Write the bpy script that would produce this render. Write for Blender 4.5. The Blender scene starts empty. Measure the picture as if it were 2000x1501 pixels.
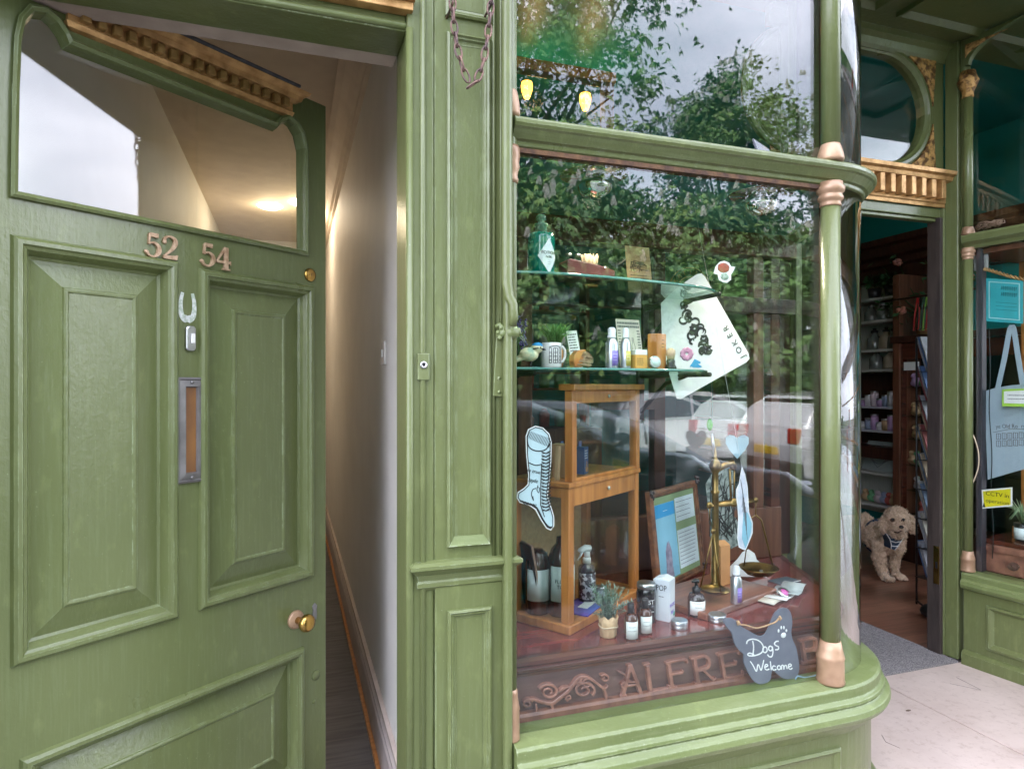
import bpy, bmesh, math, random
from mathutils import Vector, Matrix, noise
from mathutils.geometry import tessellate_polygon
random.seed(7)
R = math.radians
sc = bpy.context.scene
COL = sc.collection
# ------------------------------------------------------------------ camera
EYE = Vector((0, 0, 1.5))
YAW = R(71.3)                       # angle between the facade and the view axis
CA, SA = math.cos(YAW), math.sin(YAW)
F, CX, CY = 1272.0, 1000.0, 753.0   # focal length and principal point, in photo pixels
cam = bpy.data.objects.new('camera', bpy.data.cameras.new('camera'))
COL.objects.link(cam)
cam.location = EYE
cam.rotation_euler = (R(90), 0, YAW - R(90))
cam.data.sensor_width = 36
cam.data.lens = 36 * F / 2000
cam.data.shift_y = 0.00125
cam.data.clip_start = 0.02
cam.data.clip_end = 900
sc.camera = cam
# ------------------------------------------------------------------ sky, sun, exposure
SUN_EL, SUN_AZ = R(52), R(325)
w = bpy.data.worlds.new('World'); sc.world = w; w.use_nodes = True
nt = w.node_tree; nt.nodes.clear()
def wn(t): return nt.nodes.new(t)
out = wn('ShaderNodeOutputWorld'); bg = wn('ShaderNodeBackground')
sky = wn('ShaderNodeTexSky'); sky.sky_type = 'NISHITA'; sky.sun_disc = False
sky.sun_elevation = SUN_EL; sky.sun_rotation = SUN_AZ
sky.air_density = 1.3; sky.dust_density = 2.5; sky.ozone_density = 1.2
tc = wn('ShaderNodeTexCoord'); mp = wn('ShaderNodeMapping'); mp.inputs['Scale'].default_value = (1, 1, 2.2)
nz = wn('ShaderNodeTexNoise'); nz.inputs['Scale'].default_value = 2.1; nz.inputs['Detail'].default_value = 7
nz.inputs['Roughness'].default_value = .52
cr = wn('ShaderNodeValToRGB')
cr.color_ramp.elements[0].position = .38; cr.color_ramp.elements[0].color = (.5, .5, .5, 1)
cr.color_ramp.elements[1].position = .66; cr.color_ramp.elements[1].color = (1, 1, 1, 1)
cl = wn('ShaderNodeMixRGB'); cl.inputs['Color1'].default_value = (9.5, 10.8, 15.5, 1); cl.inputs['Color2'].default_value = (19.5, 19.6, 22.6, 1)
mx = wn('ShaderNodeMixRGB'); 
nt.links.new(tc.outputs['Generated'], mp.inputs[0]); nt.links.new(mp.outputs[0], nz.inputs['Vector'])
nt.links.new(nz.outputs['Fac'], cr.inputs[0]); nt.links.new(cr.outputs[0], mx.inputs['Fac'])
nt.links.new(cr.outputs[0], cl.inputs['Fac'])
nt.links.new(sky.outputs[0], mx.inputs['Color1']); nt.links.new(cl.outputs[0], mx.inputs['Color2'])
nt.links.new(mx.outputs[0], bg.inputs['Color']); bg.inputs['Strength'].default_value = .12
nt.links.new(bg.outputs[0], out.inputs[0])
sun = bpy.data.objects.new('sun', bpy.data.lights.new('sun', 'SUN')); COL.objects.link(sun)
sun.data.energy = 3.2; sun.data.angle = R(6); sun.data.color = (1, .95, .88)
sd = Vector((math.sin(SUN_AZ) * math.cos(SUN_EL), math.cos(SUN_AZ) * math.cos(SUN_EL), math.sin(SUN_EL)))
sun.rotation_euler = sd.to_track_quat('Z', 'Y').to_euler()
sc.view_settings.view_transform = 'Standard'
sc.view_settings.look = 'None'
sc.view_settings.exposure = 2.05
sc.view_settings.gamma = 1
sc.render.engine = 'CYCLES'
sc.cycles.max_bounces = 8; sc.cycles.transparent_max_bounces = 28
sc.cycles.diffuse_bounces = 4; sc.cycles.glossy_bounces = 5; sc.cycles.transmission_bounces = 8
sc.cycles.caustics_reflective = False; sc.cycles.caustics_refractive = False
sc.cycles.sample_clamp_indirect = 6

# ------------------------------------------------------------------ measuring helpers
def ray(u, v):
    k = (u - CX) / F
    return Vector((CA + k * SA, SA - k * CA, (CY - v) / F))
def onY(u, v, Y): r = ray(u, v); return EYE + r * (Y / r.y)
def onX(u, v, X): r = ray(u, v); return EYE + r * (X / r.x)
def onZ(u, v, z): r = ray(u, v); return EYE + r * ((z - 1.5) / r.z)
def dep(p): return p[0] * CA + p[1] * SA
def onP(u, v, p0, n):
    r = ray(u, v); p0 = Vector(p0); n = Vector(n)
    return EYE + r * ((p0 - EYE).dot(n) / r.dot(n))

# ------------------------------------------------------------------ mesh builder
class MB:
    def __init__(s, T=None): s.v = []; s.f = []; s.sm = []; s.mi = []; s.cur = 0; s.T = T
    def add(s, vs, fs, smooth=False, T=None):
        o = len(s.v); M = T or s.T
        s.v += [tuple(M @ Vector(p)) if M else tuple(p) for p in vs]
        for f in fs: s.f.append([o + i for i in f]); s.sm.append(smooth); s.mi.append(s.cur)
        return s
    def box(s, x0, y0, z0, x1, y1, z1, T=None):
        vs = [(x, y, z) for z in (z0, z1) for y in (y0, y1) for x in (x0, x1)]
        return s.add(vs, [(0, 2, 3, 1), (4, 5, 7, 6), (0, 1, 5, 4), (2, 6, 7, 3), (0, 4, 6, 2), (1, 3, 7, 5)], T=T)
    def lathe(s, prof, c=(0, 0, 0), seg=24, T=None, smooth=True, sx=1, sy=1):
        vs = []; fs = []; n = len(prof)
        for k in range(seg):
            a = 2 * math.pi * k / seg
            for r, z in prof: vs.append((c[0] + r * sx * math.cos(a), c[1] + r * sy * math.sin(a), c[2] + z))
        for k in range(seg):
            k2 = (k + 1) % seg
            for i in range(n - 1): fs.append((k * n + i, k2 * n + i, k2 * n + i + 1, k * n + i + 1))
        if prof[0][0] > 1e-6: fs.append([k * n for k in range(seg)][::-1])
        if prof[-1][0] > 1e-6: fs.append([k * n + n - 1 for k in range(seg)])
        return s.add(vs, fs, smooth, T)
    def tube(s, pts, r, seg=8, closed=False, T=None, flat=1.0):
        pts = [Vector(p) for p in pts]; n = len(pts)
        rs = r if isinstance(r, (list, tuple)) else [r] * n
        vs = []; fs = []; up = None
        for i, p in enumerate(pts):
            if closed: t = pts[(i + 1) % n] - pts[i - 1]
            else: t = pts[min(i + 1, n - 1)] - pts[max(i - 1, 0)]
            if t.length < 1e-9: t = Vector((0, 0, 1))
            t.normalize()
            if up is None:
                up = t.orthogonal().normalized()
            else:
                up = up - t * up.dot(t)
                if up.length < 1e-6: up = t.orthogonal()
                up.normalize()
            b = t.cross(up)
            for k in range(seg):
                a = 2 * math.pi * k / seg
                vs.append(p + (up * math.cos(a) + b * math.sin(a) * flat) * rs[i])
        m = n if closed else n - 1
        for i in range(m):
            j = (i + 1) % n
            for k in range(seg):
                k2 = (k + 1) % seg
                fs.append((i * seg + k, i * seg + k2, j * seg + k2, j * seg + k))
        if not closed:
            fs.append(list(range(seg))[::-1]); fs.append([(n - 1) * seg + k for k in range(seg)])
        return s.add(vs, fs, True, T)
    def plate(s, outer, holes, y0, y1, T=None):
        """polygon in the xz plane (with holes) extruded from y0 (front) to y1"""
        loops = [outer] + list(holes)
        tri = tessellate_polygon([[Vector((x, z, 0)) for x, z in l] for l in loops])
        flat = [p for l in loops for p in l]; n = len(flat)
        vs = [(x, y0, z) for x, z in flat] + [(x, y1, z) for x, z in flat]
        fs = [tuple(t) for t in tri] + [tuple(i + n for i in t[::-1]) for t in tri]
        o = 0
        for l in loops:
            for i in range(len(l)):
                j = (i + 1) % len(l)
                fs.append((o + i, o + j, n + o + j, n + o + i))
            o += len(l)
        return s.add(vs, fs, T=T)
    def prism(s, poly, y0, y1, T=None): return s.plate(poly, [], y0, y1, T)
    def loop(s, poly, prof, T=None, smooth=False):
        """moulding round a closed xz polygon; prof = (inset, height) pairs, height towards -y"""
        n = len(poly); P = [Vector(p) for p in poly]
        area = sum(P[i].x * P[(i + 1) % n].y - P[(i + 1) % n].x * P[i].y for i in range(n))
        sg = 1 if area > 0 else -1
        nr = []
        for i in range(n):
            a = (P[i] - P[i - 1]).normalized(); b = (P[(i + 1) % n] - P[i]).normalized()
            na = Vector((-a.y, a.x)) * sg; nb = Vector((-b.y, b.x)) * sg
            m = na + nb; m = m / max(m.dot(na), .35)
            nr.append(m)
        vs = []; fs = []; k = len(prof)
        for i in range(n):
            for o, h in prof: q = P[i] + nr[i] * o; vs.append((q.x, -h, q.y))
        for i in range(n):
            j = (i + 1) % n
            for a in range(k - 1): fs.append((i * k + a, i * k + a + 1, j * k + a + 1, j * k + a))
        return s.add(vs, fs, smooth, T)
    def frame(s, x0, z0, x1, z1, prof, T=None): return s.loop([(x0, z0), (x1, z0), (x1, z1), (x0, z1)], prof, T)
    def sweep(s, path, prof, T=None, smooth=False, caps=True):
        """profile (offset to the right of the path, z) carried along an xy path"""
        P = [Vector(p) for p in path]; n = len(P); k = len(prof); vs = []; fs = []
        for i in range(n):
            a = (P[i] - P[max(i - 1, 0)]); b = (P[min(i + 1, n - 1)] - P[i])
            if a.length < 1e-9: a = b
            if b.length < 1e-9: b = a
            a.normalize(); b.normalize()
            na = Vector((a.y, -a.x)); nb = Vector((b.y, -b.x)); m = na + nb; m = m / max(m.dot(na), .3)
            for o, z in prof: q = P[i] + m * o; vs.append((q.x, q.y, z))
        for i in range(n - 1):
            for a in range(k):
                a2 = (a + 1) % k
                fs.append((i * k + a, i * k + a2, (i + 1) * k + a2, (i + 1) * k + a))
        if caps: fs.append(list(range(k))); fs.append([(n - 1) * k + a for a in range(k)][::-1])
        return s.add(vs, fs, smooth, T)
    def ribbon(s, pts, w, y0, y1, T=None, sub=0):
        """flat stroke in the xz plane with given width(s)"""
        if sub: pts, w = smooth_path(pts, w, sub)
        P = [Vector(p) for p in pts]; n = len(P); ws = w if isinstance(w, (list, tuple)) else [w] * n
        L = []; Rr = []
        for i in range(n):
            t = P[min(i + 1, n - 1)] - P[max(i - 1, 0)]
            if t.length < 1e-9: t = Vector((1, 0))
            t.normalize(); m = Vector((-t.y, t.x)) * ws[i] / 2
            L.append(P[i] + m); Rr.append(P[i] - m)
        vs = []; fs = []
        for i in range(n):
            for y in (y0, y1): vs.append((L[i].x, y, L[i].y)); vs.append((Rr[i].x, y, Rr[i].y))
        for i in range(n - 1):
            a = i * 4; b = a + 4
            fs += [(a, b, b + 1, a + 1), (a + 2, a + 3, b + 3, b + 2), (a, a + 2, b + 2, b), (a + 1, b + 1, b + 3, a + 3)]
        fs += [(0, 1, 3, 2), ((n - 1) * 4, (n - 1) * 4 + 2, (n - 1) * 4 + 3, (n - 1) * 4 + 1)]
        return s.add(vs, fs, T=T)
    def blob(s, c, r, sub=2, amp=.0, freq=3, T=None):
        bm = bmesh.new(); bmesh.ops.create_icosphere(bm, subdivisions=sub, radius=1)
        vs = []
        for v in bm.verts:
            q = v.co.copy(); d = 1 + amp * noise.noise(q * freq + Vector(c) * 7)
            vs.append((c[0] + q.x * r[0] * d, c[1] + q.y * r[1] * d, c[2] + q.z * r[2] * d))
        fs = [[v.index for v in f.verts] for f in bm.faces]; bm.free()
        return s.add(vs, fs, True, T)
    def mesh(s, name, mats):
        me = bpy.data.meshes.new(name); me.from_pydata(s.v, [], s.f)
        for m in (mats if isinstance(mats, (list, tuple)) else [mats]): me.materials.append(m)
        me.polygons.foreach_set('use_smooth', s.sm); me.polygons.foreach_set('material_index', s.mi)
        bm = bmesh.new(); bm.from_mesh(me); bmesh.ops.recalc_face_normals(bm, faces=bm.faces[:]); bm.to_mesh(me); bm.free()
        me.update(); return me
    def build(s, name, mats, parent=None, bevel=0, seg=2, sub=0, label=None, loc=None):
        o = bpy.data.objects.new(name, s.mesh(name, mats)); COL.objects.link(o)
        if parent: o.parent = parent
        if loc: o.location = loc
        if bevel:
            b = o.modifiers.new('b', 'BEVEL'); b.width = bevel; b.segments = seg; b.limit_method = 'ANGLE'; b.angle_limit = R(35)
            b.harden_normals = False
        if sub: b = o.modifiers.new('s', 'SUBSURF'); b.levels = sub; b.render_levels = sub
        if label: o['label'] = label
        return o

def smooth_path(pts, w=None, sub=4):
    P = [tuple(p) for p in pts]; n = len(P); dim = len(P[0]); out = []; wo = []
    ws = w if isinstance(w, (list, tuple)) else None
    for i in range(n - 1):
        p0, p1, p2, p3 = P[max(i - 1, 0)], P[i], P[i + 1], P[min(i + 2, n - 1)]
        for k in range(sub):
            t = k / sub
            out.append(tuple(.5 * ((2 * p1[d]) + (-p0[d] + p2[d]) * t + (2 * p0[d] - 5 * p1[d] + 4 * p2[d] - p3[d]) * t * t + (-p0[d] + 3 * p1[d] - 3 * p2[d] + p3[d]) * t ** 3) for d in range(dim)))
            if ws: wo.append(ws[i] * (1 - t) + ws[i + 1] * t)
    out.append(P[-1])
    if ws: wo.append(ws[-1])
    return (out, wo if ws else w) if w is not None else out

def tag(o, label, cat, group=None, kind=None):
    o['label'] = label; o['category'] = cat
    if group: o['group'] = group
    if kind: o['kind'] = kind
    return o
def thing(name, label, cat, loc=(0, 0, 0), rz=0, group=None):
    o = bpy.data.objects.new(name, None); COL.objects.link(o); o.empty_display_size = .05
    o.location = loc; o.rotation_euler = (0, 0, rz)
    return tag(o, label, cat, group)
def struct(o): o['kind'] = 'structure'; return o
def copy_tree(o, parent=None):
    c = o.copy(); COL.objects.link(c); c.parent = parent
    for ch in list(o.children): copy_tree(ch, c)
    return c
TXT = {}
def text(s, size, name, mat, parent, loc, rz=0, extrude=.0006, align='CENTER', rot=0, bold=0, bev=0, sx=1, label=None, shear=0):
    """lettering standing in the xz plane, facing -y, of the parent's own frame"""
    key = (s, size, extrude, bold, bev, sx, align, shear)
    if key not in TXT:
        c = bpy.data.curves.new('t', 'FONT'); c.body = s; c.size = size; c.extrude = extrude; c.offset = bold; c.bevel_depth = bev
        c.align_x = align; c.align_y = 'CENTER'; c.resolution_u = 3; c.shear = shear
        t = bpy.data.objects.new('t', c); COL.objects.link(t)
        me = bpy.data.meshes.new_from_object(t.evaluated_get(bpy.context.evaluated_depsgraph_get()))
        bpy.data.objects.remove(t); bpy.data.curves.remove(c)
        me.materials.clear()
        if sx != 1:
            for v in me.vertices: v.co.x *= sx
        TXT[key] = me
    me = TXT[key].copy(); me.materials.append(mat)
    o = bpy.data.objects.new(name, me); COL.objects.link(o); o.parent = parent
    M = Matrix.Translation(loc) @ Matrix.Rotation(rz, 4, 'Z') @ Matrix.Rotation(R(90), 4, 'X') @ Matrix.Rotation(rot, 4, 'Z')
    o.matrix_local = M
    if label: o['label'] = label
    return o

# ------------------------------------------------------------------ materials
MATS = {}
def pm(name, c1, c2=None, rough=.5, metal=0, scale=8, stretch=(1, 1, 1), bump=0, bscale=60, coat=0, detail=4, alpha=None,
       spec=.5, emis=None, es=0, trans=0, sheen=0, rvar=0, lo=.35, hi=.65, bdist=.004, subs=0):
    if name in MATS: return MATS[name]
    m = bpy.data.materials.new(name); m.use_nodes = True; t = m.node_tree; b = t.nodes['Principled BSDF']
    N = t.nodes.new; L = t.links.new
    tc = N('ShaderNodeTexCoord'); mp = N('ShaderNodeMapping'); mp.inputs['Scale'].default_value = stretch
    L(tc.outputs['Object'], mp.inputs[0])
    nz = N('ShaderNodeTexNoise'); nz.inputs['Scale'].default_value = scale; nz.inputs['Detail'].default_value = detail
    L(mp.outputs[0], nz.inputs['Vector'])
    if c2 is None: c2 = tuple(min(1, x * .8) for x in c1)
    r = N('ShaderNodeValToRGB'); r.color_ramp.elements[0].position = lo; r.color_ramp.elements[1].position = hi
    r.color_ramp.elements[0].color = (*c2, 1); r.color_ramp.elements[1].color = (*c1, 1)
    L(nz.outputs['Fac'], r.inputs[0]); L(r.outputs[0], b.inputs['Base Color'])
    b.inputs['Roughness'].default_value = rough; b.inputs['Metallic'].default_value = metal
    b.inputs['Coat Weight'].default_value = coat; b.inputs['Coat Roughness'].default_value = .08
    b.inputs['Specular IOR Level'].default_value = spec
    if sheen: b.inputs['Sheen Weight'].default_value = sheen
    if subs: b.inputs['Subsurface Weight'].default_value = subs; b.inputs['Subsurface Scale'].default_value = .01
    if rvar:
        q = N('ShaderNodeMapRange'); q.inputs['To Min'].default_value = max(0, rough - rvar); q.inputs['To Max'].default_value = rough + rvar
        L(nz.outputs['Fac'], q.inputs[0]); L(q.outputs[0], b.inputs['Roughness'])
    if trans: b.inputs['Transmission Weight'].default_value = trans; b.inputs['IOR'].default_value = 1.45
    if emis: b.inputs['Emission Color'].default_value = (*emis, 1); b.inputs['Emission Strength'].default_value = es
    if bump:
        n2 = N('ShaderNodeTexNoise'); n2.inputs['Scale'].default_value = bscale; n2.inputs['Detail'].default_value = 5
        L(mp.outputs[0], n2.inputs['Vector'])
        bp = N('ShaderNodeBump'); bp.inputs['Strength'].default_value = bump; bp.inputs['Distance'].default_value = bdist
        L(n2.outputs['Fac'], bp.inputs['Height']); L(bp.outputs[0], b.inputs['Normal'])
    MATS[name] = m; return m

def paint(name, base, dark, pale, vert=True, wear=.8, rough=.3):
    """old gloss paint: brush marks, drips, chipped edges"""
    m = bpy.data.materials.new(name); m.use_nodes = True; t = m.node_tree; b = t.nodes['Principled BSDF']
    N = t.nodes.new; L = t.links.new
    tc = N('ShaderNodeTexCoord')
    def nz(scale, st, det=5, rg=.55):
        mp = N('ShaderNodeMapping'); mp.inputs['Scale'].default_value = st; L(tc.outputs['Object'], mp.inputs[0])
        n = N('ShaderNodeTexNoise'); n.inputs['Scale'].default_value = scale; n.inputs['Detail'].default_value = det
        n.inputs['Roughness'].default_value = rg; L(mp.outputs[0], n.inputs['Vector']); return n.outputs['Fac']
    def ramp(src, a, c, b_=(0, 0, 0), w_=(1, 1, 1)):
        r = N('ShaderNodeValToRGB'); r.color_ramp.elements[0].position = a; r.color_ramp.elements[1].position = c
        r.color_ramp.elements[0].color = (*b_, 1); r.color_ramp.elements[1].color = (*w_, 1); L(src, r.inputs[0]); return r.outputs[0]
    def mix(fac, a, c, amt=None):
        x = N('ShaderNodeMixRGB'); L(fac, x.inputs[0]) if not isinstance(fac, float) else None
        for s_, q in ((1, a), (2, c)):
            if isinstance(q, tuple): x.inputs[s_].default_value = (*q, 1)
            else: L(q, x.inputs[s_])
        return x.outputs[0]
    def mul(a, k):
        x = N('ShaderNodeMath'); x.operation = 'MULTIPLY'; L(a, x.inputs[0])
        if isinstance(k, (int, float)): x.inputs[1].default_value = k
        else: L(k, x.inputs[1])
        return x.outputs[0]
    big = nz(2.3, (1, 1, .6)); col = mix(ramp(big, .35, .68), dark, base)
    grain = nz(9, (14, 14, .8) if vert else (.8, 2, 14), 6, .65)
    col = mix(mul(ramp(grain, .5, .8), .15), col, pale)
    blot = nz(26, (1, 1, .5), 4)
    col = mix(mul(ramp(blot, .58, .72), .34), col, tuple(min(1, x * 1.5) for x in base))
    # chips on arrises
    bv = N('ShaderNodeBevel'); bv.samples = 3; bv.inputs['Radius'].default_value = .0035
    ge = N('ShaderNodeNewGeometry'); dt = N('ShaderNodeVectorMath'); dt.operation = 'DOT_PRODUCT'
    L(bv.outputs[0], dt.inputs[0]); L(ge.outputs['Normal'], dt.inputs[1])
    e = ramp(dt.outputs['Value'], .90, .985, (1, 1, 1), (0, 0, 0))
    chip = ramp(nz(34, (1, 1, .45), 6, .7), .47, .58)
    col = mix(mul(mul(e, chip), wear), col, tuple(min(1, x * 1.0) for x in pale))
    speck = ramp(nz(150, (1, 1, 1), 2), .715, .75)
    col = mix(mul(speck, .35), col, pale)
    L(col, b.inputs['Base Color'])
    q = N('ShaderNodeMapRange'); q.inputs['To Min'].default_value = rough - .12; q.inputs['To Max'].default_value = rough + .16
    L(nz(5, (1, 1, .5)), q.inputs[0]); L(q.outputs[0], b.inputs['Roughness'])
    b.inputs['Coat Weight'].default_value = .2; b.inputs['Coat Roughness'].default_value = .1; b.inputs['Specular IOR Level'].default_value = .38
    fine = nz(30, (7, 7, .5) if vert else (.5, 2, 7), 5, .6); peel = nz(120, (1, 1, .8), 3); lump = nz(16, (1, 1, .6), 3)
    a1 = N('ShaderNodeMath'); a1.operation = 'ADD'; L(mul(fine, .38), a1.inputs[0]); L(mul(peel, .6), a1.inputs[1])
    a2 = N('ShaderNodeMath'); a2.operation = 'ADD'; L(a1.outputs[0], a2.inputs[0]); L(mul(lump, 1.2), a2.inputs[1])
    bp = N('ShaderNodeBump'); bp.inputs['Strength'].default_value = .55; bp.inputs['Distance'].default_value = .0022
    L(a2.outputs[0], bp.inputs['Height']); L(bp.outputs[0], b.inputs['Normal'])
    L(bp.outputs[0], b.inputs['Coat Normal'])
    return m

def glass(name, tint=(.96, .985, .97), k=1.0, f0=.045, rough=0.0, bump=.0):
    m = bpy.data.materials.new(name); m.use_nodes = True; t = m.node_tree; t.nodes.clear()
    N = t.nodes.new; L = t.links.new
    o = N('ShaderNodeOutputMaterial'); tr = N('ShaderNodeBsdfTransparent'); gl = N('ShaderNodeBsdfGlossy'); mx = N('ShaderNodeMixShader')
    tr.inputs[0].default_value = (*tint, 1); gl.inputs['Roughness'].default_value = rough
    ge = N('ShaderNodeNewGeometry'); d = N('ShaderNodeVectorMath'); d.operation = 'DOT_PRODUCT'
    L(ge.outputs['Normal'], d.inputs[0]); L(ge.outputs['Incoming'], d.inputs[1])
    def ma(op, a, b=None):
        x = N('ShaderNodeMath'); x.operation = op
        L(a, x.inputs[0]) if not isinstance(a, (int, float)) else setattr(x.inputs[0], 'default_value', a)
        if b is not None: L(b, x.inputs[1]) if not isinstance(b, (int, float)) else setattr(x.inputs[1], 'default_value', b)
        return x.outputs[0]
    c = ma('ABSOLUTE', d.outputs['Value']); p = ma('POWER', ma('SUBTRACT', 1.0, c), 5.0)
    fr = ma('ADD', ma('MULTIPLY', p, 1 - f0), f0); fr = ma('MULTIPLY', fr, k)
    L(fr, mx.inputs[0]); L(tr.outputs[0], mx.inputs[1]); L(gl.outputs[0], mx.inputs[2]); L(mx.outputs[0], o.inputs[0])
    if bump:
        tc = N('ShaderNodeTexCoord'); nz = N('ShaderNodeTexNoise'); nz.inputs['Scale'].default_value = 2.5; nz.inputs['Detail'].default_value = 1
        L(tc.outputs['Object'], nz.inputs['Vector']); bp = N('ShaderNodeBump'); bp.inputs['Strength'].default_value = bump; bp.inputs['Distance'].default_value = .004
        L(nz.outputs['Fac'], bp.inputs['Height']); L(bp.outputs[0], gl.inputs['Normal'])
    MATS[name] = m; return m

GREEN = paint('green_paint', (.130, .152, .057), (.104, .125, .044), (.30, .36, .22))
GREENH = paint('green_paint_level', (.130, .152, .057), (.104, .125, .044), (.34, .40, .27), vert=False)
GREENS = paint('green_paint_sill', (.145, .178, .064), (.11, .142, .046), (.5, .55, .38), vert=False, rough=.4)
COPPER = pm('copper_paint', (.42, .27, .165), (.26, .155, .09), rough=.38, metal=.2, scale=14, bump=.25, bscale=45, rvar=.1)
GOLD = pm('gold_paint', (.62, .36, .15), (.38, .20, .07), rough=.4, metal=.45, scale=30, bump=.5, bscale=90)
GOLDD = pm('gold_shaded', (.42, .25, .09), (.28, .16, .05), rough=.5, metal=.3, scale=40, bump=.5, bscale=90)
GLASS = glass('window_glass', f0=.055, k=1.18, bump=.08)
GLASSC = glass('curved_glass', f0=.055, k=1.7)
GLASSD = glass('door_glass', f0=.055, k=1.1)
GLASST = glass('shelf_glass', tint=(.72, .9, .82), f0=.05)
GLASSP = glass('partition_glass', f0=.09, k=1.5)
JAR = glass('jar_glass', tint=(.9, .94, .93), f0=.06)
AMBER = pm('amber_glass', (.075, .022, .010), (.05, .014, .007), rough=.08, coat=.6)
WOODM = pm('mahogany', (.115, .032, .018), (.055, .014, .009), rough=.25, scale=3, stretch=(1, 1, 9), coat=.4, bump=.08)
WOODD = pm('dark_wood', (.060, .022, .014), (.028, .010, .007), rough=.35, scale=5, stretch=(9, 9, .8), bump=.1)
WOODO = pm('orange_wood', (.56, .23, .06), (.38, .14, .034), rough=.34, scale=4, stretch=(9, 9, .6), coat=.25, bump=.06)
WOODB = pm('brown_wood', (.19, .075, .04), (.11, .04, .022), rough=.4, scale=5, stretch=(8, 8, .7), bump=.1)
TEAL = pm('teal_paint', (.010, .26, .25), (.008, .21, .21), rough=.42, scale=3)
WHITE = pm('white_paint', (.78, .77, .74), (.70, .69, .66), rough=.55, scale=5, bump=.2, bscale=120)
CHROME = pm('chrome', (.75, .75, .76), (.62, .62, .63), rough=.09, metal=1)
STEEL = pm('brushed_metal', (.55, .55, .56), (.45, .45, .46), rough=.3, metal=1, scale=30)
BRASS = pm('brass', (.66, .42, .13), (.45, .27, .07), rough=.25, metal=1, scale=20, rvar=.1)
OLDBR = pm('aged_brass', (.34, .23, .085), (.19, .125, .05), rough=.36, metal=1, scale=22, bump=.1, rvar=.1)
BLACK = pm('black_print', (.012, .012, .013), rough=.5)
PAPER = pm('white_paper', (.80, .80, .78), (.74, .74, .73), rough=.6, scale=12)
LABELW = pm('label_paper', (.72, .80, .78), (.66, .74, .73), rough=.6)
KRAFT = pm('kraft_paper', (.46, .30, .15), (.38, .24, .115), rough=.75, scale=60, bump=.15, bscale=150)
DARK = pm('dark_void', (.01, .01, .01), rough=.8)
# ================================================================== GROUND AND STREET (reflected in the glass)
FZ = .23       # entrance slab
HZ = .10       # hall floor
def sheet(name, x0, y0, x1, y1, z, mat, th=.02):
    return struct(MB().box(x0, y0, z - th, x1, y1, z).build(name, mat))
ASPH = pm('asphalt', (.055, .055, .057), (.038, .038, .04), rough=.85, scale=40, bump=.4, bscale=300)
PAVE = pm('paving', (.15, .145, .14), (.11, .105, .10), rough=.8, scale=6, bump=.25, bscale=120)
GRASS = pm('grass_ground', (.05, .09, .02), (.03, .06, .015), rough=.9, scale=.4)
sheet('ground', -120, -160, 140, 80, -.16, GRASS)
sheet('road', -80, -7.6, 110, -1.1, -.12, ASPH)
sheet('pavement', -60, -1.1, 70, 1.62, 0, PAVE, .18)
sheet('far_pavement', -60, -9.6, 70, -7.6, .0, PAVE, .18)
for k in range(14):
    sheet('road_marking', -20 + k * 4, -4.42, -18 + k * 4, -4.32, -.116, PAPER, .003)

# ---- trees across the road
LEAF = [pm('chestnut_leaf_%d' % i, c1, c2, rough=.5, scale=.9, subs=0) for i, (c1, c2) in enumerate((
    ((.16, .30, .07), (.08, .18, .045)), ((.09, .19, .06), (.045, .115, .035)), ((.22, .34, .08), (.13, .24, .05))))]
CANDLE = pm('blossom', (.62, .62, .54), (.42, .42, .36), rough=.7)
BARK = pm('bark', (.09, .07, .05), (.05, .04, .03), rough=.9, scale=10, stretch=(4, 4, .6), bump=.8, bscale=30)
def crown_mesh(seed, rx, rz, nclump, nleaf, candles):
    rd = random.Random(seed); m = MB(); cn = MB(); limbs = []
    for i in range(nclump):
        a = rd.uniform(0, 2 * math.pi); u = rd.uniform(-.75, 1); rr = rd.uniform(.45, 1.0)
        lob = 1 + .28 * math.sin(3 * a + seed) + .15 * math.sin(5 * a + u * 4)
        s_ = math.sqrt(max(0, 1 - u * u)); c = Vector((rx * rr * s_ * math.cos(a) * lob, rx * rr * s_ * math.sin(a) * lob, rz * u * (.6 + .4 * rr)))
        limbs.append(c); cr_ = rd.uniform(.45, 1.0) * rx * .17
        m.cur = rd.choice((0, 0, 1, 1, 2))
        outd = Vector((c.x, c.y, c.z * .7)).normalized()
        for k in range(nleaf):
            p = c + Vector((rd.gauss(0, cr_), rd.gauss(0, cr_), rd.gauss(0, cr_ * .55)))
            n = (outd * .6 + Vector((rd.uniform(-1, 1), rd.uniform(-1, 1), rd.uniform(.1, 1.3)))).normalized()
            t = n.orthogonal().normalized(); b = n.cross(t); L = rd.uniform(.075, .15); a0 = rd.uniform(0, 6.3)
            for q in range(5):
                an = a0 + (q - 2) * .62; d = t * math.cos(an) + b * math.sin(an); e = n.cross(d)
                tip = p + d * L * (1 - .12 * abs(q - 2)) - Vector((0, 0, L * .35)); mid = p + d * L * .58; wd = L * .17
                m.add([p, mid + e * wd, tip, mid - e * wd], [(0, 1, 2, 3)])
        if rd.random() < candles:
            for z in range(rd.randint(2, 5)):
                p = c + outd * cr_ * rd.uniform(.7, 1.6) + Vector((rd.gauss(0, cr_), rd.gauss(0, cr_), rd.uniform(0, cr_)))
                h = rd.uniform(.12, .2)
                for s2 in range(7):
                    zz = h * s2 / 7; r2 = .045 * (1 - s2 / 8)
                    for an in range(4):
                        aa = an * 1.57 + s2
                        q = p + Vector((math.cos(aa) * r2, math.sin(aa) * r2, zz))
                        cn.add([q, q + Vector((.022, .01, .02)), q + Vector((0, -.01, .045)), q + Vector((-.022, .0, .02))], [(0, 1, 2, 3)])
    return m, cn, limbs
TREES = {}
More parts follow.
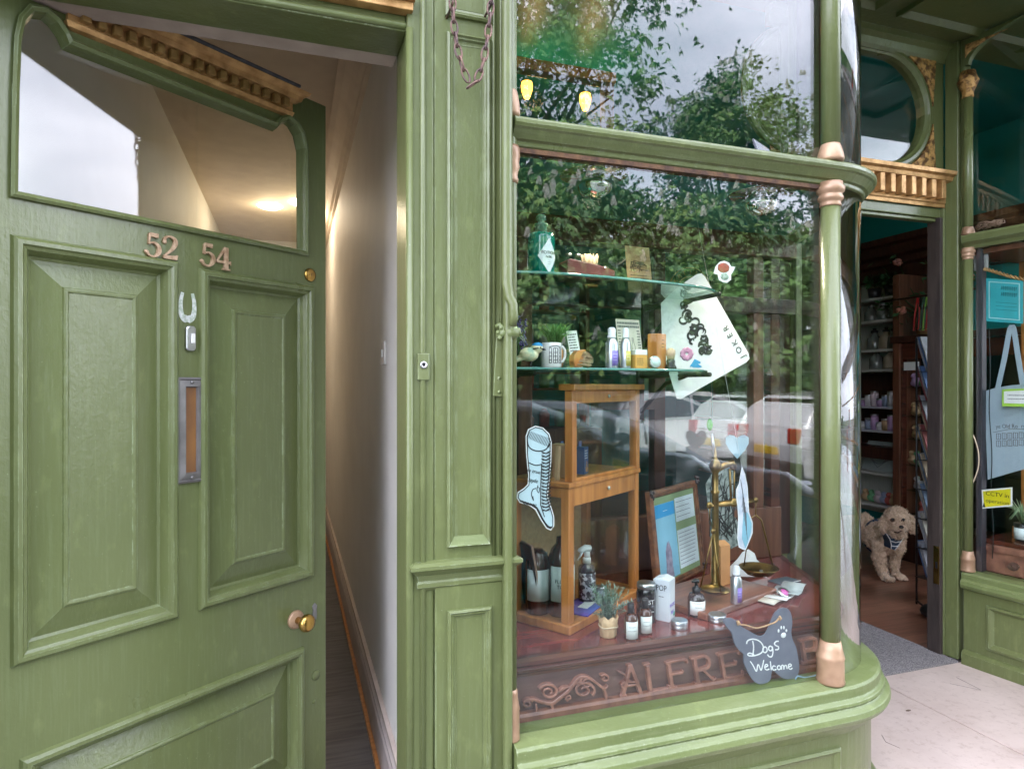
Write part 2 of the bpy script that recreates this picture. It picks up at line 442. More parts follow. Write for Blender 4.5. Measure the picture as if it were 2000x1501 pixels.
def tree(x, y, h, r, kind, label, lowc=.25):
    t = thing('chestnut_tree', label, 'tree', (x, y, -.14), random.uniform(0, 6), 'horse chestnut trees across the road')
    if kind not in TREES:
        m, cn, limbs = crown_mesh(kind, 1, 1, (105, 95, 120)[kind % 3], 62, .75)
        TREES[kind] = None
    # real-size build (leaf size stays leaf sized)
    m, cn, limbs = crown_mesh(kind + 10, r, h * .5 * (1 - lowc) * 1.05, int(110 + r * r * 12), 125, .4)
    cz = h * (lowc + (1 - lowc) / 2)
    for b_ in (m, cn): b_.v = [(a, b, c + cz) for a, b, c in b_.v]
    c = m.build('crown', LEAF, t); cn.build('blossom', CANDLE, t)
    tr = MB(); tr.tube([(0, 0, 0), (.05, .02, h * .2), (0, .05, h * .45), (.05, 0, h * .8)], [h * .032, h * .026, h * .018, .04], 9)
    for l in limbs[::9]:
        s_ = Vector((0, .03, h * random.uniform(.22, .5))); e_ = Vector((l.x * .8, l.y * .8, l.z + cz))
        tr.tube([s_, s_.lerp(e_, .5) + Vector((0, 0, .25)), e_], [.10, .06, .02], 5)
    tr.build('trunk', BARK, t); return t
TREES.clear()
tree(4.7, -12.4, 15.8, 3.5, 1, 'tallest chestnut tree across the road, reaching the top of the upper pane', .12)
tree(14.2, -15.6, 12.3, 2.7, 2, 'rounded chestnut tree reflected beside the right column of the upper pane', .12)
tree(10.2, -17.5, 8.6, 3.0, 3, 'lower chestnut tree standing between the two tall reflected trees', .1)
tree(4.4, -8.9, 5.6, 2.3, 4, 'small chestnut tree in blossom nearest the far pavement', .2)
tree(8.4, -9.4, 5.4, 2.5, 5, 'small bushy chestnut with white candles reflected behind the playing card', .2)
tree(12.6, -11.0, 5.6, 2.3, 6, 'small chestnut tree at the right of the reflected row', .2)
tree(-3.5, -13.5, 12.5, 3.6, 7, 'chestnut tree standing behind the photographer to the left', .15)
hd = MB(); rd = random.Random(5)
for k in range(26000):
    x = rd.uniform(-10, 26); z = rd.uniform(0, 1.75 + .3 * math.sin(x * 2)); y = -10.0 - rd.uniform(0, .9)
    if rd.random() < .4: z = 1.75 + .2 * math.sin(x * 2) - rd.random() ** 3 * .3
    n = Vector((rd.uniform(-1, 1), rd.uniform(0, 1), rd.uniform(-.3, 1))).normalized(); t_ = n.orthogonal() * .07; b_ = n.cross(t_)
    p = Vector((x, y, z)); hd.cur = rd.choice((0, 1, 1)); hd.add([p - t_, p + b_ * .6, p + t_, p - b_ * .6], [(0, 1, 2, 3)])
hd.cur = 1; hd.box(-10, -10.8, -.1, 26, -10.15, 1.5)
tag(hd.build('hedge', LEAF), 'clipped dark green hedge behind the far pavement', 'hedge')

# ---- cars (seen in the glass)
CARW = pm('car_white', (.78, .78, .80), (.72, .72, .74), rough=.15, coat=1, scale=2)
CARS = pm('car_silver', (.10, .11, .13), (.08, .09, .11), rough=.2, metal=.3, coat=1, scale=2)
CARG = pm('car_glass', (.012, .014, .016), rough=.04, coat=1)
TYRE = pm('rubber', (.02, .02, .02), rough=.8); RED = pm('red_lens', (.5, .01, .01), rough=.15, coat=1)
PLATEY = pm('plate_yellow', (.75, .50, .02), rough=.4)
def car(x, y, rz, mat, label):
    t = thing('parked_car', label, 'car', (x, y, -.12), rz, 'cars parked along the road')
    side = [(-2.0, .32), (-2.08, .75), (-2.02, 1.02), (-1.85, 1.28), (-1.55, 1.46), (-.9, 1.53), (-.1, 1.50), (.45, 1.32), (1.0, 1.02), (1.75, .90), (2.05, .72), (2.1, .38), (1.75, .2), (-1.75, .2)]
    b = MB(); n = len(side); secs = [(-.84, .97, .86), (-.86, 1, 1), (.86, 1, 1), (.84, .97, .86)]
    ys = [(-.86, .96), (-.80, 1.0), (.80, 1.0), (.86, .96)]; vs = []
    for yy, k in ys:
        for px, pz in side:
            tum = 1 - max(0, pz - .95) * .26
            vs.append((px * k, yy * tum, .2 + (pz - .2) * (k if pz > .9 else 1)))
    fs = [(a * n + i, a * n + (i + 1) % n, (a + 1) * n + (i + 1) % n, (a + 1) * n + i) for a in range(3) for i in range(n)] + [list(range(n)), [3 * n + i for i in range(n)][::-1]]
    b.add(vs, fs, False); b.build('body', mat, t, bevel=.05, seg=3)
    for s_ in (-1, 1):
        g = MB(); yy = s_ * .842
        def side_win(pts, nm):
            gg = MB(); vv = [(px, s_ * (.872 - max(0, pz - .95) * .23), pz) for px, pz in pts]; gg.add(vv + [(a, b_ - s_ * .03, c) for a, b_, c in vv], [list(range(len(pts))), [len(pts) + i for i in range(len(pts))][::-1]] + [(i, (i + 1) % len(pts), len(pts) + (i + 1) % len(pts), len(pts) + i) for i in range(len(pts))])
            gg.build(nm, CARG, t)
        side_win([(-1.62, .98), (-1.45, 1.34), (-.95, 1.42), (-.55, 1.43), (-.55, .96)], 'window')
        side_win([(-.48, .96), (-.48, 1.43), (-.1, 1.40), (.38, 1.24), (.82, .98)], 'window')
        for wx in (-1.3, 1.28):
            T = Matrix.Translation((wx, s_ * .76, .32)) @ Matrix.Rotation(R(90), 4, 'X')
            MB(T).lathe([(.19, -.11), (.31, -.11), (.33, -.07), (.33, .07), (.31, .11), (.19, .11)], seg=28).build('tyre', TYRE, t)
            rm = MB(T); rm.lathe([(.0, -.07), (.20, -.07), (.205, 0), (.20, .07), (.0, .07)], seg=20)
            for q in range(5):
                a = q * 1.2566; rm.box(.02, -.02, -.105, .19, .02, .105, T=T @ Matrix.Rotation(a, 4, 'Z'))
            rm.build('rim', STEEL, t)
        MB().box(-2.09, s_ * .62 - .12, .78, -1.93, s_ * .62 + .12, 1.0).build('tail_light', RED, t, bevel=.02)
        MB().box(1.9, s_ * .6 - .16, .66, 2.07, s_ * .6 + .16, .8).build('headlight', CHROME, t, bevel=.03)
        MB().blob((.72, s_ * .98, 1.0), (.09, .1, .07)).build('wing_mirror', mat, t)
    g = MB(); g.add([(-2.0, -.62, 1.05), (-2.0, .62, 1.05), (-1.66, .56, 1.42), (-1.66, -.56, 1.42), (-1.93, -.62, 1.03), (-1.93, .62, 1.03), (-1.6, .56, 1.40), (-1.6, -.56, 1.40)],
                    [(0, 1, 2, 3), (4, 7, 6, 5), (0, 4, 5, 1), (3, 2, 6, 7), (0, 3, 7, 4), (1, 5, 6, 2)]); g.build('rear_window', CARG, t)
    g = MB(); g.add([(.02, -.6, 1.49), (.02, .6, 1.49), (.96, .68, 1.06), (.96, -.68, 1.06), (0, -.6, 1.44), (0, .6, 1.44), (.92, .68, 1.02), (.92, -.68, 1.02)],
                    [(0, 1, 2, 3), (4, 7, 6, 5), (0, 4, 5, 1), (3, 2, 6, 7), (0, 3, 7, 4), (1, 5, 6, 2)]); g.build('windscreen', CARG, t)
    MB().box(-2.10, -.26, .60, -2.06, .26, .71).build('number_plate', PLATEY, t)
    MB().box(-2.13, -.78, .34, -2.0, .78, .52).build('rear_bumper', TYRE, t, bevel=.03)
    return t
car(2.2, -2.25, 0, CARS, 'dark grey car at the near kerb, its roof mirrored low in the window')
car(8.9, -5.0, R(4), CARW, 'white hatchback seen from behind, mirrored beside the right column')
car(8.0, -8.6, R(8), CARW, 'white car parked beyond the road, mirrored over the brass scales')
car(-6.5, -2.4, 0, CARG, 'dark car parked at the near kerb to the left')
# a red telephone kiosk catches the curved glass
tk = thing('telephone_kiosk', 'red telephone kiosk across the road', 'phone box', (24.5, -3.6, 0))
m = MB(); m.box(-.45, -.45, 0, .45, .45, .25); m.box(-.47, -.47, 2.1, .47, .47, 2.45)
for a in (-1, 1):
    for b in (-1, 1): m.box(a * .42 - .05, b * .42 - .05, .2, a * .42 + .05, b * .42 + .05, 2.15)
for k in range(7): m.box(-.42, -.44, .35 + k * .25, .42, -.42, .38 + k * .25); m.box(-.44, -.42, .35 + k * .25, -.42, .42, .38 + k * .25)
m.build('frame', pm('kiosk_red', (.5, .012, .012), (.4, .01, .01), rough=.3), tk, bevel=.01)
MB().box(-.4, -.4, .25, .4, .4, 2.1).build('pane', CARG, tk)

# ================================================================== SHOP BUILDING
# ---------------- local measuring on the door plane
HX, HY = -.596, 1.60; DW = .873; DANG = R(36.9)
DU = Vector((math.cos(DANG), math.sin(DANG), 0)); DN = Vector((math.sin(DANG), -math.cos(DANG), 0))
def D(u, v):
    p = onP(u, v, (HX, HY, 0), DN) - Vector((HX, HY, HZ)); return (p.dot(DU), p.z)
def fx(u, Y=1.5): return onY(u, 700, Y).x
def W(u, v, Y=1.5): p = onY(u, v, Y); return (p.x, p.z)

# ---------------- front door
door = thing('front_door', 'open green panelled door with numbers 52 and 54, glazed top and gilt dentil cornice', 'door', (HX, HY, HZ), DANG)
dt = D(637, 208)[1]
gl = [(35, 368), (36, 290), (38, 180), (42, 80), (50, 45), (66, 27), (88, 30), (106, 46), (122, 70), (131, 90), (540, 251), (549, 240), (562, 236), (574, 245), (584, 262), (590, 290), (591, 492)]
GL = [D(*p) for p in gl]
zb = .5 * (GL[0][1] + GL[-1][1]); GL[0] = (GL[0][0], zb); GL[-1] = (GL[-1][0], zb)
def offs(poly, d):
    n = len(poly); P = [Vector(p) for p in poly]; out = []
    area = sum(P[i].x * P[(i + 1) % n].y - P[(i + 1) % n].x * P[i].y for i in range(n)); sg = 1 if area > 0 else -1
    for i in range(n):
        a = (P[i] - P[i - 1]).normalized(); b = (P[(i + 1) % n] - P[i]).normalized()
        na = Vector((-a.y, a.x)) * sg; nb = Vector((-b.y, b.x)) * sg; m_ = na + nb; m_ = m_ / max(m_.dot(na), .35)
        out.append(tuple(P[i] + m_ * d))
    return out
def rect(x0, z0, x1, z1): return [(x0, z0), (x1, z0), (x1, z1), (x0, z1)]
xl0, xl1 = D(24, 760)[0], D(345, 760)[0]; xr0, xr1 = D(390, 760)[0], D(610, 760)[0]
zt1 = (D(30, 465)[1] + D(347, 510)[1]) / 2; zb1 = (D(22, 1300)[1] + D(340, 1205)[1]) / 2
zt2 = (D(388, 525)[1] + D(612, 562)[1]) / 2; zb2 = (D(390, 1191)[1] + D(606, 1122)[1]) / 2
zt3 = (D(42, 1476)[1] + D(591, 1269)[1]) / 2; x30, x31 = D(42, 1476)[0], D(591, 1300)[0]
P1 = rect(xl0, zb1, xl1, zt1); P2 = rect(xr0, zb2, xr1, zt2); P3 = rect(x30, .22, x31, zt3)
m = MB(); holes = [offs(GL, -.012)] + [offs(p, .016) for p in (P1, P2, P3)]
m.plate([(0, 0), (DW, 0), (DW, dt), (0, dt)], holes, 0, .046)
m.build('door_leaf', GREEN, door, bevel=.0015, seg=1)
PANM = [(-.004, 0), (0, .009), (.006, .014), (.014, .014), (.018, .009), (.024, .006), (.030, -.006), (.034, -.016), (.040, -.020)]
m = MB()
for p in (P1, P2, P3): m.loop(p, PANM)
m.build('panel_moulding', GREEN, door)
for p, nm in ((P1, 'panel'), (P2, 'panel'), (P3, 'panel')):
    m = MB(); q = offs(p, .036)
    m.loop(q, [(-.004, -.021), (.004, -.0205), (.010, -.019), (.058, -.0045), (.060, -.001), (.064, .0005), (.068, .0), (.071, -.0025)])
    m.prism(offs(p, .1055), .0025, .03); m.build(nm, GREEN, door)
m = MB(); m.loop(offs(GL, -.012), [(0, 0), (-.004, .010), (.002, .014), (.009, .010), (.012, .002), (.014, -.012), (.016, -.022)])
m.build('glazing_bead', GREEN, door)
MB().prism(offs(GL, -.006), .022, .026).build('pane', GLASSD, door)
# dentil cornice
zc0 = D(533, 216)[1]; zc1 = D(575, 186)[1]; xc0, xc1 = D(140, 30)[0], D(560, 200)[0]; H = zc1 - zc0
m = MB()
cp = [(-.0, zc0 - .004), (.012, zc0), (.016, zc0 + H * .16), (.012, zc0 + H * .2), (.012, zc0 + H * .55), (.030, zc0 + H * .62), (.034, zc0 + H * .8), (.046, zc0 + H * .88), (.05, zc0 + H), (-.0, zc0 + H + .002)]
m.sweep([(xc0, .0), (xc0, -.0001), (xc1, -.0001), (xc1, .0)], cp)
m.build('cornice', GOLD, door, bevel=.001, seg=1)
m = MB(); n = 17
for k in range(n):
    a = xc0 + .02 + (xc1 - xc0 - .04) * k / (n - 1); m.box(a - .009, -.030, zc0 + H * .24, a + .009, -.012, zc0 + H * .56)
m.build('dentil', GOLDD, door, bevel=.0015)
MB().box(xc0 - .01, -.054, zc1 + .0022, xc1 + .01, .03, zc1 + .010).build('lead_flashing', pm('old_lead', (.10, .10, .11), (.05, .05, .06), rough=.7, scale=30, bump=.5), door, bevel=.002)
# numbers
NUMM = pm('number_copper', (.56, .39, .26), (.36, .22, .13), rough=.45, metal=.3, scale=90, bump=.5, bscale=200)
def digit(ch, cx, cz, h, name):
    S = {'5': ([(.62, .98), (.25, .98), (.2, .55), (.42, .64), (.66, .5), (.68, .24), (.48, .03), (.22, .05), (.10, .2)], [.16, .14, .07, .1, .17, .2, .1, .1, .16]),
         '2': ([(.12, .74), (.2, .92), (.42, .99), (.64, .88), (.66, .68), (.5, .42), (.2, .16), (.1, .08)], [.17, .11, .09, .17, .2, .13, .08, .1]),
         '4': ([(.56, 1.0), (.1, .34), (.78, .33)], [.12, .09, .12])}[ch]
    m = MB(); P = [(cx + (p[0] - .4) * h * .92, cz + (p[1] - .5) * h) for p in S[0]]; ws = [w_ * h * .95 for w_ in S[1]]
    if ch == '5':
        m.ribbon(P[:3], ws[:3], -.007, .001); m.ribbon(P[2:], ws[2:], -.0074, .0012, sub=5); m.blob((P[-1][0], -.003, P[-1][1]), (h * .1, .0045, h * .1))
        m.ribbon([(P[1][0] - .001, P[1][1]), (P[0][0] + .002, P[0][1] - .001)], [.17 * h, .2 * h], -.0068, .001)
    elif ch == '2':
        m.ribbon(P, ws, -.007, .001, sub=5); m.ribbon([(cx - .3 * h, cz - .45 * h), (cx + .28 * h, cz - .43 * h), (cx + .33 * h, cz - .3 * h)], [.14 * h, .2 * h, .06 * h], -.0074, .0012)
        m.blob((P[0][0] + .002, -.003, P[0][1] - .001), (h * .1, .0045, h * .1))
    else:
        m.ribbon(P[:2], [ws[0], ws[1] * .8], -.007, .001); m.ribbon(P[1:], ws[2], -.0074, .0012)
        m.ribbon([(cx + .16 * h, cz + .5 * h), (cx + .16 * h, cz - .48 * h)], .2 * h, -.0078, .0014); m.ribbon([(cx - .02 * h, cz - .47 * h), (cx + .36 * h, cz - .47 * h)], .08 * h, -.0071, .001)
        m.ribbon([(cx + .36 * h, cz - .08 * h), (cx + .37 * h, cz - .26 * h)], .06 * h, -.0071, .001)
    m.build(name, NUMM, door, bevel=.0008, label='copper number %s on the top rail' % ch)
for ch, u, v, h_ in (('5', 297, 480, 44), ('2', 330, 484, 44), ('5', 404, 499, 42), ('4', 433, 505, 44)):
    a = D(u, v); h2 = D(u, v - h_ / 2)[1] - D(u, v + h_ / 2)[1]; digit(ch, a[0], a[1], h2, 'number')
# letterbox
a = D(342, 735); b = D(401, 940); x0, x1 = a[0], b[0]; z1 = (a[1] + D(401, 738)[1]) / 2 ; z0 = (D(342, 943)[1] + b[1]) / 2
BRZ = pm('bronze', (.27, .26, .26), (.16, .15, .15), rough=.38, metal=.75, scale=12, bump=.1)
lb = MB(); lb.loop(rect(x0, z0, x1, z1), [(0, 0), (0, .006), (.005, .009), (.008, .006), (.010, .0065), (.022, .0085), (.024, .0085), (.027, .002)])
lbo = lb.build('letterbox', BRZ, door)
MB().box(x0 + .026, -.0022, z0 + .026, x1 - .026, .002, z1 - .026).build('flap', pm('flap_bronze', (.42, .20, .07), (.20, .10, .06), rough=.4, metal=.7, scale=9, stretch=(1, 1, .5)), lbo, bevel=.001)
for zz in (z0 + .013, z1 - .013): MB(Matrix.Translation(((x0 + x1) / 2, -.0085, zz)) @ Matrix.Rotation(R(90), 4, 'X')).lathe([(0, .002), (.004, .0015), (.005, 0)], seg=10).build('screw', BRZ, lbo)
# bell
a = D(370, 661); bl = MB(); bl.prism([(a[0] - .013, a[1] - .026), (a[0] - .009, a[1] - .032), (a[0] + .009, a[1] - .032), (a[0] + .013, a[1] - .026), (a[0] + .013, a[1] + .026), (a[0] + .009, a[1] + .032), (a[0] - .009, a[1] + .032), (a[0] - .013, a[1] + .026)], -.010, .001)
b0 = bl.build('door_bell', STEEL, door, bevel=.004, seg=3); MB().box(a[0] - .003, -.016, a[1] - .013, a[0] + .008, -.010, a[1] + .013).build('button', WHITE, b0, bevel=.002)
# bare patch left by an old knocker
a = D(366, 600); h = .5 * (D(366, 572)[1] - D(366, 628)[1]); k = .018
SILV = pm('bare_silver', (.62, .64, .62), (.42, .48, .40), rough=.45, scale=90, bump=.4, lo=.45, hi=.55)
m = MB(); m.ribbon([(a[0] - k * .72, a[1] + h), (a[0] - k, a[1] + h * .3), (a[0] - k * .9, a[1] - h * .5), (a[0] - k * .3, a[1] - h * .85), (a[0], a[1] - h * .6)], [.008, .010, .013, .017, .012], -.0012, .001, sub=5)
m.ribbon([(a[0] + k * .72, a[1] + h), (a[0] + k, a[1] + h * .3), (a[0] + k * .9, a[1] - h * .5), (a[0] + k * .3, a[1] - h * .85), (a[0], a[1] - h * .6)], [.008, .010, .013, .017, .012], -.0010, .001, sub=5)
m.build('knocker_mark', SILV, door)
# yale lock, knob, keyhole, plug
def onDoor(u, v, h=0): a = D(u, v); return Matrix.Translation((a[0], -h, a[1])) @ Matrix.Rotation(R(90), 4, 'X')
l = MB(onDoor(605, 537)).lathe([(.0, .009), (.006, .009), (.0075, .0075), (.012, .0075), (.0195, .005), (.021, .0)], seg=28).build('lock', BRASS, door)
MB(onDoor(605, 537, .009)).box(-.001, -.004, 0, .001, .004, .0008).build('key_slot', BLACK, l)
kb = MB(onDoor(577, 1209)).lathe([(.0, .012), (.016, .012), (.019, .009), (.024, .0085), (.027, .005), (.028, 0)], seg=30).build('knob_rose', COPPER, door)
MB(onDoor(577, 1209)).lathe([(.011, .008), (.010, .03), (.0125, .036), (.0235, .044), (.0265, .053), (.024, .062), (.014, .068), (0, .069)], seg=30).build('knob', BRASS, kb)
for q in range(4):
    aa = D(577, 1209); MB(Matrix.Translation((aa[0] + .021 * math.cos(q * 1.57 + .7), -.0085, aa[1] + .021 * math.sin(q * 1.57 + .7))) @ Matrix.Rotation(R(90), 4, 'X')).lathe([(0, .0015), (.0028, 0)], seg=8).build('screw', COPPER, kb)
a = D(614, 1195); m = MB(); m.prism([(a[0] - .006, a[1] - .022), (a[0] + .006, a[1] - .022), (a[0] + .008, a[1] - .008), (a[0] + .006, a[1] + .008), (a[0] + .009, a[1] + .02), (a[0], a[1] + .03), (a[0] - .009, a[1] + .02), (a[0] - .006, a[1] + .008), (a[0] - .008, a[1] - .008)], -.003, .001)
m.build('escutcheon', BRZ, door, bevel=.001)
MB(onDoor(617, 1318)).lathe([(0, .003), (.014, .003), (.0155, .0)], seg=24).build('plug', GREEN, door)
MB(onDoor(613, 1370)).lathe([(0, .002), (.006, .002), (.007, .0)], seg=14).build('screw_cap', GREEN, door)

# ---------------- door surround: jambs, head, panelled pilaster
sur = thing('door_surround', 'green painted doorframe and panelled pilaster between open door and display window', 'doorframe')
xj0, xj1 = fx(795), fx(832); xp1 = fx(992)
zh = W(790, 55)[1]
m = MB(); m.box(xj0, 1.50, HZ - .1, xj1 + .02, 1.66, 3.3)
m.build('jamb', GREEN, sur, bevel=.006, seg=3)
m = MB(); m.tube([(xj0 + .006, 1.500, 0), (xj0 + .006, 1.500, zh)], .009, 12); m.tube([(xj1 - .008, 1.498, 0), (xj1 - .008, 1.498, 3.3)], .007, 10); m.build('jamb_bead', GREEN, sur)
m = MB(); m.box(-.80, 1.50, HZ - .1, -.617, 1.62, 3.3); m.build('jamb', GREEN, sur, bevel=.004)
m = MB(); m.box(-.617, 1.515, zh, xj0, 1.64, 3.3); m.tube([(-.617, 1.515, zh + .012), (xj0, 1.515, zh + .012)], .010, 10)
m.build('head', GREENH, sur, bevel=.003)
m = MB(); m.box(-.617, 1.485, zh + .035, xj0 + .012, 1.5149, zh + .055); m.box(-.617, 1.47, zh + .055, xj0 + .016, 1.5149, zh + .07); m.build('head_moulding', GOLD, sur, bevel=.002)
MB().box(-.617, 1.6401, zh + .002, xj0 - .003, 1.70, zh + .028).build('inner_lintel', pm('raw_lintel', (.46, .36, .31), (.34, .26, .22), rough=.8, bump=.5), sur, bevel=.002)
# pilaster body
zbelt = 1.07
m = MB(); m.box(xj1 + .0201, 1.492, 0, xp1, 1.64, zbelt - .03); m.box(xj1 + .0201, 1.500, zbelt + .021, xp1, 1.64, 3.3); m.box(xj1 + .0203, 1.51, zbelt - .03, xp1 - .002, 1.64, zbelt + .021)
m.build('pilaster', GREEN, sur, bevel=.002, seg=1)
xa, xb = fx(872), fx(958)
PIL = [(0, 0), (.001, .007), (.006, .010), (.010, .006), (.013, .006), (.017, .001), (.022, -.0001), (.0225, .0006)]
z0_, z1_ = W(900, 1066)[1], W(900, 68)[1]
m = MB(Matrix.Translation((0, 1.5, 0))); m.loop(rect(xa, z0_, xb, z1_), PIL + [(.026, .0008), (.026, .0)])
z0b, z1b = .12, W(900, 1186)[1]
m2 = Matrix.Translation((0, 1.492, 0)); m.loop(rect(xa, z0b, xb, z1b), PIL, T=m2)
z2_, z3_ = W(900, 38)[1], 3.2
m.loop(rect(xa - .004, z2_, xb + .004, z3_), PIL)
m.build('panel_moulding', GREEN, sur)
# sloped apron at the foot of the upper panel
m = MB(Matrix.Translation((0, 1.5, 0))); za = z0_ + .003; m.add([(xa + .004, -.012, za), (xb - .004, -.012, za), (xb - .018, -.002, za + .022), (xa + .018, -.002, za + .022), (xa + .004, .0, za - .001), (xb - .004, .0, za - .001)], [(0, 1, 2, 3), (0, 4, 5, 1), (0, 3, 4), (1, 5, 2)])
m.build('panel_apron', GREENS, sur)
m = MB(); m.sweep([(fx(828, 1.47), 1.5), (fx(828, 1.47), 1.4999), (xp1 - .002, 1.4999), (xp1 - .002, 1.5)], [(-.01, zbelt - .045), (.004, zbelt - .045), (.012, zbelt - .036), (.012, zbelt - .026), (.009, zbelt - .022), (.013, zbelt - .008), (.026, zbelt + .004), (.030, zbelt + .008), (.030, zbelt + .016), (.020, zbelt + .021), (-.01, zbelt + .024)])
m.build('belt_moulding', GREENH, sur)
m = MB(); 
for dx, rr in ((0, .010),): m.tube([(fx(964), 1.499, zbelt + .02), (fx(964), 1.499, 3.3)], .005, 8)
m.tube([(fx(978), 1.498, zbelt + .02), (fx(978), 1.498, 3.3)], .004, 8)
m.build('pilaster_bead', GREEN, sur)
MB().box(fx(987, 1.462), 1.462, 0, fx(1003, 1.462), 1.4915, 3.3).build('edge_bead', GREEN, sur, bevel=.009, seg=4)
# lever bracket painted over, keeps, chain hooks
br = thing('shutter_bracket', 'green painted iron hinge bracket on the pilaster edge beside the card shelf', 'bracket', (fx(975), 1.495, onY(975, 660, 1.495).z))
cz = br.location.z; a = br.location.x
m = MB(); p = W(970, 775); m.prism([(-.018, p[1] - cz + .002), (.006, p[1] - cz), (.008, -.05), (.010, -.02), (.004, .006), (-.010, .012), (-.012, -.03)], -.004, .004)
m.build('strap', GREEN, br, bevel=.002)
for vv in (738, 765): MB(Matrix.Translation((-.003, -.004, W(970, vv)[1] - cz)) @ Matrix.Rotation(R(90), 4, 'X')).lathe([(0, .003), (.0035, .002), (.0045, 0)], seg=10).build('bolt', GREENS, br)
m = MB(); m.tube([(-.012, -.010, .026), (-.006, -.016, .030), (.004, -.018, .024), (.0, -.016, .012), (-.012, -.012, .006)], .006, 8)
m.tube([(.010, -.022, .010), (.036, -.026, .014)], .0135, 14); m.tube([(.034, -.026, .0139), (.042, -.027, .015)], .009, 12); m.tube([(-.010, -.010, .008), (.012, -.022, .010)], .010, 10)
for ag in range(6): m.blob((.004 + .014 * math.cos(ag), -.018, .010 + .014 * math.sin(ag)), (.006, .006, .006), 2)
m.build('hinge', GREENS, br)
bt = thing('stay_bar', 'long green painted iron bar running down the left edge of the window', 'bar', (fx(990, 1.452), 1.452, 0))
P_ = [(0, 0, 3.3), (0, 0, 2.4), (0, 0, W(990, 560)[1]), (.004, -.004, W(990, 585)[1]), (.012, -.010, W(990, 600)[1]), (.014, -.010, W(990, 625)[1]), (.012, -.004, W(990, 640)[1])]
MB().tube(P_, [.013, .013, .013, .012, .011, .010, .009], 12).build('bar', GREEN, bt)
kp = thing('bell_push_plate', 'small green square plate with a round hole on the door jamb', 'plate', (fx(826), 1.496, onY(826, 716, 1.496).z))
m = MB(); m.box(-.014, -.006, -.031, .014, .006, .031); m.build('plate', GREEN, kp, bevel=.002)
MB(Matrix.Translation((.0, -.006, .004)) @ Matrix.Rotation(R(90), 4, 'X')).lathe([(.004, -.001), (.004, .003), (.008, .003), (.009, 0)], seg=16).build('collar', STEEL, kp)
MB(Matrix.Translation((.0, -.0061, .004)) @ Matrix.Rotation(R(90), 4, 'X')).lathe([(0, .0012), (.004, .001)], seg=12).build('hole', BLACK, kp)
# chain
ch = thing('hanging_chain', 'rusty iron chain looped over the top of the pilaster', 'chain', (fx(920), 1.44, onY(920, 160, 1.44).z))
RUST = pm('rusty_iron', (.22, .13, .10), (.10, .07, .07), rough=.6, metal=.6, scale=50, bump=.4, bscale=200)
def C_(u, v, Y=1.44): q = onY(u, v, Y); return Vector(q) - Vector(ch.location)
pts = smooth_path([tuple(C_(882, -40)), tuple(C_(886, 40)), tuple(C_(895, 100)), tuple(C_(910, 148)), tuple(C_(923, 165)), tuple(C_(940, 135)), tuple(C_(951, 80)), tuple(C_(957, 30)), tuple(C_(962, -40))], sub=8)
pts = [Vector(p) for p in pts]; m = MB(); acc = 0; step = .027; nxt = 0; k = 0
for i in range(len(pts) - 1):
    seg_ = (pts[i + 1] - pts[i]); 
    while nxt <= acc + seg_.length:
        c = pts[i] + seg_ * ((nxt - acc) / seg_.length); t = seg_.normalized(); side = Vector((0, 1, 0)) if k % 2 else t.cross(Vector((0, 1, 0)))
        side = (side - t * side.dot(t)).normalized()
        ring = [c + t * (.0175 * math.cos(q)) * (1 if abs(math.cos(q)) > .0 else 1) + side * (.0075 * math.sin(q)) for q in [x * 2 * math.pi / 12 for x in range(12)]]
        m.tube(ring, .0024, 6, closed=True); nxt += step; k += 1
    acc += seg_.length
m.build('links', RUST, ch)
for u_ in (884, 960):
    p = C_(u_, 8); MB().tube([p + Vector((0, .06, 0)), p + Vector((0, .0, 0)), p + Vector((0, -.004, .006))], .003, 7).build('hook', RUST, ch)

# ---------------- hall behind the door
HW = .324
CREAM = pm('cream_wall', (.82, .79, .74), (.78, .75, .70), rough=.6, scale=5, bump=.35, bscale=220, bdist=.002)
HCEIL = pm('hall_ceiling_paint', (.74, .63, .51), (.68, .57, .46), rough=.7)
struct(MB().box(HW, 1.66, HZ, HW + .02, 7.2, 3.4).build('hall_wall', CREAM))
struct(MB().box(-.68, 1.70, HZ, -.66, 7.2, 3.4).build('hall_wall', CREAM))
struct(MB().box(-.66, 7.18, HZ, HW, 7.2, 3.4).build('hall_wall', CREAM))
struct(MB().box(-.68, 1.66, 3.0, HW + .02, 7.2, 3.12).build('hall_ceiling', HCEIL))
FLH = pm('grey_planks', (.12, .12, .13), (.06, .06, .07), rough=.4, scale=6, stretch=(1, 9, 1), bump=.1)
struct(MB().box(-.66, 1.60, HZ - .05, HW, 7.18, HZ).build('hall_floor', FLH))
sk = thing('skirting_board', 'moulded cream skirting board with cable trunking along the hall wall', 'skirting', (HW, 1.67, HZ))
m = MB(); m.sweep([(0, 5.4), (0, 0)], [(.001, 0.0), (.018, 0), (.018, .14), (.013, .15), (.014, .165), (.007, .172), (.006, .19), (.001, .20)]); m.build('board', pm('skirting_paint', (.60, .52, .48), (.5, .43, .40), rough=.4), sk)
m = MB(); m.box(-.016, 0.02, .212, -.0005, 5.4, .228); m.build('cable_trunking', pm('trunking', (.62, .52, .46), rough=.5), sk, bevel=.001)
m = MB(); m.box(-.034, 0, 0, -.0185, 5.4, .018); m.build('edge_strip', WOODO, sk, bevel=.002)
sw = thing('light_switch', 'white light switch on the hall wall', 'switch', (HW - .0005, onX(752, 690, HW).y, onX(752, 690, HW).z))
MB().box(-.009, -.042, -.042, 0, .042, .042).build('plate', pm('switch_white', (.66, .62, .58), rough=.4), sw, bevel=.003); MB().box(-.014, -.008, -.014, -.0085, .008, .014).build('rocker', WHITE, sw, bevel=.002)
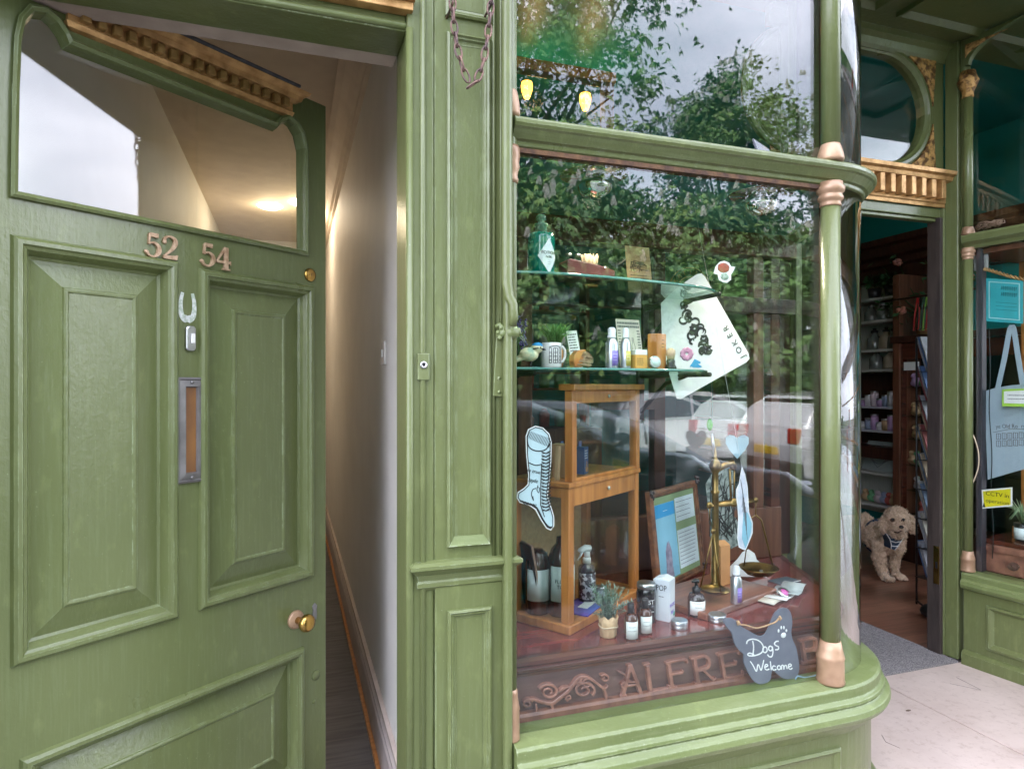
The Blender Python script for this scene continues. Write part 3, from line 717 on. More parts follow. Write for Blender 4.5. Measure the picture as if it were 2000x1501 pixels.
hl = thing('ceiling_light', 'round flush ceiling light glowing in the hall, wholly seen through the door glass', 'ceiling light', (*onZ(527, 404, 2.75 if False else 3.1).xy, 3.30))
EMW = pm('lamp_glow', (1, .95, .85), rough=.5, emis=(1, .86, .66), es=9)
hp = onP(527, 404, (0, 5.8, 0), (0, 1, 0)); hl.location = (hp.x, 5.8, hp.z)
m = MB(); m.lathe([(0, .02), (.10, .02), (.105, .03), (.11, .04), (.11, .05), (.10, 3.0 - hp.z)], seg=24); m.build('fitting', CHROME, hl)
MB().lathe([(0, -.012), (.07, -.01), (.092, .0), (.10, .0195), (0, .0196)], seg=24).build('diffuser', EMW, hl)
lp = bpy.data.objects.new('lamp_bulb', bpy.data.lights.new('lamp_bulb', 'POINT')); COL.objects.link(lp); lp.parent = hl; lp.location = (0, 0, -.12); lp.data.energy = .9; lp.data.color = (1, .78, .52); lp.data.shadow_soft_size = .08
h2_ = copy_tree(hl); h2_['label'] = 'second round ceiling light in the hall, at the right edge of the door glass'; hl['group'] = h2_['group'] = 'round ceiling lights in the hall'
hp2 = onP(588, 408, (0, 5.6, 0), (0, 1, 0)); h2_.location = (min(hp2.x, HW - .13), 5.6, hp.z)
# hall cornice and arch ribs
hc = thing('hall_cornice', 'plaster cornice where the hall wall meets the ceiling', 'cornice', (HW, 1.67, 3.0))
MB().sweep([(0, 5.4), (0, 0)], [(.0, -.001), (.12, -.001), (.12, -.02), (.09, -.03), (.06, -.06), (.04, -.10), (.02, -.11), (.02, -.13), (0, -.14)]).build('moulding', HCEIL, hc)
# ================================================================== DISPLAY WINDOW (bay with curved corner)
ZT0, ZT1, ZS, ZC = 2.082, 2.145, .652, .81     # transom, sill top, counter top
ACX, ACY, AR = 1.49, 1.775, .275
PATH = [(xp1 + .004, 1.5), (1.2, 1.5)] + [(ACX + AR * math.cos(R(a)), ACY + AR * math.sin(R(a))) for a in range(-90, -22, 6)] + [(1.97, 2.2), (1.985, 2.235)]
XL = xp1 + .004
bay = thing('display_window', 'green framed shop window bay with a curved glass corner and copper capped columns', 'shop window', (0, 0, 0))
m = MB(); m.sweep(PATH, [(-.05, ZT0 + .012), (-.01, ZT0 + .004), (.006, ZT0 - .004), (.012, ZT0), (.014, ZT0 + .009), (.022, ZT0 + .013), (.027, ZT0 + .020), (.036, ZT0 + .032), (.042, ZT0 + .036), (.046, ZT0 + .043), (.046, ZT0 + .052), (.041, ZT0 + .058), (.0, ZT1 + .002), (-.05, ZT1)])
m.build('transom', GREENH, bay, bevel=.0012, seg=1)
m = MB(); m.sweep(PATH, [(-.06, ZS - .05), (-.06, ZS - .001), (.0, ZS), (.050, ZS - .008), (.056, ZS - .014), (.056, ZS - .040), (.060, ZS - .044), (.066, ZS - .048), (.068, ZS - .056), (.064, ZS - .062), (.068, ZS - .066), (.080, ZS - .074), (.084, ZS - .088), (.078, ZS - .102), (.066, ZS - .108), (.056, ZS - .114), (.044, ZS - .134), (.034, ZS - .15), (.0, ZS - .152)])
m.build('sill', GREENS, bay, bevel=.001, seg=1)
m = MB(); m.sweep(PATH, [(-.05, FZ - .25), (.030, FZ - .25), (.030, ZS - .1521), (-.05, ZS - .1521)]); m.sweep(PATH, [(.0302, FZ - .25), (.055, FZ - .25), (.055, FZ + .05), (.045, FZ + .062), (.0302, FZ + .07)])
m.build('stall_riser', GREEN, bay)
m = MB(Matrix.Translation((0, 1.47, 0))); m.loop(rect(xp1 + .08, .32, 1.49, ZS - .185), [(0, 0), (.001, .008), (.008, .012), (.014, .008), (.020, .001), (.026, .0005)])
m.build('riser_moulding', GREEN, bay)
# panes
MB().box(XL, 1.498, ZS, 1.482, 1.504, ZT0 + .01).build('pane', GLASS, bay)
MB().box(XL, 1.498, ZT1 - .01, 1.482, 1.504, 3.25).build('pane', GLASS, bay)
ARC = [(ACX + AR * math.cos(R(a)), ACY + AR * math.sin(R(a))) for a in range(-86, -22, 4)] + [(1.955, 2.165)]
for z0, z1 in ((ZS, ZT0 + .008), (ZT1 - .01, 3.25)):
    MB().sweep(ARC, [(-.003, z0), (.003, z0), (.003, z1), (-.003, z1)], smooth=True).build('curved_pane', GLASSC, bay)
for z0, z1 in ((ZS, ZT0), (ZT1, 3.25)):
    MB().box(1.474, 1.492, z0, 1.489, 1.53, z1).build('glazing_bead', WOODD, bay)
MB().box(XL - .003, 1.488, ZS - .002, XL + .012, 1.52, 3.25).build('glazing_bead', GREEN, bay)
MB().box(XL + .01, 1.490, ZT0 - .016, 1.474, 1.52, ZT0 - .0045).build('glazing_bead', pm('rusty_bead', (.14, .07, .03), (.06, .03, .02), rough=.8, scale=40, bump=.8), bay)
def colonnette(x, y, r, zb, zt, parent, sec=None, top=None):
    m = MB(); m.lathe([(r, 0), (r, (sec[0] if sec else top) - zb)], (x, y, zb), seg=24)
    if sec: m.lathe([(r, 0), (r, top - sec[1])], (x, y, sec[1]), seg=24)
    m.build('colonnette', GREEN, parent)
    k = r / .027
    m = MB(); m.lathe([(.040, 0), (.041, .004), (.0385, .012), (.038, .058), (.040, .062), (.038, .068), (.033, .084), (.031, .088), (.033, .092), (.031, .097), (.0285, .104), (.0, .105)], (x, y, zb), seg=32) if k == 1 else m.lathe([(a * k, b * k * 1.2) for a, b in [(.040, 0), (.041, .004), (.0385, .012), (.038, .058), (.040, .062), (.038, .068), (.033, .084), (.0285, .104), (.0, .105)]], (x, y, zb), seg=24)
    m.build('column_base', COPPER, parent)
    if sec:
        m = MB(); m.lathe([(a * k, b * k) for a, b in [(.0, -.003), (.036, -.003), (.038, .006), (.036, .020), (.030, .040), (.026, .052), (.0, .055)]], (x, y, sec[1]), seg=32); m.build('column_base', COPPER, parent)
        m = MB(); m.lathe([(a * k, b * k) for a, b in [(.0, -.068), (.029, -.068), (.031, -.064), (.028, -.058), (.030, -.052), (.035, -.048), (.036, -.040), (.032, -.034), (.033, -.030), (.039, -.024), (.040, -.012), (.034, -.005), (.034, .004), (0, .004)]], (x, y, sec[0]), seg=32); m.build('capital', COPPER, parent)
CXX, CYY = onY(1622, 900, 1.485).x, 1.485
colonnette(CXX, CYY, .026, ZS - .004, 3.1, bay, (ZT0 - .002, ZT1 + .001), 3.25)
for nm_, z_, pr in (('column_base', ZS - .004, [(.021, 0), (.0215, .004), (.0205, .012), (.020, .070), (.021, .074), (.019, .084), (.016, .104), (.0165, .112), (.0145, .122), (0, .124)]), ('capital', ZT0 - .004, [(0, -.09), (.016, -.09), (.018, -.082), (.0155, -.074), (.017, -.062), (.021, -.052), (.019, -.040), (.022, -.026), (.021, -.008), (.018, 0), (0, 0)]), ('column_base', ZT1 + .001, [(0, 0), (.020, 0), (.022, .012), (.020, .035), (.016, .058), (.012, .07), (0, .074)])):
    MB().lathe(pr, (XL + .001, 1.490, z_), seg=28).build(nm_, COPPER, bay)
MB().lathe([(.0135, 0), (.0135, 2.55)], (XL + .001, 1.490, ZS + .05), seg=20).build('colonnette', GREEN, bay)
m = MB(); m.box(1.955, 2.150, ZS - .001, 1.985, 2.20, ZT0 + .002); m.box(1.955, 2.150, ZT1, 1.985, 2.20, 3.25); m.build('corner_post', GREEN, bay, bevel=.004)
# solar lamp lying on the transom
so = thing('solar_panel', 'small tilted black solar panel resting on the window transom', 'solar panel', (onY(1488, 300, 1.485).x, 1.483, ZT1 + .006)); so.rotation_euler = (R(58), R(18), R(8))
m = MB(); m.box(-.032, -.026, -.003, .032, .026, .003); m.build('panel', pm('solar_cells', (.06, .07, .09), (.03, .03, .04), rough=.15, coat=1), so, bevel=.001)
m = MB()
for k in range(5): m.box(-.028, -.022 + k * .011, .0031, .028, -.0215 + k * .011, .0036)
m.build('grid_line', STEEL, so)

# ---- inside the bay
counter = thing('window_counter', 'polished red mahogany window counter with carved lettered front board', 'counter')
YB = 1.562
IN = [(XL, YB)] + [(ACX + (AR - .06) * math.cos(R(a)), ACY + (AR - .06) * math.sin(R(a))) for a in range(-90, -22, 8)] + [(1.90, 2.20), (XL, 2.20)]
m = MB(); n = len(IN); zz = ZC
vs = [(x, y, ZC) for x, y in IN] + [(x, y, ZC - .02) for x, y in IN]
m.add(vs, [list(range(n)), [n + i for i in range(n)][::-1]])
m.build('top', pm('red_mahogany', (.23, .045, .036), (.13, .022, .018), rough=.13, scale=2.4, stretch=(1.5, 14, 14), coat=.5), counter)
IP = IN[:-1]
m = MB(); m.sweep(IP, [(-.01, ZC - .018), (.008, ZC - .024), (.012, ZC - .018), (.014, ZC - .008), (.010, ZC + .001), (.0, ZC + .0015), (-.01, ZC + .001)]); m.sweep(IP, [(-.01, ZC - .05), (.001, ZC - .05), (.003, ZC - .042), (.010, ZC - .036), (.012, ZC - .029), (.006, ZC - .0245), (-.01, ZC - .0245)])
m.build('edge_moulding', WOODM, counter)
CARV = pm('carved_board', (.16, .085, .068), (.06, .03, .026), rough=.38, scale=4, stretch=(1, 1, 6), bump=.2, bscale=60, coat=.2)
CARVL = pm('carved_relief', (.34, .15, .10), (.17, .07, .05), rough=.35, scale=20, coat=.3)
m = MB(); m.sweep(IP, [(-.012, ZS + .001), (-.003, ZS + .001), (-.003, ZC - .05), (-.012, ZC - .05)]); m.build('front_board', CARV, counter)
m = MB(); m.sweep(IP, [(-.002, ZS), (.016, ZS), (.016, ZS + .012), (.010, ZS + .018), (.002, ZS + .020), (-.002, ZS + .020)]); m.build('bottom_rail', WOODB, counter)
def F2(u, v): return W(u, v, YB + .0)
def carve(m, pts, w, sub=5, d=.010): m.ribbon([F2(*p) for p in pts], w, YB - d - random.random() * .0004, YB + .004, sub=sub)
def C5(pts): return [(990 + x / 3.077, 1120 + y / 3.077) for x, y in pts]
LT = {
 'A': [[(735, 548), (690, 722)], [(735, 545), (800, 716)], [(702, 668), (778, 655)], [(672, 726), (712, 720)], [(778, 722), (824, 712)], [(715, 548), (745, 540)]],
 'L': [[(836, 545), (858, 703)], [(858, 700), (965, 682), (966, 662)], [(812, 540), (852, 533)], [(838, 708), (880, 700)]],
 'F': [[(962, 525), (985, 675)], [(958, 524), (1068, 506), (1076, 528)], [(972, 598), (1045, 586), (1048, 572)], [(960, 680), (1012, 670)], [(945, 530), (978, 524)]],
 'R': [[(1118, 500), (1140, 648)], [(1115, 500), (1180, 488), (1205, 515), (1195, 555), (1130, 572)], [(1165, 566), (1232, 630), (1245, 615)], [(1118, 653), (1164, 645)], [(1096, 503), (1135, 496)]],
 'E': [[(1275, 475), (1300, 618)], [(1270, 475), (1380, 452), (1388, 478)], [(1288, 548), (1365, 535), (1368, 515)], [(1300, 618), (1408, 600), (1412, 575)], [(1255, 480), (1290, 472)]],
 'D': [[(1436, 448), (1460, 590)], [(1432, 446), (1520, 440), (1560, 500), (1540, 560), (1450, 588)]],
 'B': [[(1765, 395), (1785, 525)], [(1745, 398), (1835, 382), (1848, 420), (1835, 448), (1775, 458)], [(1775, 458), (1850, 452), (1862, 485), (1845, 515), (1765, 530)]]}
for kq, st in LT.items():
    m = MB()
    for s_ in st:
        big = s_ is st[0] or (kq in 'A' and s_ is st[1])
        P_ = C5(s_)
        if kq in 'RDB' and len(P_) > 3: carve(m, P_, .0085)
        else: carve(m, P_, .010 if big else .0065, sub=0)
    m.build('carved_letter', CARVL, counter, bevel=.0012, seg=1, label='carved raised capital letter %s' % kq)

def curl(cx, cy, r, turns, a0, sgn=1, w0=.007):
    P_ = []; n = int(18 * turns)
    for i in range(n): a = a0 + sgn * i * 2 * math.pi / 18; rr = r * (1 - .82 * i / n); P_.append((cx + rr * math.cos(a), cy - rr * .8 * math.sin(a)))
    m = MB(); carve(m, C5(P_), [w0 * (1 - .5 * i / n) for i in range(n)], sub=2); m.build('carved_scroll', CARVL, counter, bevel=.001, seg=1)
curl(245, 700, 60, 1.7, 2.8, -1); curl(455, 690, 66, 1.7, 5.6, 1); curl(120, 770, 34, 1.3, .5, 1, .006); curl(480, 650, 40, 1.1, 1.0, 1, .005); curl(365, 735, 22, 1.2, 4.5, -1, .005); curl(580, 620, 30, 1.2, 2.5, -1, .005)
for P_, w_ in (([(100, 760), (150, 745), (200, 760), (260, 770), (300, 745), (345, 710), (390, 660), (420, 620), (470, 610), (520, 640), (575, 680), (600, 660)], [.003, .007, .008, .009, .010, .009, .009, .008, .007, .007, .006, .002]),
               ([(262, 770), (268, 800), (262, 830)], [.007, .006, .002]), ([(165, 770), (172, 800), (160, 840)], [.006, .005, .002]), ([(300, 700), (330, 680), (370, 670)], [.002, .008, .001]),
               ([(400, 650), (430, 640), (450, 600)], [.004, .008, .001]), ([(575, 680), (590, 730), (580, 760)], [.006, .006, .001]), ([(660, 580), (700, 600), (730, 640), (790, 640)], [.002, .006, .006, .002]), ([(700, 640), (680, 660), (700, 690)], [.006, .006, .002])):
    m = MB(); carve(m, C5(P_), w_, sub=5); m.build('carved_scroll', CARVL, counter, bevel=.001, seg=1)

YP = 2.16   # back partition of the window
part = thing('window_partition', 'dark wooden glazed partition behind the window display', 'partition')
def colx(u, Y=YP): return onY(u, 700, Y).x
m = MB()
posts = [(1012, 1040, WOODB), (1278, 1300, WOODD), (1472, 1492, WOODB), (1506, 1524, WOODM)]
zb_ = lambda v, u=1200: onY(u, v, YP).z
for u0, u1, mt in posts:
    mm = MB(); mm.box(colx(u0), YP, ZC, colx(u1), YP + .045, 2.10); mm.build('post', mt, part, bevel=.003)
mm = MB(); mm.box(XL, YP - .012, zb_(600), 1.95, YP + .05, zb_(568)); mm.build('rail', WOODD, part, bevel=.003)
mm = MB(); mm.box(XL, YP - .02, zb_(480), 1.95, YP + .05, zb_(418, 1200)); mm.build('rail', WOODB, part, bevel=.004)
mm = MB(); mm.box(XL, YP - .008, ZC, colx(1524), YP + .05, ZC + .20); mm.build('bottom_panel', WOODB, part, bevel=.004)
mm = MB(); mm.box(colx(1300) - .3, YP - .004, zb_(800), colx(1290), YP + .03, zb_(783)); mm.build('rail', WOODD, part)
MB().box(XL, YP + .02, ZC, colx(1506), YP + .026, 2.10).build('pane', GLASSP, part)
MB().box(colx(1524), YP + .02, ZC, 1.95, YP + .03, 2.10).build('side_panel', WOODD, part)
m = MB(); m.box(colx(1541, 2.19), 2.165, ZS, colx(1556, 2.19), 2.20, 2.05); m.build('inner_post', GREEN, part)
YU = 2.55
MB().box(XL, YU, W(1100, 146, YU)[1], fx(1204, YU), YU + .06, W(1100, 124, YU)[1]).build('upper_beam', WOODO, part, bevel=.004)
MB().box(fx(1182, YU), YU + .001, ZT1, fx(1200, YU), YU + .055, W(1190, 147, YU)[1]).build('upper_post', WOODB, part, bevel=.004)
MB().box(fx(1535, 2.3), 2.12, ZT1, fx(1560, 2.3), 2.14, 3.25).build('upper_post', WOODB, part, bevel=.004)
MB().box(fx(1565, 2.3), 2.13, ZT1, 1.95, 2.145, 3.25).build('upper_panel', WOODD, part)
# teal ceiling of the window, with two eyeball spotlights
m = MB(); IC = [(XL, 1.53)] + [(ACX + (AR - .03) * math.cos(R(a)), ACY + (AR - .03) * math.sin(R(a))) for a in range(-90, -22, 8)] + [(1.93, 2.2), (XL, 2.2)]; n = len(IC)
m.add([(x, y, ZT1 - .039) for x, y in IC] + [(x, y, ZT1 - .01) for x, y in IC], [list(range(n)), [n + i for i in range(n)][::-1]] + [(i, (i + 1) % n, n + (i + 1) % n, n + i) for i in range(n)])
tag(m.build('window_ceiling', TEAL), 'teal painted ceiling board over the window display', 'ceiling board')
zc_ = ZT1 - .040
for u, v, lab, kx in ((1160, 338, 'chrome eyeball spotlight over the left of the window display', 1), (1487, 378, 'chrome eyeball spotlight over the right of the window display', 1)):
    p = onY(u, v, 1.70); t = thing('spotlight', lab, 'spotlight', (p.x, p.y, zc_), group='spotlights in the window ceiling'); t.scale = (1.15, 1.15, 1.1)
    MB().lathe([(.045, -.006), (.048, -.003), (.085, -.001), (.088, 0.0002), (.0, .0003)], seg=36).build('trim_ring', CHROME, t)
    T = Matrix.Rotation(R(-28 if kx else 0), 4, 'Y') @ Matrix.Rotation(R(25), 4, 'X')
    MB(Matrix.Translation((0, 0, -.008)) @ T).lathe([(0, .03), (.03, .024), (.046, 0), (.046, -.02), (.040, -.036), (.034, -.042), (.031, -.040), (.026, -.03)], seg=32).build('eyeball', CHROME, t)
    MB(Matrix.Translation((0, 0, -.008)) @ T).lathe([(0, -.029), (.027, -.031), (.027, -.026)], seg=24).build('lamp_lens', pm('frosted_lens', (.75, .76, .74), rough=.35, emis=(1, .9, .75), es=.25), t)  # faint lens glow added to go with the fill light
    sl_ = bpy.data.objects.new('spot_bulb', bpy.data.lights.new('spot_bulb', 'SPOT')); COL.objects.link(sl_); sl_.parent = t; sl_.location = (0, 0, -.056); sl_.data.energy = 5.5; sl_.data.color = (1, .86, .68); sl_.data.spot_size = R(130); sl_.data.spot_blend = 1; sl_.data.shadow_soft_size = .03; sl_.rotation_euler = (R(-14), 0, 0)  # fitting is unlit; fill light added to brighten the window display

# ================================================================== SHOP ROOM
struct(MB().box(.345, 1.64, -.1, .36, 7.2, 3.4).build('shop_party_wall', TEAL))
struct(MB().box(.36, 7.0, 0, 4.9, 7.2, 3.4).build('shop_back_wall', TEAL))
struct(MB().box(XL - .04, 1.62, 3.25, 7, 7.2, 3.4).build('shop_ceiling', TEAL))
LAM = bpy.data.materials.new('laminate'); LAM.use_nodes = True
def planks(mt, c1, c2, c3, sx, sy):
    t = mt.node_tree; b = t.nodes['Principled BSDF']; N = t.nodes.new; L = t.links.new
    tc = N('ShaderNodeTexCoord'); br_ = N('ShaderNodeTexBrick'); mp = N('ShaderNodeMapping'); L(tc.outputs['Object'], mp.inputs[0]); L(mp.outputs[0], br_.inputs[0])
    br_.inputs['Scale'].default_value = 1; br_.inputs['Brick Width'].default_value = sx; br_.inputs['Row Height'].default_value = sy
    br_.inputs['Mortar Size'].default_value = .0012; br_.inputs['Color1'].default_value = (*c1, 1); br_.inputs['Color2'].default_value = (*c2, 1); br_.inputs['Mortar'].default_value = (*c3, 1)
    nz = N('ShaderNodeTexNoise'); m2 = N('ShaderNodeMapping'); m2.inputs['Scale'].default_value = (2, 26, 1); L(tc.outputs['Object'], m2.inputs[0]); L(m2.outputs[0], nz.inputs[0]); nz.inputs['Scale'].default_value = 2; nz.inputs['Detail'].default_value = 5
    x = N('ShaderNodeMixRGB'); x.blend_type = 'MULTIPLY'; x.inputs[0].default_value = .7; r = N('ShaderNodeValToRGB'); r.color_ramp.elements[0].position = .35; r.color_ramp.elements[0].color = (.45, .45, .45, 1); r.color_ramp.elements[1].position = .65
    L(nz.outputs[0], r.inputs[0]); L(br_.outputs[0], x.inputs[1]); L(r.outputs[0], x.inputs[2]); L(x.outputs[0], b.inputs['Base Color']); b.inputs['Roughness'].default_value = .28
planks(LAM, (.32, .15, .09), (.24, .105, .065), (.05, .02, .015), 1.1, .10)
struct(MB().box(.36, 2.25, FZ - .06, 6.2, 7.0, FZ - .004).build('shop_floor', LAM))
SX = 4.24
struct(MB().box(4.52, 2.2, FZ, 4.56, 7.0, 3.3).build('shop_side_wall', TEAL))
corn = thing('shop_cornice', 'dark brown moulded cornice above the wall shelves in the shop', 'cornice')
m = MB(); m.sweep([(4.52, 7.0), (4.52, 2.3)], [(0, 2.32), (.10, 2.32), (.10, 2.42), (.14, 2.44), (.15, 2.48), (.20, 2.50), (.22, 2.56), (.26, 2.58), (.27, 2.62), (0, 2.62)]); m.build('moulding', WOODD, corn)
# door mat
MATG = pm('grey_mat', (.36, .33, .32), (.10, .095, .10), rough=.95, scale=260, bump=.8, bscale=400, detail=1)
m = MB(); m.box(1.99, 2.18, FZ - .003, 2.905, 3.6, FZ + .006); tag(m.build('door_mat', MATG), 'speckled grey entrance matting in the shop doorway', 'mat')
# entrance slab + steps
SLAB = bpy.data.materials.new('entrance_stone'); SLAB.use_nodes = True
def stone(mt):
    t = mt.node_tree; b = t.nodes['Principled BSDF']; N = t.nodes.new; L = t.links.new
    tc = N('ShaderNodeTexCoord')
    def nz(s, d=5, r_=.6):
        n = N('ShaderNodeTexNoise'); n.inputs['Scale'].default_value = s; n.inputs['Detail'].default_value = d; n.inputs['Roughness'].default_value = r_; L(tc.outputs['Object'], n.inputs['Vector']); return n.outputs[0]
    def rp(src, a, ca, b_, cb):
        r = N('ShaderNodeValToRGB'); r.color_ramp.elements[0].position = a; r.color_ramp.elements[0].color = (*ca, 1); r.color_ramp.elements[1].position = b_; r.color_ramp.elements[1].color = (*cb, 1); L(src, r.inputs[0]); return r.outputs[0]
    c = rp(nz(2.2), .3, (.44, .35, .30), .7, (.58, .48, .42)); s1 = rp(nz(34, 6, .75), .52, (1, 1, 1), .75, (.55, .50, .46)); s2 = rp(nz(9, 4), .62, (1, 1, 1), .75, (.74, .70, .66))
    x = N('ShaderNodeMixRGB'); x.blend_type = 'MULTIPLY'; x.inputs[0].default_value = .6; L(c, x.inputs[1]); L(s1, x.inputs[2])
    y = N('ShaderNodeMixRGB'); y.blend_type = 'MULTIPLY'; y.inputs[0].default_value = .5; L(x.outputs[0], y.inputs[1]); L(s2, y.inputs[2]); L(y.outputs[0], b.inputs['Base Color'])
    b.inputs['Roughness'].default_value = .62; bp = N('ShaderNodeBump'); bp.inputs['Strength'].default_value = .25; bp.inputs['Distance'].default_value = .003; L(nz(90), bp.inputs['Height']); L(bp.outputs[0], b.inputs['Normal'])
stone(SLAB)
m = MB(); m.box(1.4, 1.44, .08, 2.387, 2.179, FZ); m.box(2.3915, 1.44, .08, 3.3, 2.179, FZ)
struct(m.build('entrance_step', SLAB, bevel=.004)); struct(MB().box(1.4, 1.45, .05, 3.3, 2.24, FZ - .006).build('entrance_floor', pm('joint', (.12, .10, .09), rough=.9)))
struct(MB().box(.9, .95, .0, 4.0, 1.439, .09).build('entrance_step', SLAB, bevel=.006))
SCR = pm('scuff', (.24, .20, .18), rough=.8)
for pts_ in ([(1868, 1322), (1915, 1346)], [(1855, 1334), (1916, 1347)], [(1722, 1434), (1730, 1448), (1757, 1460)]):
    m = MB(); P_ = [onZ(u, v, FZ) for u, v in pts_]; m.tube([(p.x, p.y, FZ) for p in P_], .0013, 4); tag(m.build('twig', SCR), {0: 'dark straight twig on the entrance slab', 1: 'thin second twig crossing the slab by the right window', 2: 'curved stem lying on the slab near the window bay'}[[(1868, 1322), (1855, 1334), (1722, 1434)].index(pts_[0])], 'twig')
lf = onZ(1774, 1387, FZ); tag(MB(Matrix.Translation((lf.x, lf.y, FZ))).blob((0, 0, .001), (.014, .006, .002), 1).build('dead_leaf', pm('dead_leaf', (.16, .11, .08), rough=.8)), 'small brown leaf on the entrance slab', 'leaf')

# ================================================================== SHOP DOORWAY
dw = thing('shop_doorway', 'green doorway of the shop with oval fanlight and gilt dentil transom', 'doorway')
YD = 2.27; xd0, xd1 = 2.0, onY(1845, 800, YD - .02).x
def V(u, v): return W(u, v, YD)
zt_0, zt_1 = V(1820, 405)[1], V(1820, 352)[1]
xq = 2.93
m = MB(); ov = []; 
fl_l, fl_r, fl_t, fl_b = 2.06, V(1808, 200)[0], V(1745, 108)[1], V(1745, 318)[1]
rr = (fl_t - fl_b) / 2; cx_, czz = fl_r - rr, (fl_t + fl_b) / 2
ov = [(cx_ + rr * math.cos(R(a)), czz + rr * math.sin(R(a))) for a in range(-90, 91, 10)] + [(fl_l + rr * math.cos(R(a)), czz + rr * math.sin(R(a))) for a in range(90, 271, 10)]
m.plate([(xd0, zt_1 + .035), (xq, zt_1 + .035), (xq, 3.08), (xd0, 3.08)], [ov], YD, YD + .05); m.build('fanlight_frame', GREEN, dw, bevel=.002)
m = MB(Matrix.Translation((0, YD, 0))); m.loop(ov, [(-.035, 0), (-.034, .008), (-.026, .014), (-.012, .014), (-.006, .006), (.004, .0), (.006, -.02)]); m.build('fanlight_moulding', GREEN, dw)
MB().prism(offs(ov, -.002), YD + .02, YD + .025).build('fanlight_pane', GLASS, dw)
SPN = pm('gold_carving', (.60, .34, .12), (.15, .07, .025), rough=.42, metal=.4, scale=38, bump=1, bscale=60, lo=.42, hi=.56, bdist=.012)
xs = fl_r + .055
for sg, ze in ((1, fl_t + .03), (-1, fl_b - .035)):
    P_ = [(xs, ze)] + [(cx_ + (rr + .04) * math.cos(R(a)), czz + sg * (rr + .04) * math.sin(R(a))) for a in range(8, 72, 8)] + [(cx_ + .06, ze)]
    MB().prism(P_, YD - .012, YD + .001).build('spandrel', SPN, dw, bevel=.003)
m = MB(); L_ = [(xd0, YD), (xq - .02, YD)]
hh = zt_1 - zt_0
m.sweep([(xd0, YD), (xq - .0, YD), (xq + .0, YD + .001)], [(-.0, zt_0), (.012, zt_0), (.014, zt_0 + .014), (.020, zt_0 + .02), (.020, zt_1 - .02), (.05, zt_1 - .012), (.055, zt_1 + .004), (.07, zt_1 + .012), (.072, zt_1 + .028), (-.0, zt_1 + .034)]); m.build('dentil_cornice', GOLD, dw)
m = MB()
for k in range(15):
    a = xd0 + .06 + k * .062
    if a < xq - .02: m.box(a - .012, YD - .052, zt_0 + .03, a + .016, YD - .0205, zt_1 - .014)
m.build('dentil', GOLD, dw, bevel=.003)
m = MB(); m.box(xd0, YD + .002, zt_0 - .045, xd1, YD + .06, zt_0 - .0005); m.box(xd0, YD + .012, zt_0 - .062, xd1, YD + .05, zt_0 - .0455); m.build('door_head', GREENH, dw, bevel=.004)
m = MB(); m.box(xd1, YD - .015, FZ, xq + .02, YD + .05, zt_0 - .001); m.box(xd1 + .012, YD - .035, FZ, xd1 + .034, YD - .0155, 3.08); m.box(xd1 + .05, YD - .05, FZ, xq + .02, YD - .0155, 3.08); m.build('jamb', GREEN, dw, bevel=.005)
m = MB(); m.box(xd1 - .018, YD - .012, FZ, xd1 - .0003, YD + .055, zt_0 - .046); m.build('door_edge', pm('worn_plum', (.055, .042, .036), (.03, .022, .02), rough=.5, scale=14, stretch=(3, 3, .5), bump=.3), dw, bevel=.002)
p0_, p1_ = onX(1838, 1068, xd1 - .018), onX(1838, 1142, xd1 - .018)
MB().box(xd1 - .0215, YD - .008, p1_.z, xd1 - .0182, YD + .02, p0_.z).build('strike_plate', BRASS, dw, bevel=.0005)
MB().box(xd1 - .0222, YD + .0, (p0_.z + p1_.z) / 2 - .015, xd1 - .0214, YD + .010, (p0_.z + p1_.z) / 2 + .015).build('latch_hole', BLACK, dw)
m = MB(); m.box(1.965, YD - .02, FZ, 2.01, YD + .05, 3.08); m.build('jamb', GREEN, dw, bevel=.004)
# panelled soffit
sf = thing('entrance_soffit', 'dark green panelled ceiling over the recessed entrance', 'soffit')
m = MB(); m.box(1.4, 1.35, 3.10, 4.2, 2.30, 3.16); m.build('board', GREEN, sf)
T = Matrix.Translation((0, 0, 3.10)) @ Matrix.Rotation(R(-90), 4, 'X')
m = MB()
for x0, x1 in ((1.75, 2.34), (2.46, 3.3)):
    m.loop([(x0, -1.62), (x1, -1.62), (x1, -2.12), (x0, -2.12)], [(0, 0), (0, .022), (.012, .022), (.024, .008), (.03, 0)], T=Matrix(((1, 0, 0, 0), (0, 0, -1, 0), (0, 1, 0, 3.10), (0, 0, 0, 1))))
m.build('panel_moulding', GREEN, sf)
m = MB(); m.sweep([(1.9, YD), (2.93, YD)], [(0, 3.02), (.01, 3.02), (.02, 3.035), (.03, 3.06), (.05, 3.075), (.055, 3.10), (0, 3.10)]); m.build('cornice', GREEN, sf)

# ================================================================== RIGHT WINDOW
rw = thing('side_window', 'right hand green shop window with arched upper light beside the doorway', 'shop window')
sx0, sy0 = 2.95, 2.17; sxe, sye = 3.05, 1.5
RA = math.atan2(sye - sy0, sxe - sx0)
rdir = Vector((math.cos(RA), math.sin(RA), 0)); rn = Vector((rdir.y, -rdir.x, 0))   # towards the entrance = right of path
rw.location = (sx0, sy0, 0); rw.rotation_euler = (0, 0, RA)
def S(u, v):
    p = onP(u, v, (sx0, sy0, 0), rn) - Vector((sx0, sy0, 0)); return (p.dot(rdir), p.z)
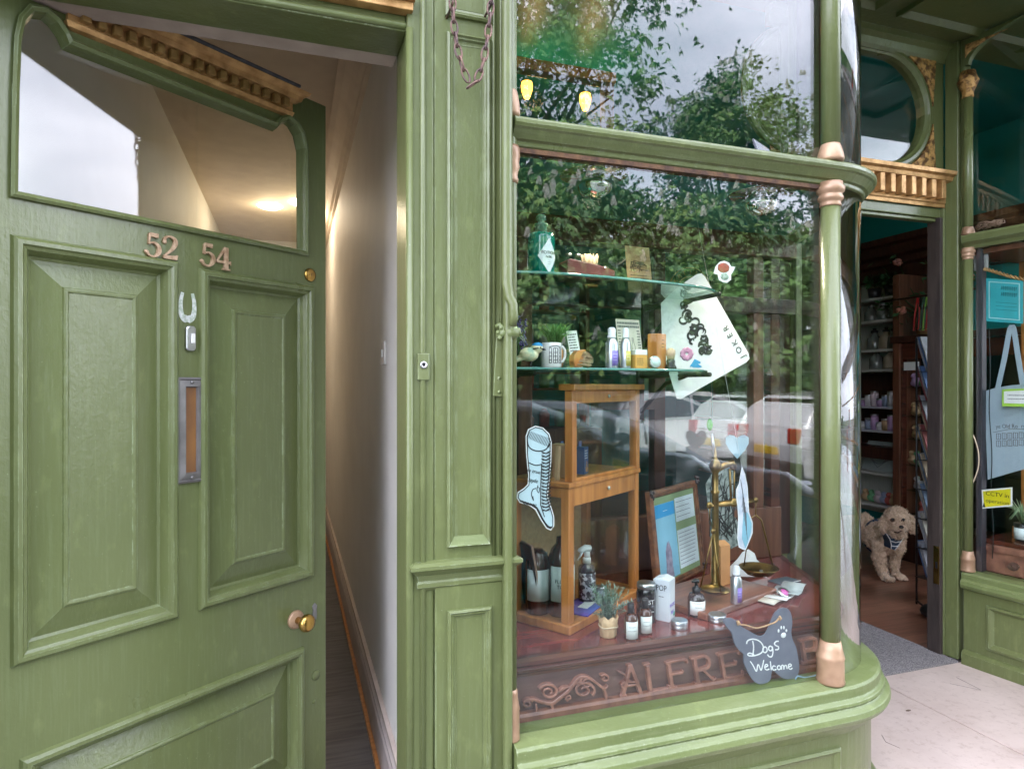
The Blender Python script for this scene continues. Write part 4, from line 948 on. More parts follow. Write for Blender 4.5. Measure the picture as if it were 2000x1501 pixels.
# local frame: x along the window towards the street, -y towards the entrance
zsl = .655; zr0, zr1 = S(1985, 492)[1] - .0, S(1985, 464)[1]
zr0, zr1 = 2.125, 2.19
xe = .68
m = MB(); m.sweep([(.0, 0), (xe, 0), (xe + .08, .06), (xe + .15, .12), (xe + 1.5, .3)], [(-.05, zsl - .08), (-.05, zsl), (0, zsl), (.045, zsl - .006), (.05, zsl - .012), (.05, zsl - .035), (.058, zsl - .045), (.062, zsl - .06), (.055, zsl - .075), (.03, zsl - .085)]); m.build('sill', GREENS, rw, bevel=.001, seg=1)
m = MB(); m.sweep([(.0, 0), (xe, 0), (xe + .08, .06), (xe + .15, .12), (xe + 1.5, .3)], [(-.05, .0), (.03, .0), (.03, zsl - .0852), (-.05, zsl - .0852)]); m.sweep([(.0, 0), (xe, 0), (xe + .1, .07)], [(.0302, FZ - .01), (.05, FZ - .01), (.05, FZ + .05), (.04, FZ + .06), (.0302, FZ + .065)]); m.build('stall_riser', GREEN, rw)
m = MB(Matrix.Translation((0, -.03, 0))); m.loop(rect(.10, FZ + .10, xe - .08, zsl - .13), [(0, 0), (0, .012), (.010, .014), (.016, .008), (.026, .0)]); m.loop(rect(.125, FZ + .125, xe - .105, zsl - .155), [(0, .0005), (.0, .001)]); m.build('riser_moulding', GREEN, rw)
m = MB(); m.sweep([(-.005, 0), (xe + .1, 0.02)], [(-.03, zr0), (.015, zr0), (.022, zr0 + .015), (.04, zr0 + .03), (.045, zr1 - .01), (.04, zr1), (-.03, zr1)]); m.build('transom', GREENH, rw)
# post + colonnette
m = MB(); m.box(-.09, -.02, FZ, -.028, .05, 3.1); m.box(-.0279, -.006, zsl, -.005, .04, 3.1); m.build('post', GREEN, rw, bevel=.006)
Lc = (.012, -.018)
colonnette(Lc[0], Lc[1], .020, zsl - .002, 3.1, rw, (zr0 + .002, zr1 - .001), S(1888, 196)[1])
MB().lathe([(.02, 0), (.024, .004), (.022, .012), (.024, .03), (.034, .05), (.044, .075), (.036, .09), (.030, .12), (.0, .12)], (Lc[0], Lc[1], S(1888, 196)[1]), seg=20).build('capital', SPN, rw)
ar = [(.03, 3.1)]; rx = .30
zsp = S(1888, 130)[1]
P_ = [(-.005, 3.09), (-.005, zsp), (.012, zsp)] + [(.012 + rx * (1 - math.cos(R(a))), zsp + (3.09 - zsp) * math.sin(R(a))) for a in range(8, 91, 8)]
MB().prism(P_, -.015, .01).build('arch_head', GREEN, rw, bevel=.003)
P_ = [(.0, 3.065), (.0, zsp + .03)] + [(.002 + (rx - .09) * (1 - math.cos(R(a))), zsp + .03 + (3.055 - zsp - .03) * math.sin(R(a))) for a in range(8, 86, 8)]
MB().prism(P_, -.022, -.0152).build('spandrel', SPN, rw, bevel=.003)
MB().box(.0, .0, zsl, 2.0, .005, zr0 + .01).build('pane', GLASS, rw)
MB().box(.0, .0, zr1 - .01, 2.0, .005, 3.09).build('pane', GLASS, rw)
MB().box(.03, .012, zsl, .055, .05, zr0).build('inner_post', pm('dark_plum', (.05, .04, .05), rough=.5), rw, bevel=.002)
# its counter and inner woodwork
rc = thing('side_window_counter', 'red wooden counter with carved front inside the right window', 'counter', (sx0, sy0, 0), RA)
zrc = .80
m = MB(); m.box(.02, .06, zrc - .02, 1.9, .9, zrc); m.build('top', WOODM, rc, bevel=.004)
m = MB(); m.box(.02, .058, zsl, 1.9, .08, zrc - .0205); m.box(.02, .046, zrc - .05, 1.9, .0579, zrc - .0205); m.build('front_board', CARVL, rc, bevel=.003)
m = MB()
for k in range(4):
    for s_ in (1, -1):
        P_ = [(.16 + .13 * k + s_ * .022 * (1 - i / 22) * math.cos(i * .5), .70 + .018 * (1 - i / 22) * math.sin(i * .5 * s_)) for i in range(18)]
        m.ribbon(P_, .006, .050 - .0003 * s_, .059)
m.build('carved_scroll', CARV, rc)
m = MB(); m.box(.02, .42, zrc, 1.9, .46, zrc + .06); m.box(.02, .42, zrc + .30, 1.9, .46, zrc + .33); m.box(.02, .42, 1.62, 1.9, .46, 1.65); m.box(.02, .40, 2.02, 1.9, .46, 2.12)
m.box(.02, .42, zrc, .06, .46, 2.1); m.box(.75, .42, zrc, .79, .46, 2.1); m.build('back_frame', WOODO, rc, bevel=.003)
MB().box(.0, .02, 2.10, 1.9, .5, 2.124).build('top_board', WOODB, rc)
# ------------- upper facade / building shell, out of view, added to keep sky light out
sh = thing('shop_building', 'unseen upper front wall of the terraced building, added to block the sky', 'building')
m = MB(); m.box(-3.0, 1.56, 3.3, 7.5, 1.9, 5.4); m.box(-3.0, 1.9, 3.42, 7.5, 7.3, 5.4); m.build('wall', pm('upper_stone', (.40, .36, .30), (.3, .27, .22), rough=.85, bump=.4), sh)
MB().box(-3.2, 1.52, -.1, -.801, 1.9, 3.3).build('side_pier', GREEN, sh); MB().box(4.62, 1.5, 0, 7.5, 1.9, 3.3).build('side_pier', GREEN, sh); MB().box(4.57, 1.9, 0, 4.62, 7.2, 3.4).build('side_wall', GREEN, sh)
m = MB(); m.box(-3.2, 1.30, 3.26, 7.5, 1.5595, 3.30); m.box(-3.2, 1.35, 3.301, 7.5, 1.5595, 3.9); m.build('fascia', GREENH, sh, bevel=.005)
# ================================================================== WINDOW DISPLAY
def pxs(u, Y): p = onY(u, 753, Y); return dep(p) / F
def spot(u, Y, z): p = onY(u, 753, Y); return (p.x, Y, z)
SU, SL = 1.79, 1.548     # upper and lower glass shelf (top faces)
def shelf(z, name, lab, pts):
    t = thing(name, lab, 'shelf', (XL, 0, z))
    P_ = smooth_path([(x - XL, y) for x, y in pts], sub=5) + [(pts[-1][0] - XL, 2.08), (0.0, 2.08)]
    n = len(P_); m = MB(); m.add([(x, y, -.008) for x, y in P_] + [(x, y, 0) for x, y in P_], [list(range(n))[::-1], [n + i for i in range(n)]] ); m.build('shelf_glass', GLASST, t)
    e = MB(); e.tube([(x, y, -.004) for x, y in P_[:-2]], .0042, 6); e.build('polished_edge', pm('glass_edge', (.10, .30, .24), (.04, .16, .13), rough=.1, coat=.6), t)
    for bx in (.13, pts[-1][0] - XL - .02):
        b = MB(); b.tube([(bx, 2.10, -.014), (bx, pts[0][1] + .10, -.014)], .007, 8); b.tube([(bx, 2.10, -.15), (bx, 2.02, -.10), (bx, 1.92, -.04), (bx, 1.80, -.018)], [.009, .008, .007, .005], 8); b.box(bx - .012, 2.085, -.17, bx + .012, 2.10, .0)
        b.build('bracket', pm('iron', (.03, .03, .03), rough=.5, metal=.6), t)
shelf(SU, 'glass_shelf', 'upper curved glass shelf carrying the green potion bottle', [(XL, 1.555), (.60, 1.54), (.70, 1.54), (.85, 1.555), (1.0, 1.585), (1.12, 1.615), (1.20, 1.66), (1.24, 1.70)])
shelf(SL, 'glass_shelf', 'lower glass shelf carrying the mug and spray bottles', [(XL, 1.575), (.60, 1.565), (.75, 1.565), (.95, 1.585), (1.10, 1.62), (1.19, 1.68), (1.22, 1.74)])

LILAC = pm('lilac_print', (.26, .18, .60), rough=.45); ALU = pm('satin_aluminium', (.66, .68, .74), (.58, .60, .66), rough=.28, metal=.9)
PLAST = pm('clear_cap', (.70, .72, .75), rough=.2); BLKP = pm('black_plastic', (.02, .02, .022), rough=.35); YEL = pm('yellow_print', (.62, .54, .12), rough=.5)
def lathe_thing(name, lab, cat, loc, parts, group=None, rz=0):
    t = thing(name, lab, cat, loc, rz, group)
    for nm, mat, prof in parts: MB().lathe(prof, seg=28).build(nm, mat, t)
    return t
def wrap(t, name, mat, r, z0, z1, a0=-150, a1=-20, lab=None):
    m = MB(); n = 18; vs = []
    for i in range(n + 1):
        a = R(a0 + (a1 - a0) * i / n)
        for z in (z0, z1): vs.append((r * math.cos(a), r * math.sin(a), z))
    m.add(vs, [(2 * i, 2 * i + 2, 2 * i + 3, 2 * i + 1) for i in range(n)], True); o = m.build(name, mat, t)
    o.modifiers.new('s', 'SOLIDIFY').thickness = .0004; return o
def wraptext(t, s, size, r, z, a, mat, name='lettering', sx=1):
    """text bent round an upright cylinder, centred at angle a"""
    o = text(s, size, name, mat, t, (0, 0, 0), extrude=.0002, sx=sx); o.matrix_local = Matrix.Identity(4)
    if t.rotation_euler[2] == 0 and s[:3] not in ('POT', 'N.0') and s != '~~~\n~~~~\n~~~': a = math.degrees(math.atan2(-t.location.y, -t.location.x)) + (14 if s != '~~~\n~~\n~~~' else 30)
    for v in o.data.vertices:
        x, y, h = v.co; an = R(a) + x / r; v.co = ((r + .0006 + h) * math.cos(an), (r + .0006 + h) * math.sin(an), z + y)
    return o
# ---- upper shelf
s_ = pxs(1057, 1.63)
t = lathe_thing('potion_bottle', 'large green glass bottle with a diamond label on the upper shelf', 'bottle', spot(1057, 1.63, SU),
    [('body', pm('green_glass', (.0, .20, .135), (.0, .14, .10), rough=.08, coat=.7), [(.0, 0), (.034, 0), (.037, .004), (.037, .105), (.033, .116), (.020, .120)]),
     ('stopper', pm('green_stopper', (.12, .26, .17), rough=.3), [(.016, .120), (.016, .136), (.019, .138), (.018, .143), (.009, .146), (.009, .150), (.0135, .156), (.013, .164), (.007, .169), (0, .17)])])
m = MB(); hw = .031
rows = 10; vs = []; fs = []
for i in range(rows + 1):
    z = .052 + .046 * (2 * i / rows - 1); w_ = max(.0004, hw * (1 - abs(2 * i / rows - 1)))
    for k in range(9): an = R(-78) + (w_ * (k / 4 - 1)) / .0375; vs.append((.0377 * math.cos(an), .0377 * math.sin(an), z))
for i in range(rows):
    for k in range(8): fs.append((i * 9 + k, i * 9 + k + 1, i * 9 + k + 10, i * 9 + k + 9))
m.add(vs, fs); m.build('label', LABELW, t)
wraptext(t, 'POTION', .0115, .0380, .060, -78, BLACK, sx=1.0); wraptext(t, 'N.08.', .009, .0380, .049, -78, BLACK); wraptext(t, '~~~\n~~~~\n~~~', .005, .0380, .036, -78, BLACK)
t = thing('soap_tray', 'maroon leather wedge shaped tray on the upper shelf', 'tray', spot(1145, 1.66, SU)); w_ = 52 * s_
m = MB(); m.prism([(-w_, 0), (w_, 0), (w_ * 1.02, .030), (w_ * .4, .042), (-w_ * .9, .056), (-w_, .05)], -.035, .035); m.build('tray', pm('maroon_leather', (.22, .055, .045), (.13, .03, .026), rough=.35, bump=.1), t, bevel=.004)
for k, u in enumerate((1111, 1129)):
    t = lathe_thing('small_vial', ('clear vial with a green stripe, the left one behind the maroon tray', 'clear vial with a green stripe, the right one behind the maroon tray')[k], 'vial', spot(u, 1.75, SU + .0),
        [('glass', JAR, [(0, .055), (.012, .055), (.012, .085), (.008, .088)]), ('contents', pm('green_print', (.25, .4, .12), rough=.5), [(0, .0), (.0105, 0), (.0105, .065), (0, .065)]), ('cap', STEEL, [(.009, .088), (.009, .096), (0, .096)])], 'vials behind the maroon tray')
t = thing('bristle_brush', 'natural bristle nail brush standing behind the maroon tray', 'brush', spot(1152, 1.76, SU)); m = MB()
for k in range(60): a = random.uniform(-.02, .02); b = random.uniform(-.01, .01); m.tube([(a, b, .05), (a * 1.2, b * 1.2, .098 + random.uniform(-.004, .004))], .0011, 4)
m.build('bristles', pm('bristle', (.42, .34, .24), (.25, .19, .12), rough=.8), t); MB().box(-.022, -.012, 0, .022, .012, .05).build('handle', WOODO, t, bevel=.004)
t = thing('soap_ball', 'small grey metal ball soap beside the maroon tray', 'soap', spot(1182, 1.76, SU)); MB().blob((0, 0, .058), (.013, .013, .011)).build('ball', STEEL, t); MB().lathe([(0, 0), (.014, 0), (.011, .05), (0, .05)]).build('stand', BRZ, t)
def card(name, lab, cat, u, Y, z, w, h, mat, rz=0, lean=-8, th=.0015):
    t = thing(name, lab, cat, spot(u, Y, z)); t.rotation_euler = (R(lean), 0, R(rz))
    MB().box(-w / 2, 0, 0, w / 2, th, h).build('card', mat, t); return t
def lines(t, x0, x1, z0, z1, n, w=.0008, mat=None, name='printed_text', jit=.25, y=-.0007):
    m = MB(); rd = random.Random(int(abs(x0 * 9e4) + n))
    for k in range(n):
        z = z1 - (z1 - z0) * (k + .5) / n; x = x0; e = x1 - rd.random() * jit * (x1 - x0)
        while x < e:
            l = min(rd.uniform(.003, .009), e - x)
            if l > .0012: m.box(x, y, z - w, x + l, y + .0008, z + w)
            x += l + .0016
    return m.build(name, mat or BLACK, t)
INKB = pm('brown_ink', (.10, .055, .03), rough=.6); INKG = pm('grey_ink', (.12, .12, .13), rough=.6)
t = card('kraft_card', 'upright kraft card with brown lettering on the upper shelf', 'card', 1252, 1.80, SU, .092, .150, KRAFT, 6)
lines(t, -.034, .034, .035, .060, 3, .0012, INKB); m = MB()
for k in range(14): m.ribbon([(random.uniform(-.034, .034), random.uniform(.068, .105)) for _ in range(3)], .0018, -.0008 - k * 1e-5, .0002, sub=3)
m.build('drawing', INKB, t)
# ---- lower shelf
t = thing('bird_ornament', 'painted blue tit figurine at the left end of the lower shelf', 'ornament', spot(1036, 1.60, SL)); t.rotation_euler = (0, 0, R(-8))
m = MB(); k = pxs(1036, 1.6)
m.blob((-.004, 0, .034), (.026, .017, .019), 3); m.blob((.017, -.002, .050), (.016, .014, .014), 3); m.tube([(-.02, 0, .028), (-.045, .004, .016), (-.06, .006, .010)], [.012, .008, .004], 8, flat=.5)
b = m.build('body', pm('bird_plumage', (.72, .68, .42), (.30, .46, .34), rough=.5, scale=30, lo=.32, hi=.44), t); r_ = b.modifiers.new('r', 'REMESH'); r_.mode = 'VOXEL'; r_.voxel_size = .0025; r_.use_smooth_shade = True
MB().blob((.018, -.002, .0575), (.015, .0135, .0085), 2).build('cap', pm('bird_blue', (.02, .30, .62), rough=.5), t)
MB().tube([(.030, -.004, .048), (.041, -.006, .046)], [.004, .0006], 6).build('beak', BLACK, t); MB().blob((.024, -.0135, .051), (.0028, .0028, .0028), 1).build('eye', BLACK, t)
m = MB(); m.tube([(.004, -.012, .048), (.016, -.0155, .050), (.030, -.010, .048)], .0018, 5); m.build('eye_stripe', BLACK, t)
for sg in (-1, 1): MB().tube([(.0, sg * .005, .02), (.002, sg * .006, .001), (.01, sg * .007, .001)], .0014, 5).build('leg', BLACK, t)
t = thing('lavender_bunch', 'dried purple lavender bunch behind the bird ornament', 'flowers', spot(1014, 1.70, SL)); m = MB(); m2 = MB(); rd = random.Random(3)
for k in range(26):
    a = Vector((rd.uniform(-.03, .03), rd.uniform(-.02, .02), rd.uniform(.03, .13))); m2.tube([(0, 0, 0), a], .0009, 4)
    for q in range(6): m.blob(tuple(a + Vector((rd.gauss(0, .003), rd.gauss(0, .003), q * .004))), (.0036, .0036, .003), 1)
m.build('blossom', pm('purple_petal', (.20, .13, .38), (.10, .06, .22), rough=.8), t); m2.build('stem', LEAF[1], t)
k = pxs(1078, 1.62)
t = thing('mug', 'white mug printed with a black drawing of a shopfront', 'mug', spot(1077, 1.62, SL)); t.rotation_euler = (0, 0, R(12))
MB().lathe([(0, .0), (.025, 0), (.027, .003), (.027, .066), (.0255, .067), (.024, .065), (.024, .006), (0, .005)], seg=36).build('cup', pm('glazed_white', (.78, .78, .76), rough=.15, coat=.5), t)
MB().tube([(.025, 0, .056), (.036, 0, .057), (.044, 0, .048), (.044, 0, .030), (.038, 0, .018), (.026, 0, .014)], .0042, 8).build('handle', MATS['glazed_white'], t)
m = MB(); rr_ = .0274
def cyl(P_, w): 
    for i in range(len(P_) - 1):
        pts_ = []
        for s2 in (0, .5, 1):
            x = P_[i][0] * (1 - s2) + P_[i + 1][0] * s2; z = P_[i][1] * (1 - s2) + P_[i + 1][1] * s2; an = R(-100) + x / rr_; pts_.append((rr_ * math.cos(an), rr_ * math.sin(an), z))
        m.tube(pts_, w, 4)
for z in (.012, .02, .03, .04, .052): cyl([(-.017, z), (.017, z)], .0010)
for x in (-.017, -.011, -.006, 0, .006, .011, .017): cyl([(x, .012), (x, .052)], .0009)
cyl([(-.017, .055), (0, .058), (.017, .055)], .0012); m.build('printed_drawing', BLACK, t)
t = thing('grass_plant', 'tuft of green grass in a small wooden pot behind the mug', 'plant', spot(1083, 1.71, SL)); m = MB(); rd = random.Random(8)
for k in range(190):
    a = rd.uniform(0, 6.28); r_ = rd.uniform(.0, .055); h = rd.uniform(.055, .085) ; m.tube([(0 + .01 * math.cos(a), .01 * math.sin(a), .05), (r_ * .5 * math.cos(a), r_ * .4 * math.sin(a), .05 + h * .7), (r_ * math.cos(a), r_ * .7 * math.sin(a), .05 + h * .95)], [.0019, .0015, .0005], 3)
m.build('blades', pm('grass_blade', (.14, .32, .06), (.07, .18, .04), rough=.6), t); MB().lathe([(0, 0), (.024, 0), (.030, .06), (.026, .06), (.0, .05)]).build('pot', WOODO, t)
t = card('small_card', 'small black and white printed card propped behind the scrubbing brush', 'card', 1129, 1.70, SL, .034, .112, PAPER, 4, -10); t.rotation_euler[1] = R(-6)
lines(t, -.014, .014, .05, .105, 7, .0014)
t = thing('scrubbing_brush', 'round wooden scrubbing brush lying beside the mug', 'brush', spot(1133, 1.615, SL)); m = MB(); rd = random.Random(2)
MB().prism([(-.026, .018), (-.024, .034), (-.012, .047), (.004, .050), (.012, .048), (.004, .03), (.0, .002), (-.022, .002)], -.016, .018).build('handle', WOODO, t, bevel=.005)
for k in range(170):
    q = rd.uniform(0, 1); y = rd.uniform(-.02, .016); z0 = .004 + q * .042; m.tube([(-.018 + .02 * q, y, z0), (.010 + rd.uniform(-.002, .002), y * 1.1 - .004, z0 * .92), (.029 - abs(q - .5) * .014, y * 1.2 - .002, z0 * .8)], .0008, 3)
m.build('bristles', pm('pale_bristle', (.66, .52, .34), (.48, .35, .2), rough=.8), t)
t = card('poster_card', 'tall pale card printed with drawings of bottles behind the spray bottles', 'card', 1236, 1.74, SL, .088, .156, pm('pink_card', (.62, .54, .50), rough=.7), 8, -10)
lines(t, -.040, .040, .128, .15, 2, .0030, INKG, jit=0); lines(t, -.040, -.030, .02, .125, 12, .0018, INKG, jit=0); lines(t, .030, .040, .02, .125, 12, .0018, INKG, jit=0)
m = MB()
for x in (-.012, .012): m.ribbon([(x - .006, .02), (x - .006, .075), (x - .002, .085), (x - .002, .10), (x + .002, .10), (x + .002, .085), (x + .006, .075), (x + .006, .02)], .0012, -.0006, .0002)
m.build('drawing', INKG, t); MB().box(.008, -.0009, .035, .020, .0002, .06).build('print_patch', LILAC, t)
def spray(u, lab, stripe, Y=1.605, h=1, sh=SL, k=1.0):
    t = lathe_thing('spray_bottle', lab, 'bottle', spot(u, Y, sh), [('body', ALU, [(0, 0), (.0165 * k, 0), (.0175 * k, .002), (.0175 * k, .070 * h), (.012 * k, .080 * h), (.0105 * k, .082 * h)]),
        ('cap', PLAST, [(.0125 * k, .082 * h), (.0125 * k, .088 * h), (.011 * k, .0885 * h), (.0108 * k, .108 * h), (.006 * k, .112 * h), (0, .1125 * h)])], 'silver spray bottles')
    wrap(t, 'label', stripe, .0178 * k, .006, .048 * h, -115, -20); wraptext(t, '~~~\n~~\n~~~', .008, .0182 * k, .03, -50, PAPER); return t
spray(1195, 'silver spray bottle with a purple label on the lower shelf', LILAC, k=.98); spray(1222, 'silver spray bottle with a yellow label on the lower shelf', YEL, k=.80)
t = thing('yellow_box', 'small orange and white carton beside the silver spray bottles', 'carton', spot(1249, 1.61, SL), R(5)); MB().box(-.020, -.01, 0, .020, .02, .038).build('carton', pm('orange_card', (.72, .38, .08), rough=.5), t, bevel=.001); MB().box(-.0195, -.0095, .0381, .0195, .0195, .052).build('lid', PAPER, t, bevel=.001); lines(t, -.015, .008, .008, .03, 4, .0008, INKB, y=-.0107)
t = thing('wooden_box', 'tall narrow wooden box at the right of the lower shelf', 'box', spot(1283, 1.68, SL), R(20)); MB().box(-.021, -.018, 0, .021, .018, .104).build('box', WOODO, t, bevel=.002); lines(t, .0, .012, .06, .09, 3, .001, INKB, y=-.0187)
t = thing('round_tin', 'small round silver tin standing on edge on the lower shelf', 'tin', spot(1277, 1.60, SL + .0175)); T = Matrix.Rotation(R(80), 4, 'X')
MB(T).lathe([(0, -.004), (.0165, -.004), (.0175, -.002), (.0175, .008), (.016, .010), (0, .0102)], seg=28, smooth=False).build('tin', STEEL, t); MB(T).lathe([(0, .0112), (.013, .0110), (.013, .0103)], seg=24).build('label', pm('mint_label', (.55, .70, .62), rough=.5), t)
t = lathe_thing('shaving_brush', 'shaving brush with dark handle at the right end of the lower shelf', 'brush', spot(1310, 1.66, SL), [('handle', BLKP, [(0, 0), (.016, 0), (.017, .006), (.012, .014), (.013, .024), (.010, .030)]), ('bristles', pm('badger', (.60, .46, .30), (.45, .32, .2), rough=.8, scale=120), [(.010, .030), (.014, .046), (.013, .056), (.006, .062), (0, .063)])])

# ---- cut-outs fixed inside the glass
YG = 1.509
def G(u, v, Y=YG): p = onY(u, v, Y); return (p.x, p.z)
def decal(name, lab, cat, poly, mat, Y=YG, th=.0012, c=None, edge=None):
    P_ = [G(*p, Y) for p in poly]; cx = sum(p[0] for p in P_) / len(P_); cz = sum(p[1] for p in P_) / len(P_)
    t = thing(name, lab, cat, (cx, Y, cz)); Q = [(a - cx, b - cz) for a, b in P_]
    MB().prism(Q, 0, th).build('card', mat, t)
    if edge: m = MB(); m.loop(Q, [(0, .0003), (.0001, .0007), (.0022, .0007), (.0024, .0003)]); m.build('white_edge', edge, t)
    def g(u, v): p = G(u, v, Y); return (p[0] - cx, p[1] - cz)
    return t, g
CARDW = pm('card_pale', (.80, .82, .82), (.74, .77, .77), rough=.45)
jk = [(1291, 592), (1318, 566), (1345, 546), (1362, 535), (1370, 534), (1377, 540), (1420, 616), (1462, 690), (1464, 700), (1458, 707), (1392, 744), (1330, 779), (1322, 778), (1314, 752), (1303, 716), (1294, 684)]
t, g = decal('playing_card', 'giant white playing card lettered JOKER, tilted inside the glass', 'card', jk, CARDW, 1.84)
for ch_, u, v in zip('JOKER', (1451, 1443, 1435, 1426, 1418), (696, 683, 669, 655, 641)):
    a = g(u, v); text(ch_, .030, 'lettering', BLACK, t, (a[0], -.001, a[1]), rot=R(118), extrude=.0004)
m = MB(); rd = random.Random(11)
for a0, b0, r0, n in ((1345, 612, 24, 9), (1362, 650, 20, 14), (1378, 676, 15, 10)):
    for k in range(n):
        c_ = (a0 + rd.uniform(-r0, r0) * .6, b0 + rd.uniform(-r0, r0) * .8); r1 = rd.uniform(5, 12); a1 = rd.uniform(0, 6)
        m.ribbon([g(c_[0] + r1 * (1 - i * .09) * math.cos(a1 + i * .7), c_[1] + r1 * (1 - i * .09) * math.sin(a1 + i * .7)) for i in range(8)], [.006, .008, .008, .007, .006, .005, .003, .001], -.001 - k * 2e-5, .0001, sub=3)
m.build('ink_ornament', BLACK, t)
m = MB()
for k in range(9):
    a1 = k * .7; q = g(1341 + 8 * math.cos(a1), 691 + 8 * math.sin(a1)); m.blob((q[0], -.001, q[1]), (.012, .0012, .010), 1)
m.build('pink_flower', pm('pink_ink', (.62, .30, .48), (.5, .2, .38), rough=.6), t)
m = MB(); m.ribbon([g(1348, 716), g(1358, 706), g(1368, 708)], [.004, .018, .006], -.0009, .0001); m.ribbon([g(1352, 716), g(1362, 714), g(1370, 716)], [.004, .012, .004], -.0011, .0001); m.build('blue_butterfly', pm('blue_ink', (.05, .35, .62), rough=.6), t)
def B2(pts): return [(1000 + x / 3.952, 700 + y / 3.952) for x, y in pts]
boot = B2([(105, 600), (125, 545), (180, 518), (240, 533), (288, 580), (305, 640), (302, 800), (288, 950), (275, 1060), (305, 1150), (325, 1220), (325, 1290), (300, 1325), (265, 1310), (225, 1250), (180, 1165), (130, 1132), (60, 1112), (35, 1072), (45, 1030), (90, 1000), (120, 970), (125, 900), (110, 750)])
t, g = decal('boot_cutout', 'pale blue paper cut-out of a laced boot stuck inside the glass', 'cut-out', boot, pm('pale_blue_card', (.48, .62, .66), (.42, .56, .60), rough=.5), edge=PAPER)
m = MB(); bb = lambda P_: [g(*p) for p in B2(P_)]
inner = offs(bb([(105, 600), (125, 545), (180, 518), (240, 533), (288, 580), (305, 640), (302, 800), (288, 950), (275, 1060), (305, 1150), (325, 1220), (325, 1290), (300, 1325), (265, 1310), (225, 1250), (180, 1165), (130, 1132), (60, 1112), (35, 1072), (45, 1030), (90, 1000), (120, 970), (125, 900), (110, 750)]), .0035)
m.ribbon(inner + inner[:1], .0022, -.0010, .0001)
m.ribbon(bb([(115, 600), (130, 680), (190, 712), (260, 700), (298, 640)]), .0028, -.0011, .0001, sub=4); m.ribbon(bb([(125, 800), (180, 822), (225, 815)]), .0024, -.0012, .0001, sub=4)
m.ribbon(bb([(228, 810), (222, 960), (220, 1130), (250, 1220)]), .002, -.0013, .0001)
for k in range(16): x = 118 + k * 11; m.ribbon(bb([(x, 610 + k * 5), (x + 22, 560 + k * 4)]), .0010, -.00105, .0001)
for k in range(18):
    z = 720 + k * 26; m.ribbon(bb([(228, z), (262, z + 12), (298, z - 10)]), .0030, -.0010 - k * 1e-5, .0001); m.ribbon(bb([(232, z + 12), (292, z + 8)]), .0014, -.0014, .0001)
for k in range(7): m.ribbon(bb([(105 + k * 14, 1128 - 0 * k), (60 + k * 20, 1090 + k * 6)]), .002, -.0013, .0001)
m.ribbon(bb([(60, 1095), (140, 1125), (190, 1150), (240, 1245), (280, 1295), (312, 1300)]), .004, -.0015, .0001, sub=3)
m.build('ink_drawing', BLACK, t)
for s, u, v, sz in (('In true', 165, 868, .013), ('style', 160, 940, .014)):
    a = g(*B2([(u, v)])[0]); text(s, sz, 'lettering', BLACK, t, (a[0], -.0012, a[1]), rot=R(-12), extrude=.0003, shear=.3)
m = MB(); m.ribbon(bb([(185, 1000), (160, 1010), (150, 1050), (165, 1095), (160, 1060)]), .0018, -.0012, .0001, sub=4); m.ribbon(bb([(200, 975), (192, 1010), (205, 1035), (212, 1000), (198, 990)]), .0015, -.0012, .0001, sub=4); m.build('ink_flourish', BLACK, t)
rdp = [(1394, 534), (1398, 520), (1406, 511), (1415, 509), (1424, 513), (1428, 520), (1436, 521), (1432, 530), (1428, 536), (1428, 546), (1420, 552), (1412, 551), (1404, 546), (1402, 536)]
t, g = decal('round_sticker', 'small red and white shaped sticker on the glass above the playing card', 'sticker', rdp, PAPER)
a = g(1413, 523); MB().blob((a[0], -.0006, a[1]), (.020, .0008, .014), 2).build('red_patch', pm('red_ink', (.45, .07, .04), (.30, .10, .05), rough=.5, scale=80), t)
a = g(1415, 540); MB().blob((a[0], -.0006, a[1]), (.014, .0008, .010), 2).build('grey_patch', pm('pale_ink', (.5, .55, .5), (.2, .3, .2), rough=.5, scale=120), t)
# faint ring logo on the partition glass
a = onY(1348, 570, YP + .018); t = thing('window_logo', 'faint round gold lettered emblem on the partition glass', 'emblem', (a.x, YP + .018, a.z)); rr_ = 48 * pxs(1348, YP)
OLV = pm('olive_transfer', (.30, .30, .10), (.22, .22, .07), rough=.5); m = MB()
for rad, w_ in ((rr_, .003), (rr_ * .62, .003)): m.ribbon([(rad * math.cos(R(a)), rad * math.sin(R(a))) for a in range(0, 361, 10)], w_, -.0008, .0)
m.build('ring', OLV, t)
for i, ch_ in enumerate('ARTISAN'):
    an = R(150 - i * 20); text(ch_, .022, 'lettering', OLV, t, (rr_ * .80 * math.cos(an), -.0005, rr_ * .80 * math.sin(an)), rot=an - R(90), extrude=.0003)
# hanging paper figures at the right
fg = [(1449, 911), (1455, 925), (1460, 950), (1462, 985), (1463, 1000), (1470, 1020), (1470, 1040), (1462, 1060), (1456, 1074), (1450, 1072), (1443, 1068), (1440, 1050), (1442, 1010), (1440, 985), (1438, 970), (1438, 955), (1443, 945)]
t, g = decal('paper_figure', 'narrow white and blue paper cut-out hanging beside the brass scales', 'cut-out', fg, pm('white_blue_card', (.66, .66, .72), (.45, .50, .60), rough=.5, scale=30), 1.60, edge=PAPER)
m = MB(); m.prism([g(1452, 1000), g(1460, 1000), g(1468, 1022), (g(1466, 1040)), g(1456, 1070), g(1449, 1050)], -.0009, .0001); m.build('blue_patch', pm('pale_blue_ink', (.25, .50, .62), rough=.5), t)
m = MB()
for k in range(8): m.ribbon([g(1446 + k * 1.6, 935 + k * 9), g(1451 + k, 965 + k * 10), g(1449 + k * 1.5, 990 + k * 9)], .0012, -.0011, .0001, sub=2)
m.build('ink_drawing', INKG, t)
